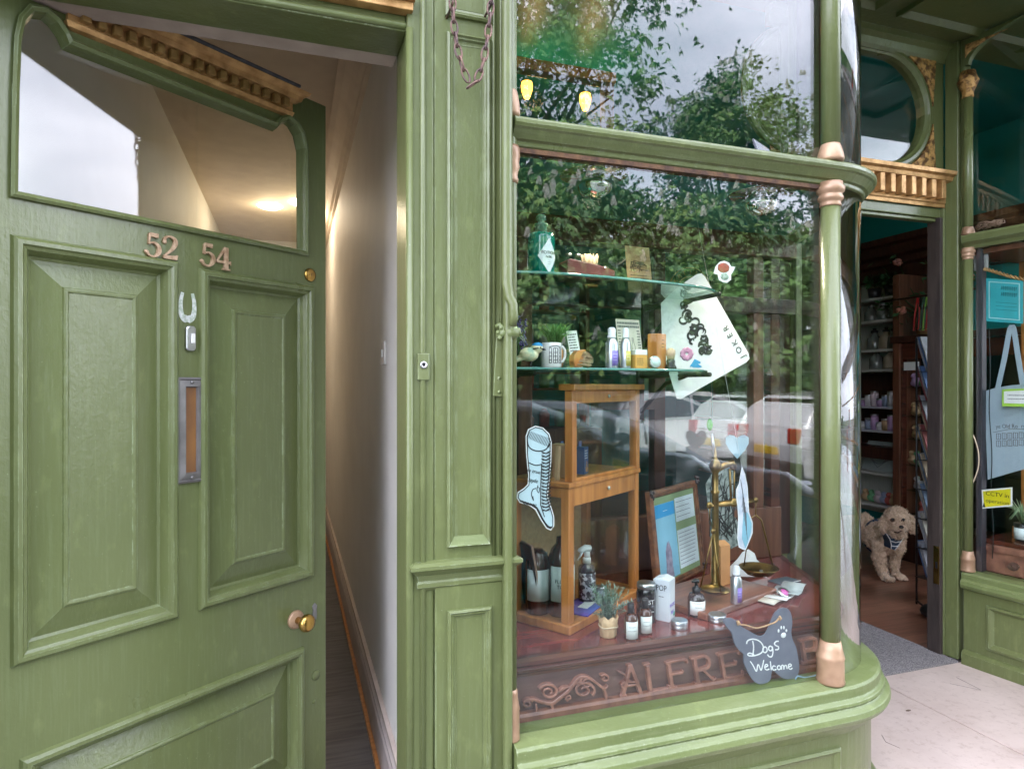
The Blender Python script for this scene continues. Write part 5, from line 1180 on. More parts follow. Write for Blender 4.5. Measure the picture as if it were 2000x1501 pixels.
MB().tube([(g(1449, 911)[0], .001, g(1449, 911)[1]), (g(1449, 911)[0], .3, g(1449, 911)[1] + 1.05)], .0004, 4).build('thread', PAPER, t)
fg2 = [(1378, 945), (1390, 925), (1405, 905), (1422, 900), (1435, 915), (1436, 960), (1430, 1000), (1442, 1020), (1452, 1045), (1446, 1062), (1420, 1075), (1400, 1072), (1388, 1050), (1384, 1000)]
t, g = decal('paper_figure', 'grey printed paper cut-out standing behind the brass scales', 'cut-out', fg2, pm('grey_green_card', (.30, .34, .32), (.10, .13, .12), rough=.6, scale=38, lo=.42, hi=.56), 1.95)
m = MB()
for k in range(16): m.ribbon([g(rd.uniform(1385, 1440), rd.uniform(915, 1060)) for _ in range(3)], .0035, -.0009 - k * 1e-5, .0001, sub=3)
m.build('ink_drawing', BLACK, t)
for u, v, lab, Yd, cat in ((1440, 868, 'pale blue heart shaped paper hanging behind the scales', 2.05, 'heart'),):
    P_ = [(u + 26 * .9 * (math.sin(a) ** 3), v - (13 * math.cos(a) - 5 * math.cos(2 * a) - 2 * math.cos(3 * a)) * 1.75) for a in [i * .35 for i in range(18)]]
    decal('paper_heart', lab, cat, P_, pm('translucent_blue', (.36, .55, .66), rough=.5), Yd)
# slate dog sign
YSG = 1.522
def C5p(x, y): return G(990 + x / 3.077, 1120 + y / 3.077, YSG)
sl = [(1300, 285), (1312, 268), (1345, 265), (1368, 276), (1392, 300), (1425, 325), (1470, 350), (1500, 368), (1528, 374), (1552, 362), (1572, 325), (1590, 280), (1612, 235), (1640, 210), (1680, 206), (1706, 232), (1716, 290), (1710, 350), (1718, 395), (1738, 440), (1752, 510), (1758, 570), (1742, 618), (1712, 632), (1668, 630), (1634, 608), (1606, 582), (1592, 590), (1584, 635), (1560, 655), (1515, 662), (1478, 636), (1444, 580), (1424, 525), (1424, 485), (1396, 458), (1368, 415), (1352, 355), (1322, 320)]
P_ = [C5p(*p) for p in smooth_path(sl + sl[:1], sub=3)[:-1]]; c0 = C5p(1560, 480)
sg = thing('dog_shaped_sign', 'slate sign shaped like a dog reading Dogs Welcome, inside the glass', 'sign', (c0[0], YSG, c0[1]))
MB().prism([(a - c0[0], b - c0[1]) for a, b in P_], 0, .004).build('slate', pm('slate', (.14, .15, .19), (.10, .11, .145), rough=.6, scale=14, bump=.1), sg, bevel=.0008)
CHALK = pm('white_marker', (.85, .86, .84), rough=.6)
def circ(x, y, rx, ry, a0=0, n=13, full=370): return [(x + rx * math.cos(R(a0 + full * i / (n - 1))), y - ry * math.sin(R(a0 + full * i / (n - 1)))) for i in range(n)]
def q5(P_): return [(C5p(*p)[0] - c0[0], C5p(*p)[1] - c0[1]) for p in P_]
m = MB(); k = 0
for st in ([(1476, 402), (1482, 440), (1477, 488)], [(1440, 420), (1447, 400), (1480, 391), (1518, 404), (1540, 436), (1532, 470), (1500, 487), (1462, 492), (1446, 484), (1458, 475), (1484, 484)], circ(1550, 455, 13, 17, 90), circ(1583, 447, 11, 14, 60), [(1594, 436), (1598, 470), (1590, 496), (1574, 495), (1566, 484)], [(1632, 404), (1618, 405), (1607, 418), (1616, 430), (1630, 436), (1630, 452), (1612, 455)],
           [(1462, 525), (1478, 548), (1498, 584), (1505, 552), (1512, 545), (1526, 578), (1536, 548), (1543, 516)], [(1546, 562), (1566, 552), (1562, 542), (1551, 548), (1550, 568), (1562, 576), (1576, 570)], [(1582, 525), (1585, 550), (1588, 576)], [(1614, 556), (1602, 551), (1594, 564), (1602, 577), (1618, 572)], circ(1634, 562, 10, 12, 90), [(1650, 574), (1650, 551), (1660, 549), (1664, 572), (1667, 553), (1678, 549), (1683, 570)], [(1688, 560), (1708, 550), (1703, 540), (1692, 545), (1692, 564), (1704, 572), (1714, 564)]):
    m.ribbon(q5(st), .0032 if k < 6 else .0027, -.0012 - k * 3e-5, .0005, sub=4); k += 1
m.build('lettering', CHALK, sg, label='white handwritten words Dogs Welcome')
m = MB()
for x, y, rx, ry in ((1662, 368, 20, 17), (1632, 342, 7, 11), (1648, 322, 6, 11), (1664, 322, 6, 11), (1679, 340, 7, 10)):
    a, b = q5([(x, y)])[0]; kk = pxs(1500, YSG) / 3.077; m.blob((a, -.0004, b), (rx * kk, .0012, ry * kk), 2)
m.build('paw_print', CHALK, sg)
TW = pm('twine', (.55, .34, .18), (.42, .24, .12), rough=.8, scale=200, stretch=(1, 1, 1))
m = MB(); m.tube([(a, -.004, b) for a, b in smooth_path(q5([(1378, 280), (1385, 298), (1430, 305), (1490, 322), (1540, 312), (1580, 298), (1610, 285), (1628, 262)]), sub=5)], .0022, 6)
for x, y in ((1382, 290), (1632, 262)): a, b = q5([(x, y)])[0]; m.tube([(a - .002, -.005, b - .006), (a + .002, -.007, b), (a - .001, -.005, b + .006)], [.003, .0045, .003], 7)
m.build('twine', TW, sg)
MB().tube([(a, .0, b) for a, b in smooth_path(q5([(1730, 650), (1745, 615), (1790, 622), (1850, 612), (1868, 596)]), sub=4)], .0022, 6).build('cord', pm('blue_cord', (.25, .38, .50), rough=.7), sg)

# ---- wooden display cabinet
A0 = onZ(1113, 1242, ZC); A1 = onZ(1256, 1161, ZC); A2 = onZ(1006, 1199, ZC)
cang = math.atan2(A1.y - A0.y, A1.x - A0.x); cw = (A1 - A0).length; cd = (A2 - A0).length
cab = thing('display_cabinet', 'stepped orange wood display cabinet with glazed front on the window counter', 'cabinet', (A0.x, A0.y, ZC), cang)
zl = 1.215 - ZC; zu = 1.505 - ZC
m = MB(); m.box(0, 0, 0, cw, cd, .026); m.build('base', WOODO, cab, bevel=.004)
def post(x0, y0, x1, y1, z0, z1, nm='post', mt=WOODO): return MB().box(x0, y0, z0, x1, y1, z1).build(nm, mt, cab, bevel=.002)
post(.010, .010, .038, .036, .0261, zl - .0005); post(cw - .036, .010, cw - .010, .036, .0261, zl - .0005); post(.010, cd - .036, .038, cd - .010, .0261, zl - .0005); post(cw - .036, cd - .036, cw - .010, cd - .010, .0261, zl - .0005)
post(.006, .006, cw - .006, cd - .006, zl, zl + .014, 'shelf_board'); post(.0382, .012, cw - .0362, .034, zl - .055, zl - .0006, 'rail'); post(.012, .0362, .034, cd - .0362, zl - .03, zl - .0006, 'rail')
# upper glazed frame
post(.026, .008, .050, .034, zl + .0142, zu - .018); post(cw - .032, .008, cw - .008, .034, zl + .0142, zu - .018); post(.0502, .010, cw - .0322, .032, zu - .055, zu - .0182, 'rail')
post(.018, -.004, cw + .004, .050, zu - .0178, zu, 'top_board'); post(.0502, .010, cw - .0322, .030, zl + .0142, zl + .024, 'rail')
post(.0502, .019, cw - .0322, .022, zl + .0242, zu - .0552, 'pane', GLASS); post(.0384, .020, cw - .0364, .023, .0262, zl - .0552, 'pane', GLASS); post(.020, .0364, .023, cd - .0364, .0262, zl - .0304, 'pane', GLASS)
post(.036, cd - .014, cw - .036, cd - .0102, .0262, zl - .001, 'back_panel', KRAFT)
for z in (zu - .036, zl - .026): MB(Matrix.Translation((cw * .52, .008, z)) @ Matrix.Rotation(R(90), 4, 'X')).lathe([(0, .004), (.005, .003), (.006, 0)], seg=12).build('knob', pm('pearl', (.6, .62, .55), rough=.2), cab)
CM = Matrix.Translation(cab.location) @ Matrix.Rotation(cang, 4, 'Z')
def inC(x, y, z): return tuple(CM @ Vector((x, y, z)))
# contents of the cabinet
t = lathe_thing('pump_bottle', 'tall amber bottle with silver pump on top of the cabinet step', 'bottle', inC(.035, .13, zl + .0145), [('body', AMBER, [(0, 0), (.029, 0), (.031, .004), (.031, .080), (.022, .098), (.012, .102)]), ('pump', CHROME, [(.014, .102), (.014, .118), (.0125, .119), (.0125, .138), (.004, .139), (.004, .146), (0, .147)])])
wrap(t, 'label', LABELW, .0315, .016, .070, -160, -20)
def carton(name, lab, loc, w, d, h, mat, rz, cat='carton'):
    t = thing(name, lab, cat, loc, rz); MB().box(-w / 2, -d / 2, 0, w / 2, d / 2, h).build('carton', mat, t, bevel=.001); return t
t = carton('kraft_carton', 'tall kraft carton on the cabinet step beside the blue boxes', inC(.105, .10, zl + .0145), .042, .04, .098, pm('kraft_smooth', (.48, .30, .17), rough=.7), cang + .3); lines(t, .0, .014, .06, .09, 3, .001, INKB, y=-.0207)
t = carton('slim_carton', 'slim pale wooden strip leaning by the amber bottle', inC(.034, .065, zl + .0145), .014, .010, .098, pm('pale_strip', (.52, .36, .2), rough=.6), cang); t.rotation_euler[1] = R(5)
BLUEC = pm('blue_card', (.03, .09, .30), (.02, .06, .22), rough=.4)
for i, (x, y, lab) in enumerate(((.165, .13, 'dark blue carton at the back of the cabinet step'), (.205, .09, 'dark blue carton with a flame picture on the cabinet step'))):
    t = carton('blue_carton', lab, inC(x, y, zl + .0145), .044, .035, .082 if i else .085, BLUEC, cang + .25); t['group'] = 'blue cartons'
    lines(t, -.018, .016, .045, .075, 4, .001, PAPER, y=-.0182)
    MB().prism([(-.014, .08), (-.012, .10), (.012, .10), (.014, .08)], .002, .004).build('hanging_tab', BLUEC, t)
    if i: m = MB(); m.prism([(-.006, .006), (.012, .006), (.014, .018), (.008, .022), (.008, .034), (.002, .040), (-.002, .026), (-.010, .018)], -.0184, -.0176); m.build('flame_print', pm('flame_ink', (.70, .30, .08), (.3, .15, .1), rough=.5, scale=120), t)
t = lathe_thing('flower_tonic_bottle', 'big amber bottle labelled FLOWER TONIC inside the cabinet', 'bottle', inC(.072, .075, .027), [('body', AMBER, [(0, 0), (.036, 0), (.038, .004), (.038, .165), (.030, .190), (.016, .205), (.014, .225), (.0, .226)])])
wrap(t, 'label', LABELW, .0385, .045, .145, -165, -10); wraptext(t, 'FLOWER\nTONIC', .016, .0388, .095, -58, BLACK, sx=.9)
t = lathe_thing('dark_bottle', 'second dark amber bottle behind the corner post of the cabinet', 'bottle', inC(.045, .14, .027), [('body', AMBER, [(0, 0), (.034, 0), (.036, .004), (.036, .15), (.028, .172), (.014, .185), (0, .186)])]); wrap(t, 'label', LABELW, .0365, .04, .13, -170, -20)
def standcard(name, lab, x, y, w, h, mat, cat='card', lean=-7, rz=0): 
    t = thing(name, lab, cat, inC(x, y, .027)); t.rotation_euler = (R(lean), 0, cang + rz); MB().box(-w / 2, 0, 0, w / 2, .003, h).build('card', mat, t); return t
t = standcard('kraft_notice', 'kraft paper notice standing in the cabinet behind the tonic bottle', .150, .12, .105, .165, KRAFT)
lines(t, -.035, .04, .04, .062, 3, .001, INKB); lines(t, -.035, .035, .015, .036, 3, .001, INKB); m = MB()
for x in (-.018, .018): m.ribbon([(x - .009, .075), (x - .009, .09), (x - .004, .094), (x + .004, .094), (x + .009, .09), (x + .009, .075), (x - .009, .075)], .0014, -.0009, .0001)
for k in range(5): m.box(-.03 + k * .007, -.001, .136, -.025 + k * .007, .0001, .152)
m.build('drawing', INKB, t)
SB = inC(.215, .075, .027)
t = lathe_thing('trigger_spray', 'dark blue patterned spray bottle with white trigger in the cabinet', 'spray bottle', SB, [('body', pm('navy_bottle', (.022, .02, .05), (.012, .012, .03), rough=.15, coat=.5), [(0, 0), (.025, 0), (.027, .004), (.027, .095), (.024, .108), (.014, .114), (.012, .12)])], rz=0)
wrap(t, 'label', pm('floral_print', (.62, .60, .68), (.03, .03, .06), rough=.5, scale=95, lo=.50, hi=.53), .0274, .012, .090, -170, -10)
m = MB(); m.lathe([(.013, .114), (.013, .132), (.009, .134)], seg=20); m.tube([(.002, 0, .130), (.0, 0, .152)], .009, 10); m.tube([(.012, 0, .160), (-.006, 0, .163), (-.024, -.004, .158), (-.028, -.004, .154)], [.010, .011, .008, .006], 10); m.tube([(-.016, -.004, .155), (-.024, -.005, .142), (-.034, -.006, .128)], [.004, .0035, .002], 6)
m.build('trigger', pm('white_plastic', (.80, .80, .80), rough=.3), t)
t = thing('blue_booklet', 'glossy blue booklet lying flat in the cabinet', 'booklet', inC(.17, .055, .0275), cang + R(8)); MB().box(-.085, -.045, 0, .085, .045, .003).build('cover', pm('booklet_blue', (.04, .13, .50), (.10, .03, .30), rough=.25, scale=9, coat=.4), t); MB().prism([(-.03, 0), (.04, 0), (.03, .001), (-.03, .001)], -.02, .01, T=Matrix.Translation((0, 0, .0031))).build('print_stripe', PAPER, t)
bd = thing('blackboard', 'small framed blackboard with green and white chalk writing in the cabinet', 'blackboard', inC(.062, cd - .05, .027)); bd.rotation_euler = (R(-10), 0, cang + R(62))
BW, BH = .15, .205
m = MB(Matrix.Translation((0, -.002, 0))); m.frame(-BW / 2, 0, BW / 2, BH, [(0, 0), (0, .006), (.012, .006), (.013, .0)]); m.build('frame', pm('driftwood', (.38, .26, .19), rough=.6), bd); MB().box(-BW / 2 + .002, -.002, .002, BW / 2 - .002, .002, BH - .002).build('board', BLKP, bd)
m = MB(); m2 = MB(); rd = random.Random(21)
for r_ in range(4):
    x = -.055; z = .165 - r_ * .036
    while x < .05:
        (m if r_ < 2 else m2).ribbon([(x + rd.uniform(-.002, .01), z + rd.uniform(-.013, .013)) for _ in range(4)], .0018, -.0030, -.0021, sub=3); x += .014
m.build('chalk_writing', pm('green_chalk', (.15, .60, .42), rough=.8), bd); m2.build('chalk_writing', pm('lilac_chalk', (.50, .42, .62), rough=.8), bd)

# ---- framed notice
f0 = onZ(1284, 1160, ZC); f1 = onZ(1374, 1113, ZC); fa = math.atan2(f1.y - f0.y, f1.x - f0.x); fw = (f1 - f0).length; fh = (1160 - 962) * dep(f0) / F
fr = thing('framed_notice', 'ornate brown picture frame with a blue horse leaflet and typed pages', 'picture frame', f0); fr.rotation_euler = (R(-6), 0, fa)
m = MB(); m.frame(0, 0, fw, fh, [(0, -.012), (0, .004), (.004, .010), (.010, .012), (.013, .008), (.020, .008), (.024, .004), (.026, -.001)]); m.build('frame', pm('carved_frame', (.24, .10, .045), (.09, .035, .02), rough=.4, scale=30, bump=.5), fr)
m = MB(); rd = random.Random(4)
for cx_0, cz_0 in ((0.004, fh - .004), (fw - .006, fh - .006), (fw - .006, .02)):
    for k in range(9): m.blob((cx_0 + rd.gauss(0, .007), -.010 + rd.gauss(0, .003), cz_0 + rd.gauss(0, .010)), (.007, .006, .007), 1, .3)
m.build('corner_ornament', pm('dark_ornament', (.05, .04, .045), rough=.5), fr)
MB().box(.024, -.001, .024, fw - .024, .002, fh - .024).build('mount', pm('sage_mount', (.23, .32, .16), (.2, .28, .14), rough=.7), fr)
xa_, xb_ = .028, .028 + (fw - .056) * .47
lf_ = MB().box(xa_, -.0022, .030, xb_, -.0011, fh - .050).build('leaflet', pm('sky_leaflet', (.24, .52, .68), (.2, .45, .6), rough=.4), fr)
MB().box(xa_, -.0030, fh - .095, xb_, -.0023, fh - .0502).build('title_band', pm('title_blue', (.02, .30, .62), rough=.4), lf_)
text('~~~~~~', .012, 'lettering', PAPER, lf_, ((xa_ + xb_) / 2, -.0034, fh - .075), shear=.3, sx=.75)
m = MB(); xm = (xa_ + xb_) / 2
m.prism([(xm - .03, .032), (xm - .022, .08), (xm - .02, .125), (xm - .008, .145), (xm - .004, .155), (xm + .002, .146), (xm + .008, .156), (xm + .012, .146), (xm + .024, .12), (xm + .022, .07), (xm + .028, .032)], -.0030, -.0023); m.build('horse_print', pm('grey_horse', (.36, .33, .42), (.16, .14, .22), rough=.5, scale=40), lf_)
for k, (za, zb2_) in enumerate(((fh * .62, fh - .045), (.045, fh * .53))):
    pg = MB().box(xb_ + .008, -.0022, za, fw - .032, -.0011, zb2_).build('typed_page', pm('page_blue', (.66, .76, .80), rough=.6), fr); lines(pg, xb_ + .014, fw - .038, za + .008, zb2_ - .006, 4 if k == 0 else 9, .0008, INKG, y=-.0028)

# ---- brass scales
YSC = 1.80; k = pxs(1397, YSC)
def sc(u, v, Y=YSC): p = onY(u, v, Y); return Vector((p.x, Y, p.z))
base = sc(1397, 1150); base.z = ZC + .022
scl = thing('brass_scales', 'antique brass balance scales with two hanging pans in the window', 'scales', base)
def r_s(u, v, Y=YSC): return sc(u, v, Y) - base
zt = r_s(1397, 905).z
wb = thing('wooden_plinth', 'flat reddish wooden board under the brass scales', 'board', (onZ(1400, 1170, ZC).x, 1.80, ZC), R(20)); MB().box(-.20, -.115, 0, .19, .125, .0215).build('board', pm('plinth_wood', (.26, .095, .05), (.17, .06, .035), rough=.3, scale=4, stretch=(1, 12, 12), coat=.2), wb, bevel=.004)
m = MB(); m.lathe([(.0, 0), (.045, 0), (.047, .006), (.030, .012), (.016, .020), (.012, .03), (.011, zt - .10), (.015, zt - .09), (.010, zt - .085), (.010, zt - .03), (.016, zt - .02), (.020, zt - .008), (.016, zt + .006), (.006, zt + .018), (.004, zt + .04), (.001, zt + .055), (0, zt + .055)], seg=24); m.build('column', OLDBR, scl)
bl_, brr = r_s(1386, 986), r_s(1476, 976)
m = MB(); m.tube([bl_, bl_.lerp(brr, .5) + Vector((0, 0, .0)), brr], [.008, .013, .007], 8, flat=.5); m.blob(tuple(bl_.lerp(brr, .52)), (.016, .010, .016), 2); m.blob(tuple(bl_), (.012, .008, .012), 2); m.blob(tuple(brr), (.010, .008, .010), 2)
m.tube([Vector((0, 0, zt - .02)), r_s(1415, 908), r_s(1430, 903), r_s(1434, 915)], [.010, .011, .012, .010], 10); m.tube([r_s(1425, 915), r_s(1428, 975)], .004, 6); m.tube([r_s(1434, 915), r_s(1434, 970)], .003, 6); m.blob(tuple(r_s(1432, 910)), (.014, .010, .014), 2)
m.build('beam', OLDBR, scl)
pl, pr = r_s(1397, 1150, 1.72), r_s(1482, 1122, 1.83); pl = r_s(1393, 1158, 1.72)
for end, pan_c, rad, dp in ((bl_, pl, .040, .012), (brr, pr, .066, .022)):
    m = MB(); m.lathe([(0, 0), (rad * .6, .003), (rad * .92, dp), (rad, dp + .003), (rad * .98, dp + .005), (rad * .9, dp + .002), (rad * .58, .006), (0, .004)], tuple(pan_c), seg=36); pn = m.build('pan', OLDBR, scl)
    hk = end + Vector((0, 0, -.05)); m = MB(); m.tube([end, hk], .0022, 6)
    top = Vector((pan_c.x, pan_c.y, hk.z - .015)) if rad < .05 else hk
    m.tube([hk, top], .002, 5)
    if rad < .05:
        for q in range(3): a = q * 2.09 + .5; m.tube([top, pan_c + Vector((rad * .96 * math.cos(a), rad * .96 * math.sin(a), dp + .003))], .0024, 6)
        m.blob(tuple(top), (.010, .006, .010), 1)
    else:
        e2 = r_s(1487, 1015); m.tube([hk, r_s(1484, 1012), e2, pan_c + Vector((rad * .75, -.01, dp + .01))], .003, 6); m.tube([hk, r_s(1466, 1012), pan_c + Vector((-rad * .8, .01, dp + .01))], .002, 6)
    m.build('pan_hanger', OLDBR, scl)
m = MB(); rd = random.Random(9)
for q in range(26): a = rd.uniform(0, 6.28); r1 = rd.uniform(0, .038); m.lathe([(0, 0), (.006, 0), (.006, .0015), (0, .0015)], (pr.x + r1 * math.cos(a) - .01, pr.y + r1 * math.sin(a) - .02, pr.z + .008 + rd.uniform(0, .008)), seg=8)
cn_ = m.build('chain_heap', STEEL, None); cn_.location = base; tag(cn_, 'little heap of silver chain links in the larger scale pan', 'jewellery')
t = thing('orange_carton', 'tall orange kraft box beside the lilac spray bottle', 'box', (sc(1407, 900, 1.86).x, 1.86, ZC + .022), R(18)); hh = 86 * pxs(1407, 1.86)
m = MB(); m.box(-.026, -.02, 0, .026, .02, hh * .88); m.add([(-.026, -.02, hh * .88), (.026, -.02, hh * .88), (.026, .02, hh * .88), (-.026, .02, hh * .88), (-.024, 0, hh), (.024, 0, hh * .97)], [(0, 1, 5, 4), (2, 3, 4, 5), (0, 4, 3), (1, 2, 5)]); m.build('carton', pm('orange_kraft', (.62, .30, .12), rough=.6), t)
lo_ = onZ(1438, 1177, ZC + .0215); spray(1438, 'silver spray bottle with a lilac label in front of the scales', LILAC, Y=lo_.y, sh=ZC + .022, k=.95, h=1.04)
# white paper rabbit-like plain shape
fg3 = [(1420, 1125), (1424, 1108), (1440, 1092), (1450, 1078), (1462, 1072), (1474, 1080), (1478, 1092), (1492, 1104), (1503, 1118), (1506, 1126)]
decal('white_card', 'plain white rounded card standing behind the larger scale pan', 'card', fg3, PAPER, 1.93)

# ---- things along the front of the counter
def base_at(u, v, z=ZC): p = onZ(u, v, z); return (p.x, p.y, z), dep(p) / F
loc, k = base_at(1188, 1241)
pot = thing('rosemary_plant', 'lavender plant in a kraft paper wrapped pot in front of the cabinet', 'plant', loc)
h = 40 * k; m = MB(); prof = [(0, 0), (.021, 0), (.023, .004), (.025, h * .6), (.028, h), (.024, h), (.02, h * .6)]; m.lathe(prof, seg=40)
for i, (x, y, z) in enumerate(m.v): a = math.atan2(y, x); q = 1 + .045 * math.sin(9 * a + z * 60) + .03 * noise.noise(Vector((x, y, z)) * 90); m.v[i] = (x * q, y * q, z + (.004 * math.sin(7 * a) if z > h * .8 else 0))
m.build('paper_wrap', pm('crumpled_kraft', (.60, .42, .24), (.48, .32, .17), rough=.8, scale=40, bump=.6, bscale=60), pot); m = MB(); m.tube([(.0262 * math.cos(a), .0262 * math.sin(a), h * .52 + .002 * math.sin(3 * a)) for a in [i * .35 for i in range(18)]], .0022, 6, closed=True); m.build('raffia', pm('raffia', (.66, .52, .34), rough=.8), pot)
m = MB(); st = MB(); rd = random.Random(31)
for q in range(46):
    a = rd.uniform(0, 6.28); r1 = abs(rd.gauss(0, .030)); hh = rd.uniform(.045, .10) * (1 - r1 * 4); e = Vector((r1 * math.cos(a) * 1.35, r1 * math.sin(a), h + hh)); b = Vector((rd.uniform(-.01, .01), rd.uniform(-.01, .01), h * .8)); mid = b.lerp(e, .5) + Vector((0, 0, .008)); st.tube([b, mid, e], [.0011, .0008, .0004], 4)
    for i in range(30):
        t_ = rd.uniform(.15, 1); p = b.lerp(mid, t_ * 2) if t_ < .5 else mid.lerp(e, t_ * 2 - 1); d = Vector((rd.uniform(-1, 1), rd.uniform(-1, 1), rd.uniform(-.1, 1.2))).normalized() * rd.uniform(.008, .015); sd = d.cross(Vector((0, 0, 1))).normalized() * .0009; m.cur = rd.choice((0, 0, 1)); m.add([p - sd, p + sd, p + d * .6 + sd, p + d, p + d * .6 - sd], [(0, 1, 2, 3, 4)])
for e0 in ((.055, .0, .062), (.050, -.01, .05), (-.045, 0, .05)):
    b = Vector((0, 0, h)); e = Vector(e0) + Vector((0, 0, h * .3)); st.tube([b, b.lerp(e, .6) + Vector((0, 0, .01)), e], .001, 4)
    for i in range(60): t_ = rd.uniform(.2, 1); p = b.lerp(e, t_); d = Vector((rd.uniform(-1, 1), rd.uniform(-1, 1), rd.uniform(-.4, .8))).normalized() * .012; sd = d.cross(Vector((0, 0, 1))).normalized() * .0009; m.add([p - sd, p + sd, p + d], [(0, 1, 2)])
m.build('leaves', [pm('lavender_leaf', (.20, .30, .22), (.13, .21, .16), rough=.7), pm('lavender_leaf_pale', (.34, .42, .34), (.25, .33, .26), rough=.7)], pot); st.build('stem', MATS['lavender_leaf'], pot)
MB().tube([(.016, -.018, h * .9), (.018, -.020, h + .045)], .0016, 5).build('plant_stick', WOODO, pot)
BLAB = pm('brown_label', (.74, .78, .74), rough=.5)
def dropper(u, v, w, h, lab):
    loc, k = base_at(u, v); r_ = w * k / 2; H_ = h * k
    t = lathe_thing('small_bottle', lab, 'bottle', loc, [('body', AMBER, [(0, 0), (r_ * .95, 0), (r_, .002), (r_, H_ * .56), (r_ * .8, H_ * .68), (r_ * .42, H_ * .74)]), ('cap', BLKP, [(r_ * .5, H_ * .74), (r_ * .52, H_ * .98), (r_ * .45, H_), (0, H_)])], 'small amber bottles on the counter')
    wrap(t, 'label', BLAB, r_ * 1.015, H_ * .06, H_ * .53, -160, -10); wraptext(t, '~~~\n~~~~', r_ * .55, r_ * 1.03, H_ * .34, -95, BLACK)
dropper(1232, 1247, 27, 70, 'small amber bottle with a pale label, the nearer one beside the potted plant'); dropper(1260, 1236, 26, 68, 'small amber bottle with a pale label, the one in front of the dark jar')
def jar(u, v, w, h, lab, body, lid, lb_, cat='jar', fill=None, nm='jar'):
    loc, k = base_at(u, v); r_ = w * k / 2; H_ = h * k
    t = lathe_thing(nm, lab, cat, loc, [('body', body, [(0, 0), (r_ * .95, 0), (r_, .003), (r_, H_ * .74), (r_ * .9, H_ * .84), (r_ * .88, H_ * .86)]), ('lid', lid, [(r_ * .92, H_ * .86), (r_ * .95, H_ * .88), (r_ * .95, H_ * .98), (r_ * .88, H_), (0, H_)])])
    if fill: MB().lathe([(0, .003), (r_ * .92, .003), (r_ * .92, H_ * .6), (0, H_ * .6)]).build('contents', fill, t)
    return t, r_, H_
t, r_, H_ = jar(1262, 1212, 38, 76, 'black glass jar with silver lid and JUST lettering behind the small bottles', pm('black_glass', (.02, .017, .02), rough=.08, coat=.6), STEEL, None)
wraptext(t, 'JUST', r_ * .62, r_ * 1.01, H_ * .55, -25, PAPER); wraptext(t, '~~~~', r_ * .52, r_ * 1.01, H_ * .32, -25, PAPER)
loc = inC(.235, .035, .027); t = lathe_thing('glass_jar', 'patterned glass jar with a silver lid at the front of the cabinet', 'jar', loc, [('body', pm('printed_jar', (.50, .56, .62), (.06, .09, .16), rough=.15, scale=60, coat=.5), [(0, 0), (.018, 0), (.020, .003), (.020, .034), (.017, .040)]), ('lid', STEEL, [(.0185, .040), (.0185, .048), (0, .049)])])
loc, k = base_at(1306, 1214); pb = thing('soap_carton', 'white printed carton with large thin letters POP on its face', 'carton', loc, R(-6)); W_, H_ = 26 * k, 80 * k
fx0, fx1 = -.4 * W_, 1.25 * W_
pb.rotation_euler = (0, 0, R(38)); bw = .046
m = MB(); m.box(-.003, -.003, 0, .046, .046, H_); m.add([(-.003, -.003, H_), (.046, -.003, H_), (.046, .046, H_), (-.003, .046, H_), (.0, .02, H_ + .007), (.046, .02, H_ + .007)], [(0, 1, 5, 4), (2, 3, 4, 5), (0, 4, 3), (1, 2, 5)]); m.build('carton', pm('white_carton', (.74, .76, .78), (.64, .68, .74), rough=.45, scale=14), pb, bevel=.0008)
for s, z, sz in (('PLASTIC', H_ * .38, .014), ('FREE', H_ * .20, .014)): text(s, sz, 'lettering', LILAC, pb, (.0215, -.0036, z), extrude=.0003, sx=.8)
for s, z, sz in (('POP', H_ * .80, .024), ('~~', H_ * .60, .018)): text(s, sz, 'lettering', BLACK, pb, (-.0036, .0215, z), rz=R(-90), extrude=.0003, sx=.75)
MB(Matrix.Translation((.036, -.0034, .016)) @ Matrix.Rotation(R(90), 4, 'X')).lathe([(0, .0004), (.007, .0004), (.007, 0)], seg=18).build('mint_dot', pm('mint_ink', (.15, .55, .45), rough=.5), pb)
def tin(u, v, w, h, lab): loc, k = base_at(u, v); r_ = w * k / 2; H_ = h * k; lathe_thing('flat_tin', lab, 'tin', loc, [('tin', STEEL, [(0, 0), (r_ * .97, 0), (r_, .002), (r_, H_ * .45), (r_ * .985, H_ * .47)]), ('lid', ALU, [(r_ * 1.0, H_ * .47), (r_ * 1.01, H_ * .5), (r_ * 1.01, H_ * .95), (r_ * .96, H_), (r_ * .9, H_ * .97), (0, H_ * .97)])], 'flat silver tins')
tin(1327, 1226, 32, 17, 'flat round silver tin in front of the white carton'); tin(1401, 1213, 33, 15, 'flat round silver tin between the pump bottle and the slate sign')
loc, k = base_at(1360, 1201); t = lathe_thing('lotion_bottle', 'dark brown lotion bottle with black pump and white label', 'bottle', loc, [('body', pm('dark_bottle_glass', (.035, .02, .022), rough=.1, coat=.6), [(0, 0), (.024, 0), (.0255, .003), (.0255, .052), (.020, .066), (.011, .070)]), ('collar', BLKP, [(.012, .070), (.012, .084), (.005, .085), (.004, .098), (.009, .099), (.009, .108), (0, .109)])])
m = MB(); m.tube([(0, 0, .104), (-.018, -.006, .104)], .0035, 8); m.build('spout', BLKP, t); wrap(t, 'label', PAPER, .0259, .008, .048, -170, -10); wraptext(t, '~~~~\n~~~', .012, .0262, .038, -110, BLACK)
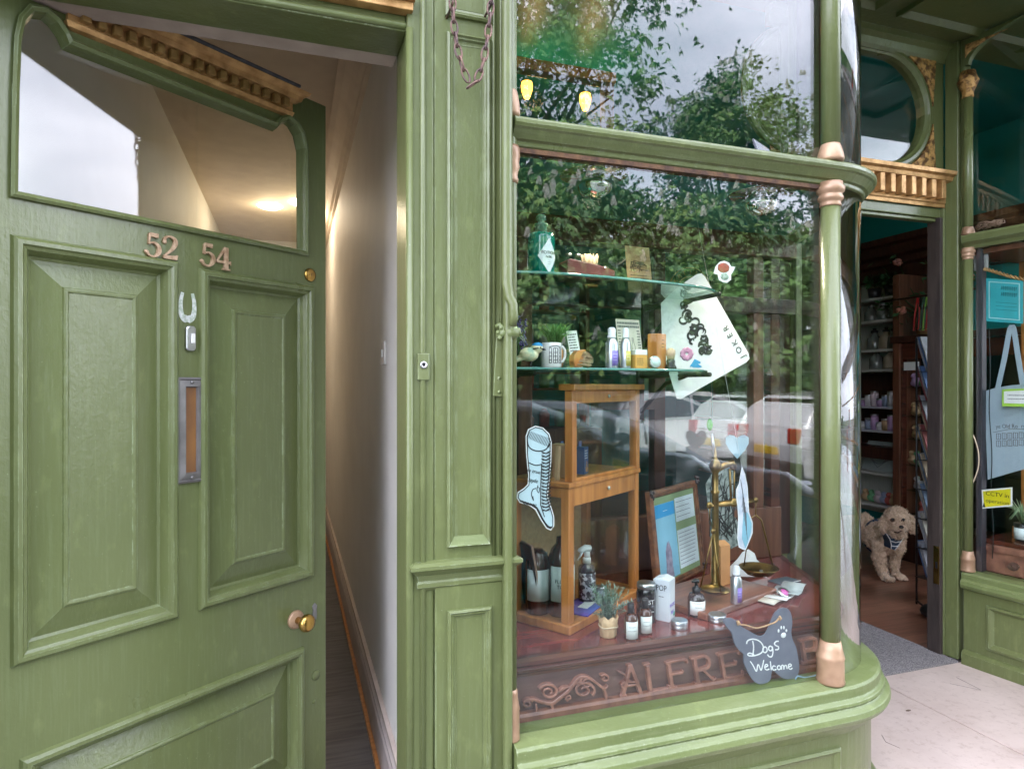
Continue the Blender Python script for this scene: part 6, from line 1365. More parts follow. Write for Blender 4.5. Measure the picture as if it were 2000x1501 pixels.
# leaflets, locket, dark card
loc, k = base_at(1535, 1172, ZC + .001)
for i, (dx, dy, rz_, lab, mat) in enumerate(((-.02, .0, 24, 'folded cream leaflet with red script lying on the counter', pm('cream_paper', (.66, .60, .50), rough=.7)), (.02, .012, 34, 'white folded newspaper leaflet on top of the cream one', PAPER), (.075, .03, 38, 'grey printed leaflet at the right end of the counter', pm('newsprint', (.46, .50, .50), (.3, .36, .36), rough=.7, scale=30)))):
    t = thing('leaflet', lab, 'leaflet', (loc[0] + dx, loc[1] + dy + .03, ZC + .001 + i * .004), R(rz_))
    m = MB(); vs = []; n = 8
    for a in range(n + 1):
        for b in (0, 1): vs.append((-.075 + .15 * a / n, -.035 + .07 * b, .003 + .004 * math.sin(a * .9 + i) + i * .001))
    m.add(vs, [(2 * a, 2 * a + 2, 2 * a + 3, 2 * a + 1) for a in range(n)], True); o = m.build('sheet', mat, t); o.modifiers.new('s', 'SOLIDIFY').thickness = .0015
    if i < 2:
        m = MB(); rd = random.Random(i)
        T = Matrix.Translation((0, 0, .0095)) @ Matrix.Rotation(R(-90), 4, 'X')
        for q in range(5): m.ribbon([(-.04 + q * .018 + rd.uniform(-.004, .008), rd.uniform(-.012, .012)) for _ in range(4)], .002, -.0003, .0002, T=T, sub=3)
        m.build('script', pm('dark_red_ink', (.30, .05, .05), rough=.6), t)
loc, k = base_at(1531, 1158, ZC + .016); t = thing('locket', 'round silver locket with a pink centre resting on the leaflets', 'locket', loc); t.rotation_euler = (R(35), R(10), 0)
MB().lathe([(0, 0), (.020, 0), (.022, .003), (.020, .006), (0, .006)], seg=24, sx=1.1).build('case', STEEL, t); MB().lathe([(0, .0085), (.010, .008), (.014, .0062)], seg=20, sx=1.1).build('pink_stone', pm('pink_enamel', (.65, .12, .42), rough=.15, coat=.5), t); MB().tube([(-.024 + .006 * math.cos(a), .006 * math.sin(a), .004) for a in [i * .8 for i in range(8)]], .0014, 5, closed=True).build('ring', STEEL, t)
loc, k = base_at(1532, 1135); t = thing('dark_slate_card', 'dark grey card lying at the back right of the counter', 'card', (loc[0], loc[1], ZC + .001), R(10)); MB().box(-.05, -.03, 0, .05, .03, .003).build('card', pm('dark_card', (.08, .11, .14), rough=.4), t); MB().box(-.05, -.03, .0031, .05, -.026, .0036).build('pale_edge', PAPER, t)
# fairy hanging green thread
t = thing('glass_ornament', 'thin hanging ornament of green and clear glass drops', 'ornament', (onY(1390, 840, 1.95).x, 1.95, onY(1390, 840, 1.95).z)); m = MB()
m.tube([(0, 0, .03), (0, 0, .55)], .0006, 4); m.build('thread', STEEL, t); m = MB(); m.blob((-.008, 0, .02), (.012, .008, .022), 2); m.build('green_drop', pm('green_drop', (.08, .5, .06), rough=.1, coat=.5), t); m = MB(); m.tube([(0, 0, -.01), (.006, 0, -.05), (.012, 0, -.09)], [.004, .006, .003], 8); m.build('clear_drop', ALU, t)
# ================================================================== SHOP INTERIOR SEEN THROUGH THE DOOR
WX = 4.50
def SHv(v, X=4.3, u=1740): return onX(u, v, X).z
ws = thing('wall_shelves', 'white backed wall shelving with jars and plants inside the shop', 'shelving', (4.51, 5.2, FZ), R(-90))
# local x = -Y direction (towards the door), local y = +X ; front towards -X is local -y
def yl(Y): return 5.2 - Y
yr = onX(1757, 700, 4.3).y
m = MB(); m.box(yl(6.2), -.01, .25, yl(yr), .005, 2.09); m.build('back_panel', pm('cream_boards', (.42, .43, .38), (.36, .37, .32), rough=.6, scale=3, stretch=(30, 1, 1)), ws)
SHE = pm('shelf_paint', (.50, .50, .46), rough=.5)
lv = [SHv(v) - FZ for v in (577, 622, 680, 720)]; lv2 = [SHv(v) - FZ for v in (795, 842)]; lv3 = [SHv(v) - FZ for v in (926, 990)]
for z in lv + lv3: MB().box(yl(6.2), -.22, z - .02, yl(yr), -.0105, z).build('shelf', SHE, ws, bevel=.002)
for z in lv2: MB().box(yl(6.2), -.26, z - .012, yl(yr), -.0105, z).build('shelf', pm('pale_shelf', (.45, .45, .5), rough=.3), ws)
m = MB(); m.box(yl(6.2), -.03, lv3[0] + .12, yl(yr), -.0106, lv[3] - .03); m.build('dark_panel', WOODD, ws)
m = MB(); m.box(yl(6.2), -.25, lv3[0] + .11, yl(yr), -.011, lv3[0] + .2); m.build('rail', WOODD, ws, bevel=.004)
m = MB(); m.box(yl(yr) + .0005, -.28, 0, yl(yr) + .06, .0, 2.09); m.build('side_post', WOODB, ws, bevel=.005)
def onShelf(u, z, X=4.38): p = onX(u, 700, X); return (X, p.y, z + FZ)
pr_ = random.Random(12)
def plantpot(u, z, lab, r=.065):
    t = thing('potted_plant', lab, 'plant', onShelf(u, z), 0, 'potted plants on the top shelf'); MB().lathe([(0, 0), (r * .6, 0), (r * .8, r * 1.3), (r * .7, r * 1.3), (0, r * 1.1)]).build('pot', BLKP, t)
    m = MB()
    for k in range(240):
        d = Vector((pr_.gauss(0, 1), pr_.gauss(0, 1), pr_.gauss(.2, .8))).normalized() * r * pr_.uniform(.5, 1.15); p = d + Vector((0, 0, r * 2.1)); e = d.orthogonal().normalized() * .012; q = d.normalized() * .018; m.add([p - e, p + q, p + e, p - q * .5], [(0, 1, 2, 3)])
    m.build('leaves', pm('herb_leaf', (.05, .15, .05), (.02, .07, .025), rough=.7), t)
plantpot(1708, lv[0], 'small dark potted herb at the left of the top shop shelf'); plantpot(1741, lv[0], 'small dark potted herb beside the corner post of the shop shelving')
for k, (u, z, lab) in enumerate(((1702, lv[1], 'glass storage jar at the left of the jar shelf in the shop'), (1725, lv[1], 'glass storage jar in the middle of the jar shelf'), (1749, lv[1], 'glass storage jar beside the corner post on the jar shelf'), (1708, lv[2], 'clear flask at the left of the middle shop shelf'), (1731, lv[2], 'stoneware flask in the middle of the middle shop shelf'), (1748, lv[2], 'clear flask at the right of the middle shop shelf'), (1712, lv[3], 'clear bottle at the left of the lower jar shelf'), (1740, lv[3], 'brown stoneware jar on the lower jar shelf'))):
    st_ = k in (4, 7); mt = pm('stoneware', (.40, .33, .24), (.3, .24, .17), rough=.4) if st_ else pm('smoky_glass', (.22, .24, .22), (.10, .11, .10), rough=.1, coat=.5)
    h = .13 if k < 3 else .15
    lathe_thing('storage_jar', lab, 'jar', onShelf(u, z), [('body', mt, [(0, 0), (.05, 0), (.055, .01), (.05, h * .6), (.022, h * .78), (.020, h * .9)]), ('lid', STEEL if k < 3 else BLKP, [(.026, h * .9), (.028, h), (.012, h * 1.05), (.014, h * 1.14), (0, h * 1.16)])], 'jars on the shop shelves')
SC_ = [(.50, .32, .55), (.62, .60, .62), (.45, .30, .16), (.30, .35, .5), (.6, .5, .55), (.15, .4, .2), (.55, .12, .10)]
kk = 0
names = ['lilac', 'white', 'brown', 'blue', 'pink', 'green', 'red']
for z, rowname in ((lv2[0], 'upper glass shelf'), (lv2[1], 'lower glass shelf')):
    for j in range(7):
        u = 1686 + j * 11; c = (0, 1, 4, 0, 3, 1, 2)[j] if z == lv2[0] else (1, 3, 0, 1, 2, 0, 4)[j]
        mt = pm('pot_%s' % names[c], SC_[c], rough=.4); h = .05 + .03 * (j % 3)
        o = lathe_thing('candle_pot', '%s candle pot, %s in the row on the %s' % (names[c], ('leftmost', 'second', 'third', 'fourth', 'fifth', 'sixth', 'rightmost')[j], rowname), 'pot', onShelf(u, z, 4.34), [('pot', mt, [(0, 0), (.026, 0), (.03, h * .8), (.028, h)]), ('lid', STEEL, [(.029, h), (.029, h + .012), (0, h + .014)])], 'candle pots on the shop shelves')
t = thing('printed_plaque', 'square grey plaque with a faint round crest on the low shop shelf', 'plaque', onShelf(1712, lv3[0], 4.36)); t.rotation_euler = (R(-16), 0, R(-90)); MB().box(-.14, 0, 0, .14, .012, .24).build('plaque', pm('plaque_grey', (.34, .38, .36), (.26, .30, .28), rough=.5), t, bevel=.003)
m = MB(); m.ribbon([(.07 * math.cos(a * .35), .13 + .07 * math.sin(a * .35)) for a in range(19)], .004, -.001, .001); m.ribbon([(-.12, .13), (0, .22), (.12, .13), (0, .03), (-.12, .13)], .004, -.0012, .001); m.build('crest', INKG, t)
for j, (u, c) in enumerate(((1692, 2), (1704, 5), (1716, 4), (1728, 3), (1738, 6), (1747, 2))):
    t = thing('soft_toy', '%s small trinket, %s along the lowest shop shelf' % (names[c], ('first', 'second', 'third', 'fourth', 'fifth', 'sixth')[j]), 'trinket', onShelf(u, lv3[1], 4.36)); MB().blob((0, 0, .035), (.035, .04, .035), 2, .3).build('body', pm('pot_%s' % names[c], SC_[c], rough=.6), t); MB().blob((-.01, 0, .08), (.02, .022, .02), 2, .2).build('head', pm('pot_%s' % names[c], SC_[c], rough=.6), t)
# glazed cabinet nearer the door
gc = thing('glass_cabinet', 'dark wooden glazed cabinet with small gifts beside the leaflet rack', 'cabinet', (SX, yr - .02, FZ), R(-90))
hg = onX(1790, 668, SX).z - FZ; gw = 1.25
m = MB(); m.box(0, -.0, .30, .05, .05, hg); m.box(gw - .05, 0, .30, gw, .05, hg); m.box(.0501, 0, hg - .12, gw - .0501, .049, hg - .001); m.build('front_frame', WOODM, gc, bevel=.004)
MB().box(-.02, -.04, hg + .0005, gw + .02, .26, hg + .05).build('top', WOODD, gc, bevel=.006); MB().box(0, -.02, 0, gw, .26, .2995).build('plinth', WOODD, gc, bevel=.005); MB().box(0, .20, .30, gw, .25, hg).build('back', pm('cabinet_black', (.012, .014, .014), rough=.4), gc)
for v in (757, 815, 860, 912, 962, 1010):
    z = onX(1790, v, SX).z - FZ; MB().box(.051, .04, z, gw - .051, .1995, z + .006).build('shelf', GLASST, gc)
MB().box(.07, -.004, hg - .20, .19, -.001, hg - .14).build('notice', PAPER, gc)
gi = 0
for v, u, c, lab in ((757, 1790, 0, 'lilac candle on the top shelf of the glass cabinet'), (757, 1806, 5, 'green trinket on the top shelf of the glass cabinet'), (815, 1790, 2, 'brown trinket on the second shelf of the glass cabinet'), (860, 1792, 2, 'straw coloured group of toys on the third shelf of the cabinet'), (912, 1796, 5, 'green toy on the fourth shelf of the glass cabinet'), (912, 1784, 2, 'yellowish toy on the fourth shelf of the glass cabinet'), (962, 1796, 1, 'pale cluster of toys on the fifth shelf of the glass cabinet'), (1010, 1806, 6, 'red and cream toy on the lowest glass cabinet shelf')):
    p = onX(u, v, SX + .10); t = thing('gift_trinket', lab, 'trinket', (SX + .10, p.y, onX(1790, v, SX).z + .006)); MB().blob((0, 0, .035), (.035, .045, .036), 2, .5, 5).build('body', pm('pot_%s' % names[c], SC_[c], rough=.6), t); MB().blob((0, .02, .08), (.02, .022, .02), 2, .3).build('head', pm('pot_%s' % names[c], SC_[c], rough=.6), t)
ro = thing('flower_arrangement', 'orange and pink silk roses with green leaves on top of the glass cabinet', 'flowers', (SX + .05, onX(1795, 600, SX).y, FZ + hg + .05)); m = MB(); m2 = MB(); m3 = MB(); rd = random.Random(77)
m3.lathe([(0, 0), (.05, 0), (.06, .10), (.035, .16), (.04, .18)]); m3.build('vase', pm('terracotta_vase', (.36, .17, .09), rough=.5), ro)
for k in range(15):
    c = Vector((rd.uniform(-.1, .1), rd.uniform(-.38, .32), rd.uniform(.15, .62))); m2.tube([(0, 0, .15), c * .6 + Vector((0, 0, .05)), c], .003, 4)
    if k < 7:
        m = MB()
        for q in range(14): d = Vector((rd.gauss(0, 1), rd.gauss(0, 1), rd.gauss(0, 1))).normalized() * .03; m.blob(tuple(c + d * .7), (.018, .018, .014), 1)
        m.build('rose', pm('coral_petal', (.66, .26, .16), (.5, .2, .18), rough=.7), ro)
    for q in range(22): d = Vector((rd.gauss(0, .06), rd.gauss(0, .07), rd.gauss(-.02, .05))); e = Vector((rd.uniform(-1, 1), rd.uniform(-1, 1), rd.uniform(-1, 1))).normalized() * .03; f_ = e.orthogonal().normalized() * .014; p = c + d; m2.add([p - e, p + f_, p + e, p - f_], [(0, 1, 2, 3)])
m2.build('foliage', pm('herb_leaf', (.05, .15, .05)), ro)
rb = [((.55, .03, .03), 'red'), ((.02, .02, .02), 'black'), ((.06, .14, .10), 'dark green'), ((.25, .55, .08), 'lime green'), ((.5, .04, .05), 'crimson')]
for k, (c, nm) in enumerate(rb):
    u = 1792 + k * 6; a = onX(u, 580, SX - .12); b = onX(u - 2, 645, SX - .12); m = MB(); m.tube([(0, 0, 0), (.0, .02, (b.z - a.z) * .5), (0, .03, b.z - a.z), (0, -.01, (b.z - a.z) * .95), (0, -.015, (b.z - a.z) * .4), (0, 0, 0)], .005, 5); o = m.build('lanyard', pm('cord_' + nm.replace(' ', '_'), c, rough=.5), None, loc=a); tag(o, '%s looped cord hanging above the glass cabinet' % nm, 'cord', 'cords hanging above the cabinet')
bb_ = thing('hanging_bar', 'dark bar holding looped cords above the glass cabinet', 'rail', onX(1805, 579, SX - .12)); MB().tube([(0, .35, .005), (0, -.35, .005)], .008, 8).build('bar', WOODD, bb_); 
# leaflet rack by the door
rk = thing('leaflet_rack', 'tall wire rack of coloured leaflets behind the door jamb', 'rack', (3.50, onX(1834, 700, 3.50).y + .05, FZ))
m = MB()
for dx in (-.05, .17): m.tube([(dx, .05, 0), (dx, .05, 1.55)], .006, 6)
for k in range(8): m.box(-.06, -.05, .16 + k * .17, .18, .055, .163 + k * .17)
m.tube([(-.05, .05, .02), (-.10, -.08, .0)], .006, 6); m.tube([(.17, .05, .02), (.2, -.08, 0)], .006, 6); m.build('frame', BLKP, rk)
lc = [(.45, .46, .52), (.50, .40, .28), (.12, .22, .46), (.55, .52, .45), (.40, .12, .12), (.50, .52, .55), (.18, .26, .40), (.48, .50, .56)]
for k in range(8):
    for j in range(3):
        c = lc[(k * 3 + j * 5) % 8]; o = MB(Matrix.Translation((-.045 + j * .01, -.035 + j * .02, .165 + k * .17)) @ Matrix.Rotation(R(-18), 4, 'X')).box(0, 0, 0, .20, .006, .21).build('leaflets', pm('leaflet_%d' % ((k * 3 + j * 5) % 8), c, tuple(x * .6 for x in c), rough=.4, scale=16), rk)
db = thing('door_stop', 'small black object with pale flowers on the floor behind the jamb', 'door stop', onZ(1817, 1205, FZ)); MB().blob((0, 0, .035), (.05, .05, .04), 2, .2).build('body', BLKP, db); MB().blob((.0, -.05, .02), (.02, .02, .02), 1, .4).build('flower', PAPER, db)
# lamps seen through the upper pane; tiny glows added further in for reflected glimmers
LAMPM = pm('amber_shade', (.9, .5, .1), rough=.4, emis=(1, .42, .05), es=1.6)
for u, v, hpx, Yl, lab in ((1029, 178, 34, 3.3, 'glowing amber glass lamp at the left behind the upper pane'), (1143, 201, 34, 3.3, 'glowing amber glass lamp under the beam behind the upper pane'), (1151, 246, 18, 4.6, 'smaller amber lamp just above the window transom'), (1041, 582, 12, 4.8, 'tiny amber glow added for a reflected glimmer at the left between the shelves'), (1083, 582, 12, 4.8, 'tiny amber glow added for a reflected glimmer above the mug'), (1250, 590, 12, 4.8, 'tiny amber glow added for a reflected glimmer above the poster card')):
    p = onY(u, v, Yl); k = dep(p) / F; h = hpx * k; t = thing('lamp_and_glimmer', lab, 'lamp', p, 0, 'amber pendant lamps in the shop')
    MB().lathe([(.0, -h * .5), (h * .16, -h * .42), (h * .31, 0), (h * .34, h * .3), (h * .30, h * .5), (0, h * .5)], seg=16).build('shade', LAMPM, t); MB().lathe([(h * .14, h * .505), (h * .1, h * .7), (.004, h * .75), (.004, h * .75 + .35 if v > 300 else 3.2 - p.z), (0, h * .75 + .351 if v > 300 else 3.201 - p.z)], seg=10).build('fitting', BRZ, t)
    if v < 230: lp_ = bpy.data.objects.new('lamp_bulb', bpy.data.lights.new('lamp_bulb', 'POINT')); COL.objects.link(lp_); lp_.parent = t; lp_.location = (0, -.12, -h); lp_.data.energy = .6; lp_.data.color = (1, .6, .25); lp_.data.shadow_soft_size = .05
# dim furniture deeper in the shop, behind the partition
for k, (x, lab) in enumerate(((.9, 'dark wooden dresser with goods deep in the shop, left'), (2.1, 'dark wooden dresser with goods deep in the shop, centre'))):
    t = thing('dresser', lab, 'dresser', (x, 5.2, FZ)); m = MB(); m.box(-.5, 0, 0, .5, .4, .9); m.box(-.5, .25, .9, -.46, .4, 2.3); m.box(.46, .25, .9, .5, .4, 2.3)
    for z in (1.25, 1.6, 1.95, 2.3): m.box(-.46, .22, z - .02, .46, .4, z)
    m.build('carcass', WOODB, t, bevel=.004); rd = random.Random(k)
    for z in (.9, 1.25, 1.6, 1.95):
        for j in range(6): c = SC_[rd.randint(0, 6)]; hh = rd.uniform(.1, .24); MB().lathe([(0, z), (.045, z), (.05, z + hh * .7), (.02, z + hh), (0, z + hh)], (-.38 + j * .15, .3, 0), seg=12).build('goods', pm('pot_%s' % names[SC_.index(c)], c), t)

# ================================================================== THE DOG
dp_ = onZ(1741, 1131, FZ - .004)
dog = thing('dog', 'curly apricot coated dog in a navy harness standing in the shop doorway', 'dog', (dp_.x, dp_.y, FZ - .004), YAW - R(90))
kd = dep(dp_) / F
def d_(u, v, y=0): k = (dep(dp_) + y) / F; return ((u - 1741) / 1272 * (dep(dp_) + y) + (1741 - 1000) / 1272 * y, y, 1.5 - FZ + .004 - (v - 753) * k)
m = MB()
def bl(u, v, y, r, a=.0): p = d_(u, v, y); m.blob(p, r, 3, a, 3)
bl(1722, 1046, .16, (.105, .20, .105)); bl(1742, 1050, .02, (.082, .09, .10)); bl(1748, 1063, -.005, (.06, .07, .06)); bl(1712, 1040, .36, (.095, .14, .10)); bl(1736, 1035, .08, (.09, .12, .085))
bl(1752, 1036, -.02, (.06, .06, .07))                          # neck
bl(1752, 1006, -.07, (.082, .078, .068)); bl(1752, 1018, -.075, (.078, .07, .06)); bl(1757, 1027, -.135, (.042, .05, .033)); bl(1754, 1036, -.105, (.052, .05, .034)); bl(1753, 994, -.06, (.064, .06, .042))
for u, sg in ((1724, -1), (1783, 1)):                          # ears
    P_ = [d_(u - sg * 9, 999, -.05), d_(u, 1010, -.05), d_(u + sg * 1, 1026, -.055), d_(u - sg * 1, 1036, -.06)]
    m.tube(P_, [.020, .030, .034, .020], 12, flat=.75); m.blob(P_[2], (.030, .026, .036), 2)
def leg(P_, rs): m.tube([d_(*p) for p in P_], rs, 12); 
leg([(1722, 1056, .05), (1717, 1078, .05), (1718, 1100, .04), (1724, 1122, .02)], [.062, .047, .035, .031]); leg([(1750, 1060, .05), (1748, 1080, .06), (1747, 1098, .06), (1748, 1118, .05)], [.050, .040, .031, .028])
for u, v, y in ((1729, 1126, -.025), (1753, 1121, .01)):
    p = d_(u, v, y); m.blob((p[0], p[1], .026), (.034, .052, .026), 2)
    for q in (-1, 0, 1): m.blob((p[0] + q * .019 + .004, p[1] - .042, .020), (.015, .022, .018), 2)
for dx, y in ((-.10, .42), (.02, .44)):                        # hind legs with hock
    m.tube([(dx - .06, y, .34), (dx - .06, y - .04, .24), (dx - .06, y + .06, .13), (dx - .06, y + .03, .03)], [.08, .06, .034, .032], 12); m.blob((dx - .06, y - .01, .026), (.04, .06, .026), 2)
m.tube([d_(1703, 1020, .46), d_(1692, 1008, .50), d_(1684, 998, .50)], [.03, .035, .03], 10)
FUR = pm('apricot_fur', (.80, .60, .43), (.54, .37, .25), rough=.95, scale=26, bump=1, bscale=110, bdist=.01, sheen=.3)
b = m.build('body', FUR, dog); r_ = b.modifiers.new('r', 'REMESH'); r_.mode = 'VOXEL'; r_.voxel_size = .0052; r_.use_smooth_shade = True
sm = b.modifiers.new('sm', 'SMOOTH'); sm.factor = .5; sm.iterations = 4
for nm, sz, stg in (('curls', .028, .024), ('fine', .010, .012)):
    tx = bpy.data.textures.new(nm, 'CLOUDS'); tx.noise_scale = sz; tx.noise_depth = 1; dm = b.modifiers.new(nm, 'DISPLACE'); dm.texture = tx; dm.strength = stg; dm.mid_level = .5; dm.texture_coords = 'LOCAL'
dg_ = bpy.context.evaluated_depsgraph_get(); dg_.update(); em = b.evaluated_get(dg_).to_mesh(); nv = len(em.vertices); cm = MB(); rd = random.Random(5)
for k in range(9000):
    v_ = em.vertices[rd.randrange(nv)]; p = v_.co.copy(); nn = v_.normal.copy(); tt = nn.orthogonal().normalized(); tt = Matrix.Rotation(rd.uniform(0, 6.28), 3, nn) @ tt; ss = nn.cross(tt) * .0016
    if p.y < -.13 and p.z > .33 and abs(p.x - .02) < .05 and rd.random() < .7: continue
    q0 = p - nn * .001; q1 = p + nn * .006 + tt * .005; q2 = p + nn * .008 + tt * .012; q3 = p + nn * .003 + tt * .017
    
    if p.z < .05 and rd.random() < .8: continue
    cm.add([q0 - ss, q0 + ss, q1 + ss, q1 - ss, q2 + ss * .8, q2 - ss * .8, q3], [(0, 1, 2, 3), (3, 2, 4, 5), (5, 4, 6)], True)
b.evaluated_get(dg_).to_mesh_clear(); cm.build('coat_curls', pm('curl_fur', (.86, .68, .50), (.52, .35, .23), rough=.9, scale=60), dog)
dog.scale = (.95, .95, .95)
DK = pm('dog_dark', (.015, .011, .010), rough=.2, coat=.5)
for u in (1743.5, 1765.5): p = d_(u, 1008, -.146); MB().blob(p, (.0105, .009, .0095), 2).build('eye', DK, dog)
for u in (1743.5, 1765.5): p = d_(u, 1008.5, -.141); MB().blob(p, (.018, .008, .014), 2).build('eye_rim', pm('dark_fur', (.20, .11, .07), rough=.9), dog)
p = d_(1761.5, 1023, -.185); MB().blob(p, (.0155, .012, .0115), 2).build('nose', DK, dog)
m = MB(); m.tube([d_(1747, 1033, -.155), d_(1754, 1035, -.172), d_(1761, 1031, -.184), d_(1767, 1034, -.172), d_(1772, 1031, -.155)], .0045, 6); m.build('mouth', pm('dark_lip', (.12, .06, .045), rough=.8), dog)
for u, v, y in ((1729, 1126, -.025), (1753, 1121, .01)):
    p = d_(u, v, y); m = MB()
    for q in (-1, 0, 1): m.blob((p[0] + q * .022 + .004, p[1] - .066, .010), (.004, .005, .004), 1)
    m.build('claws', pm('claw', (.35, .25, .2), rough=.5), dog)
NAVY = pm('navy_webbing', (.022, .05, .10), (.014, .035, .07), rough=.6)
hv = [(1731, 1037), (1738, 1048), (1741, 1060), (1740, 1068), (1748, 1071), (1755, 1062), (1763, 1050), (1769, 1040), (1762, 1045), (1750, 1046), (1740, 1042)]
m = MB(); P_ = [d_(u, v, -.105) for u, v in hv]; m.add([(a, b_, c) for a, b_, c in P_] + [(a, b_ + .09, c) for a, b_, c in P_], [list(range(11)), [11 + i for i in range(11)][::-1]] + [(i, (i + 1) % 11, 11 + (i + 1) % 11, 11 + i) for i in range(11)]); hb = m.build('harness', NAVY, dog, bevel=.006)
m = MB()
for L_ in ([(1731, 1037), (1738, 1048), (1741, 1060), (1740, 1068)], [(1748, 1071), (1755, 1062), (1763, 1050), (1769, 1040)], [(1740, 1052), (1750, 1055), (1760, 1053)], [(1742, 1062), (1749, 1063), (1754, 1062)]): m.tube([d_(u, v, -.108) for u, v in L_], .0032, 6)
m.build('white_piping', PAPER, hb)
m = MB(); P_ = []
for i in range(25): a = i * 2 * math.pi / 24; c = d_(1716, 1043, .26); P_.append((c[0] + .112 * math.cos(a), c[1], c[2] + .122 * math.sin(a)))
m.tube(P_, .015, 6, flat=.5); m.build('girth_strap', NAVY, hb)
m = MB(); m.tube([d_(1722, 1012, .22), d_(1730, 1012, .10), d_(1740, 1020, .0)], .015, 6); m.build('back_strap', NAVY, hb)

# ================================================================== THINGS AT THE RIGHT WINDOW
def inR(x, y, z): return tuple(Matrix.Translation((sx0, sy0, 0)) @ Matrix.Rotation(RA, 4, 'Z') @ Vector((x, y, z)))
def SR(u, v, y=.02):
    p0 = Vector((sx0, sy0, 0)) - rn * y; p = onP(u, v, p0, rn) - Vector((sx0, sy0, 0)); return (p.dot(rdir), p.z)
def rplane(name, lab, cat, poly, mat, y=.02, th=.002):
    P_ = [SR(u, v, y) for u, v in poly]; c = (sum(p[0] for p in P_) / len(P_), sum(p[1] for p in P_) / len(P_))
    t = thing(name, lab, cat, inR(c[0], y, c[1]), RA); MB().prism([(a - c[0], b_ - c[1]) for a, b_ in P_], 0, th).build(nm_ if (nm_ := 'sheet') else '', mat, t, bevel=.0004)
    return t, (lambda u, v: (SR(u, v, y)[0] - c[0], SR(u, v, y)[1] - c[1]))
t, g = rplane('certificate', 'turquoise certificate with a pale border in the right window', 'certificate', [(1926, 543), (1998, 548), (1998, 632), (1926, 627)], pm('turquoise_paper', (.05, .42, .46), (.04, .36, .40), rough=.4), .03)
m = MB(); m.loop([g(1931, 549), g(1992, 553), g(1992, 626), g(1931, 621)], [(0, .0), (.0002, .0008), (.004, .0008), (.0042, .0)]); m.build('border', pm('pale_turquoise', (.4, .68, .68), rough=.5), t)
m = MB(); rd = random.Random(2)
for k in range(2):
    for j in range(7): q = g(1957 + j * 4.4, 562 + k * 12 + j * .4); m.ribbon([(q[0] - .003, q[1] - .008), (q[0] - .001, q[1] + .009), (q[0] + .003, q[1] - .006), (q[0] + .005, q[1] + .008)], .0024, -.001, .0001)
for k in range(3): a, b_ = g(1945, 590 + k * 7), g(1986, 593 + k * 7); m.ribbon([a, b_], .0014, -.001, .0001)
m.build('script', pm('teal_ink', (.01, .12, .14), rough=.5), t)
t, g = rplane('tote_bag', 'pale blue cotton tote bag printed with an old shop, hanging in the right window', 'bag', [(1921, 764), (1945, 757), (1975, 752), (2030, 748), (2036, 905), (1990, 918), (1929, 936), (1926, 860)], pm('blue_cotton', (.36, .44, .50), (.30, .38, .44), rough=.8, scale=7, bump=.4, bscale=30, bdist=.01), .045, .012)
m = MB(); m.ribbon([g(1949, 758), g(1962, 700), g(1973, 642), g(1979, 640)], .020, -.003, .0, sub=3); m.ribbon([g(1999, 752), g(1990, 700), g(1981, 642), g(1975, 640)], .020, -.006, -.0031, sub=3); m.build('handles', MATS['blue_cotton'], t)
a = g(1975, 832); text('ye Old Ro  ry Sh', .026, 'lettering', INKG, t, (a[0] + .01, -.001, a[1]), extrude=.0003, rot=R(4), sx=.8)
m = MB(); 
for x0 in range(6):
    for z0 in range(2): a = g(1946 + x0 * 11, 850 + z0 * 14 - x0 * .6); m.frame(a[0], a[1] - .018, a[0] + .018, a[1] + .010, [(0, .0), (0, .0009), (.0022, .0009), (.0022, .0)]); m.ribbon([(a[0] + .009, a[1] - .018), (a[0] + .009, a[1] + .010)], .0014, -.0008, .0001)
a, b_ = g(1940, 844), g(2010, 838); m.ribbon([a, ((a[0] + b_[0]) / 2, a[1] + .02), b_], .0022, -.001, .0001); m.build('shop_print', INKG, t)
t, g = rplane('cctv_sign', 'yellow CCTV in operation sign with a white border', 'sign', [(1917, 956), (1977, 951), (1977, 988), (1919, 993)], PAPER, .012)
MB().prism([g(1920, 959), g(1974, 954), g(1974, 985), g(1922, 990)], -.0008, -.0001).build('yellow_field', pm('sign_yellow', (.82, .70, .02), rough=.4), t)
a = g(1950, 966); text('CCTV in', .026, 'lettering', BLACK, t, (a[0] - .004, -.0012, a[1]), extrude=.0003, sx=1.0); a = g(1950, 980); text('operation', .024, 'lettering', BLACK, t, (a[0] - .004, -.0012, a[1]), extrude=.0003, sx=1.0)
m = MB(); P_ = [g(1919, 990), g(1925, 990), g(1922, 980)]; m.prism(P_, -.0014, -.0009); m.build('warning_triangle', BLACK, t)
t, g = rplane('green_price_label', 'lime green bordered white label in front of the tote bag', 'label', [(1957, 760), (2030, 757), (2030, 795), (1957, 793)], pm('lime', (.40, .68, .08), rough=.5), .008)
MB().prism([g(1961, 764), g(2030, 761), g(2030, 789), g(1961, 787)], -.0008, -.0001).build('white_field', PAPER, t); lines(t, g(1968, 775)[0], g(2020, 775)[0], g(1968, 782)[1], g(1968, 768)[1], 2, .0016, INKG, y=-.0014)
fr_ = SR(1915, 512, .03); t = thing('white_gadget', 'small white fixing with round grey disc at the top corner of the right window', 'fixing', inR(fr_[0], .03, fr_[1]), RA); MB().box(-.03, 0, -.035, .03, .01, .035).build('plate', pm('grey_plate', (.35, .35, .34), rough=.5), t, bevel=.003); MB(Matrix.Rotation(R(90), 4, 'X')).lathe([(0, .004), (.014, .004), (.016, 0)], seg=18).build('disc', STEEL, t)
m = MB(); P_ = [SR(u, v, .03) for u, v in ((1922, 525), (1935, 528), (1955, 534), (1975, 540), (2000, 545), (2020, 548))]
tw = thing('gold_garland', 'twisted gold rope garland along the top of the right window', 'garland', inR(P_[0][0], .03, P_[0][1]), RA)
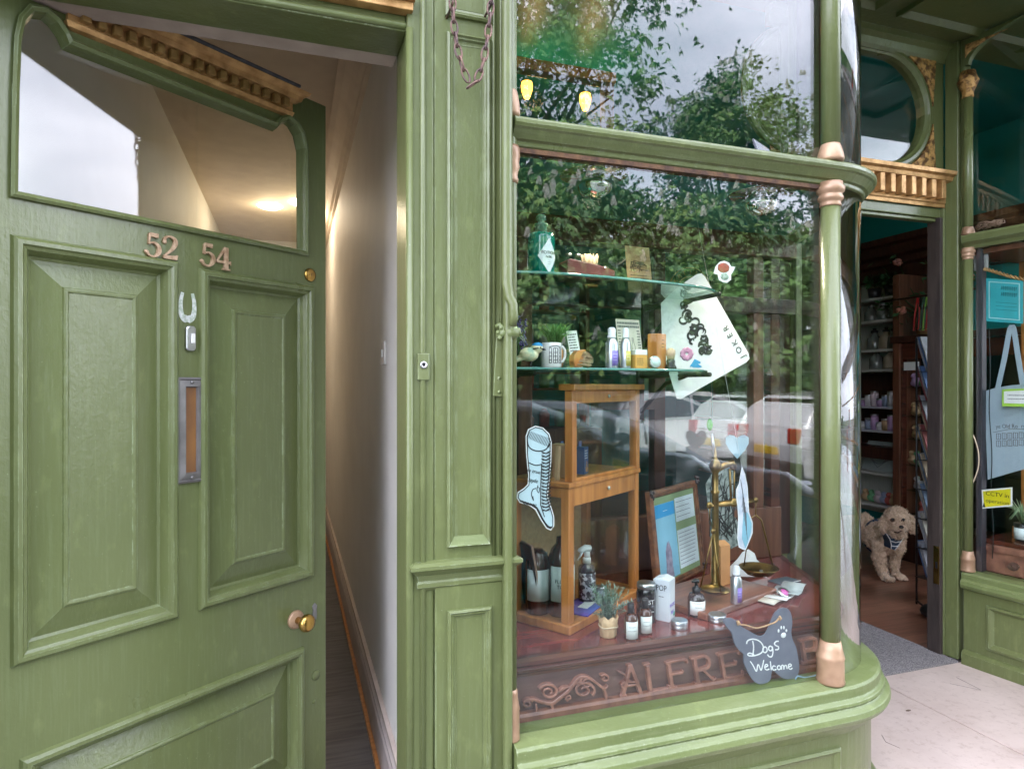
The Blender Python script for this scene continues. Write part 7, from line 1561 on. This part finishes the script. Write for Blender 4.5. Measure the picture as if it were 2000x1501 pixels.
for s2 in (0, 3.14): m.tube([(a - P_[0][0] + 0, .006 * math.cos(i * .9 + s2), b_ - P_[0][1] + .006 * math.sin(i * .9 + s2)) for i, (a, b_) in enumerate(smooth_path(P_, sub=10))], .004, 6)
m.build('rope', GOLD, tw)
ne = thing('dry_twigs', 'tangle of dry brown twigs resting on the right window transom', 'twigs', inR(.10, -.012, zr1)); m = MB(); rd = random.Random(6)
for k in range(26): a = rd.uniform(0, 6.28); r1 = rd.uniform(.02, .06); m.tube([(r1 * math.cos(a + q * .6) * 1.0, r1 * .5 * math.sin(a + q * .6), .012 + .03 * abs(math.sin(q * .7 + k)) ) for q in range(6)], .0018, 4)
m.build('twigs', pm('dry_twig', (.26, .17, .11), rough=.9), ne); ne.rotation_euler = (0, 0, RA)
P_ = [SR(u, v, .035) for u, v in ((1907, 843), (1914, 858), (1920, 880), (1921, 905), (1916, 925), (1908, 945))]
st = thing('loose_cord', 'loose cream cord hanging at the left of the right window', 'cord', inR(P_[0][0], -.004, P_[0][1]), RA); MB().tube([(a - P_[0][0], 0, b_ - P_[0][1]) for a, b_ in smooth_path(P_, sub=4)], .0026, 6).build('cord', pm('cream_cord', (.62, .50, .34), rough=.8), st)
P_ = [SR(u, v, .03) for u, v in ((1931, 640), (1934, 720), (1932, 800), (1937, 880), (1936, 960), (1940, 1040), (1938, 1090))]
st = thing('dark_wire', 'thin dark wire running down the right window', 'wire', inR(P_[0][0], .03, P_[0][1]), RA); MB().tube([(a - P_[0][0], 0, b_ - P_[0][1]) for a, b_ in smooth_path(P_, sub=4)], .0018, 5).build('wire', BLACK, st)
fp = SR(1999, 1057, .16); pt = thing('aloe_plant', 'spiky green plant in a labelled dark pot at the right edge', 'plant', inR(fp[0], .16, zrc)); MB().lathe([(0, 0), (.03, 0), (.036, .08), (.032, .08), (0, .07)]).build('pot', BLKP, pt); wrap(pt, 'label', LABELW, .0352, .01, .06, -230, -60); m = MB(); rd = random.Random(1)
for k in range(22): a = rd.uniform(0, 6.28); r1 = rd.uniform(.05, .11); m.tube([(0, 0, .07), (r1 * .5 * math.cos(a), r1 * .5 * math.sin(a), .14), (r1 * math.cos(a), r1 * math.sin(a), rd.uniform(.10, .2))], [.005, .004, .0008], 5)
m.build('leaves', pm('aloe_leaf', (.10, .22, .09), (.3, .36, .2), rough=.5), pt)
t = thing('wooden_tray', 'long orange wooden tray lying on the right window counter', 'tray', inR(.28, .26, zrc), RA); MB().box(-.2, -.05, 0, .5, .08, .05).build('tray', WOODO, t, bevel=.004)
t = thing('blue_tray', 'blue tray standing on the wooden tray in the right window', 'tray', inR(.30, .27, zrc + .05), RA); MB().box(-.16, -.04, 0, .4, .06, .035).build('tray', pm('blue_tray', (.10, .22, .32), rough=.4), t, bevel=.004)
for k, (x, z, c, h) in enumerate(((.2, 1.16, (.5, .42, .12), .12), (.30, 1.16, (.35, .38, .4), .14), (.42, 1.16, (.5, .45, .2), .12), (.55, 1.16, (.3, .3, .32), .13))):
    lathe_thing('display_bottle', ('yellow bottle at the left of the right window shelf', 'grey bottle second on the right window shelf', 'straw bottle third on the right window shelf', 'grey bottle fourth on the right window shelf')[k], 'bottle', inR(x, .44, zrc + .33), [('body', pm('bot_%d' % k, c, rough=.3), [(0, 0), (.035, 0), (.038, h * .7), (.015, h * .85), (.014, h)]), ('cap', BLKP, [(.017, h), (.017, h + .02), (0, h + .02)])])
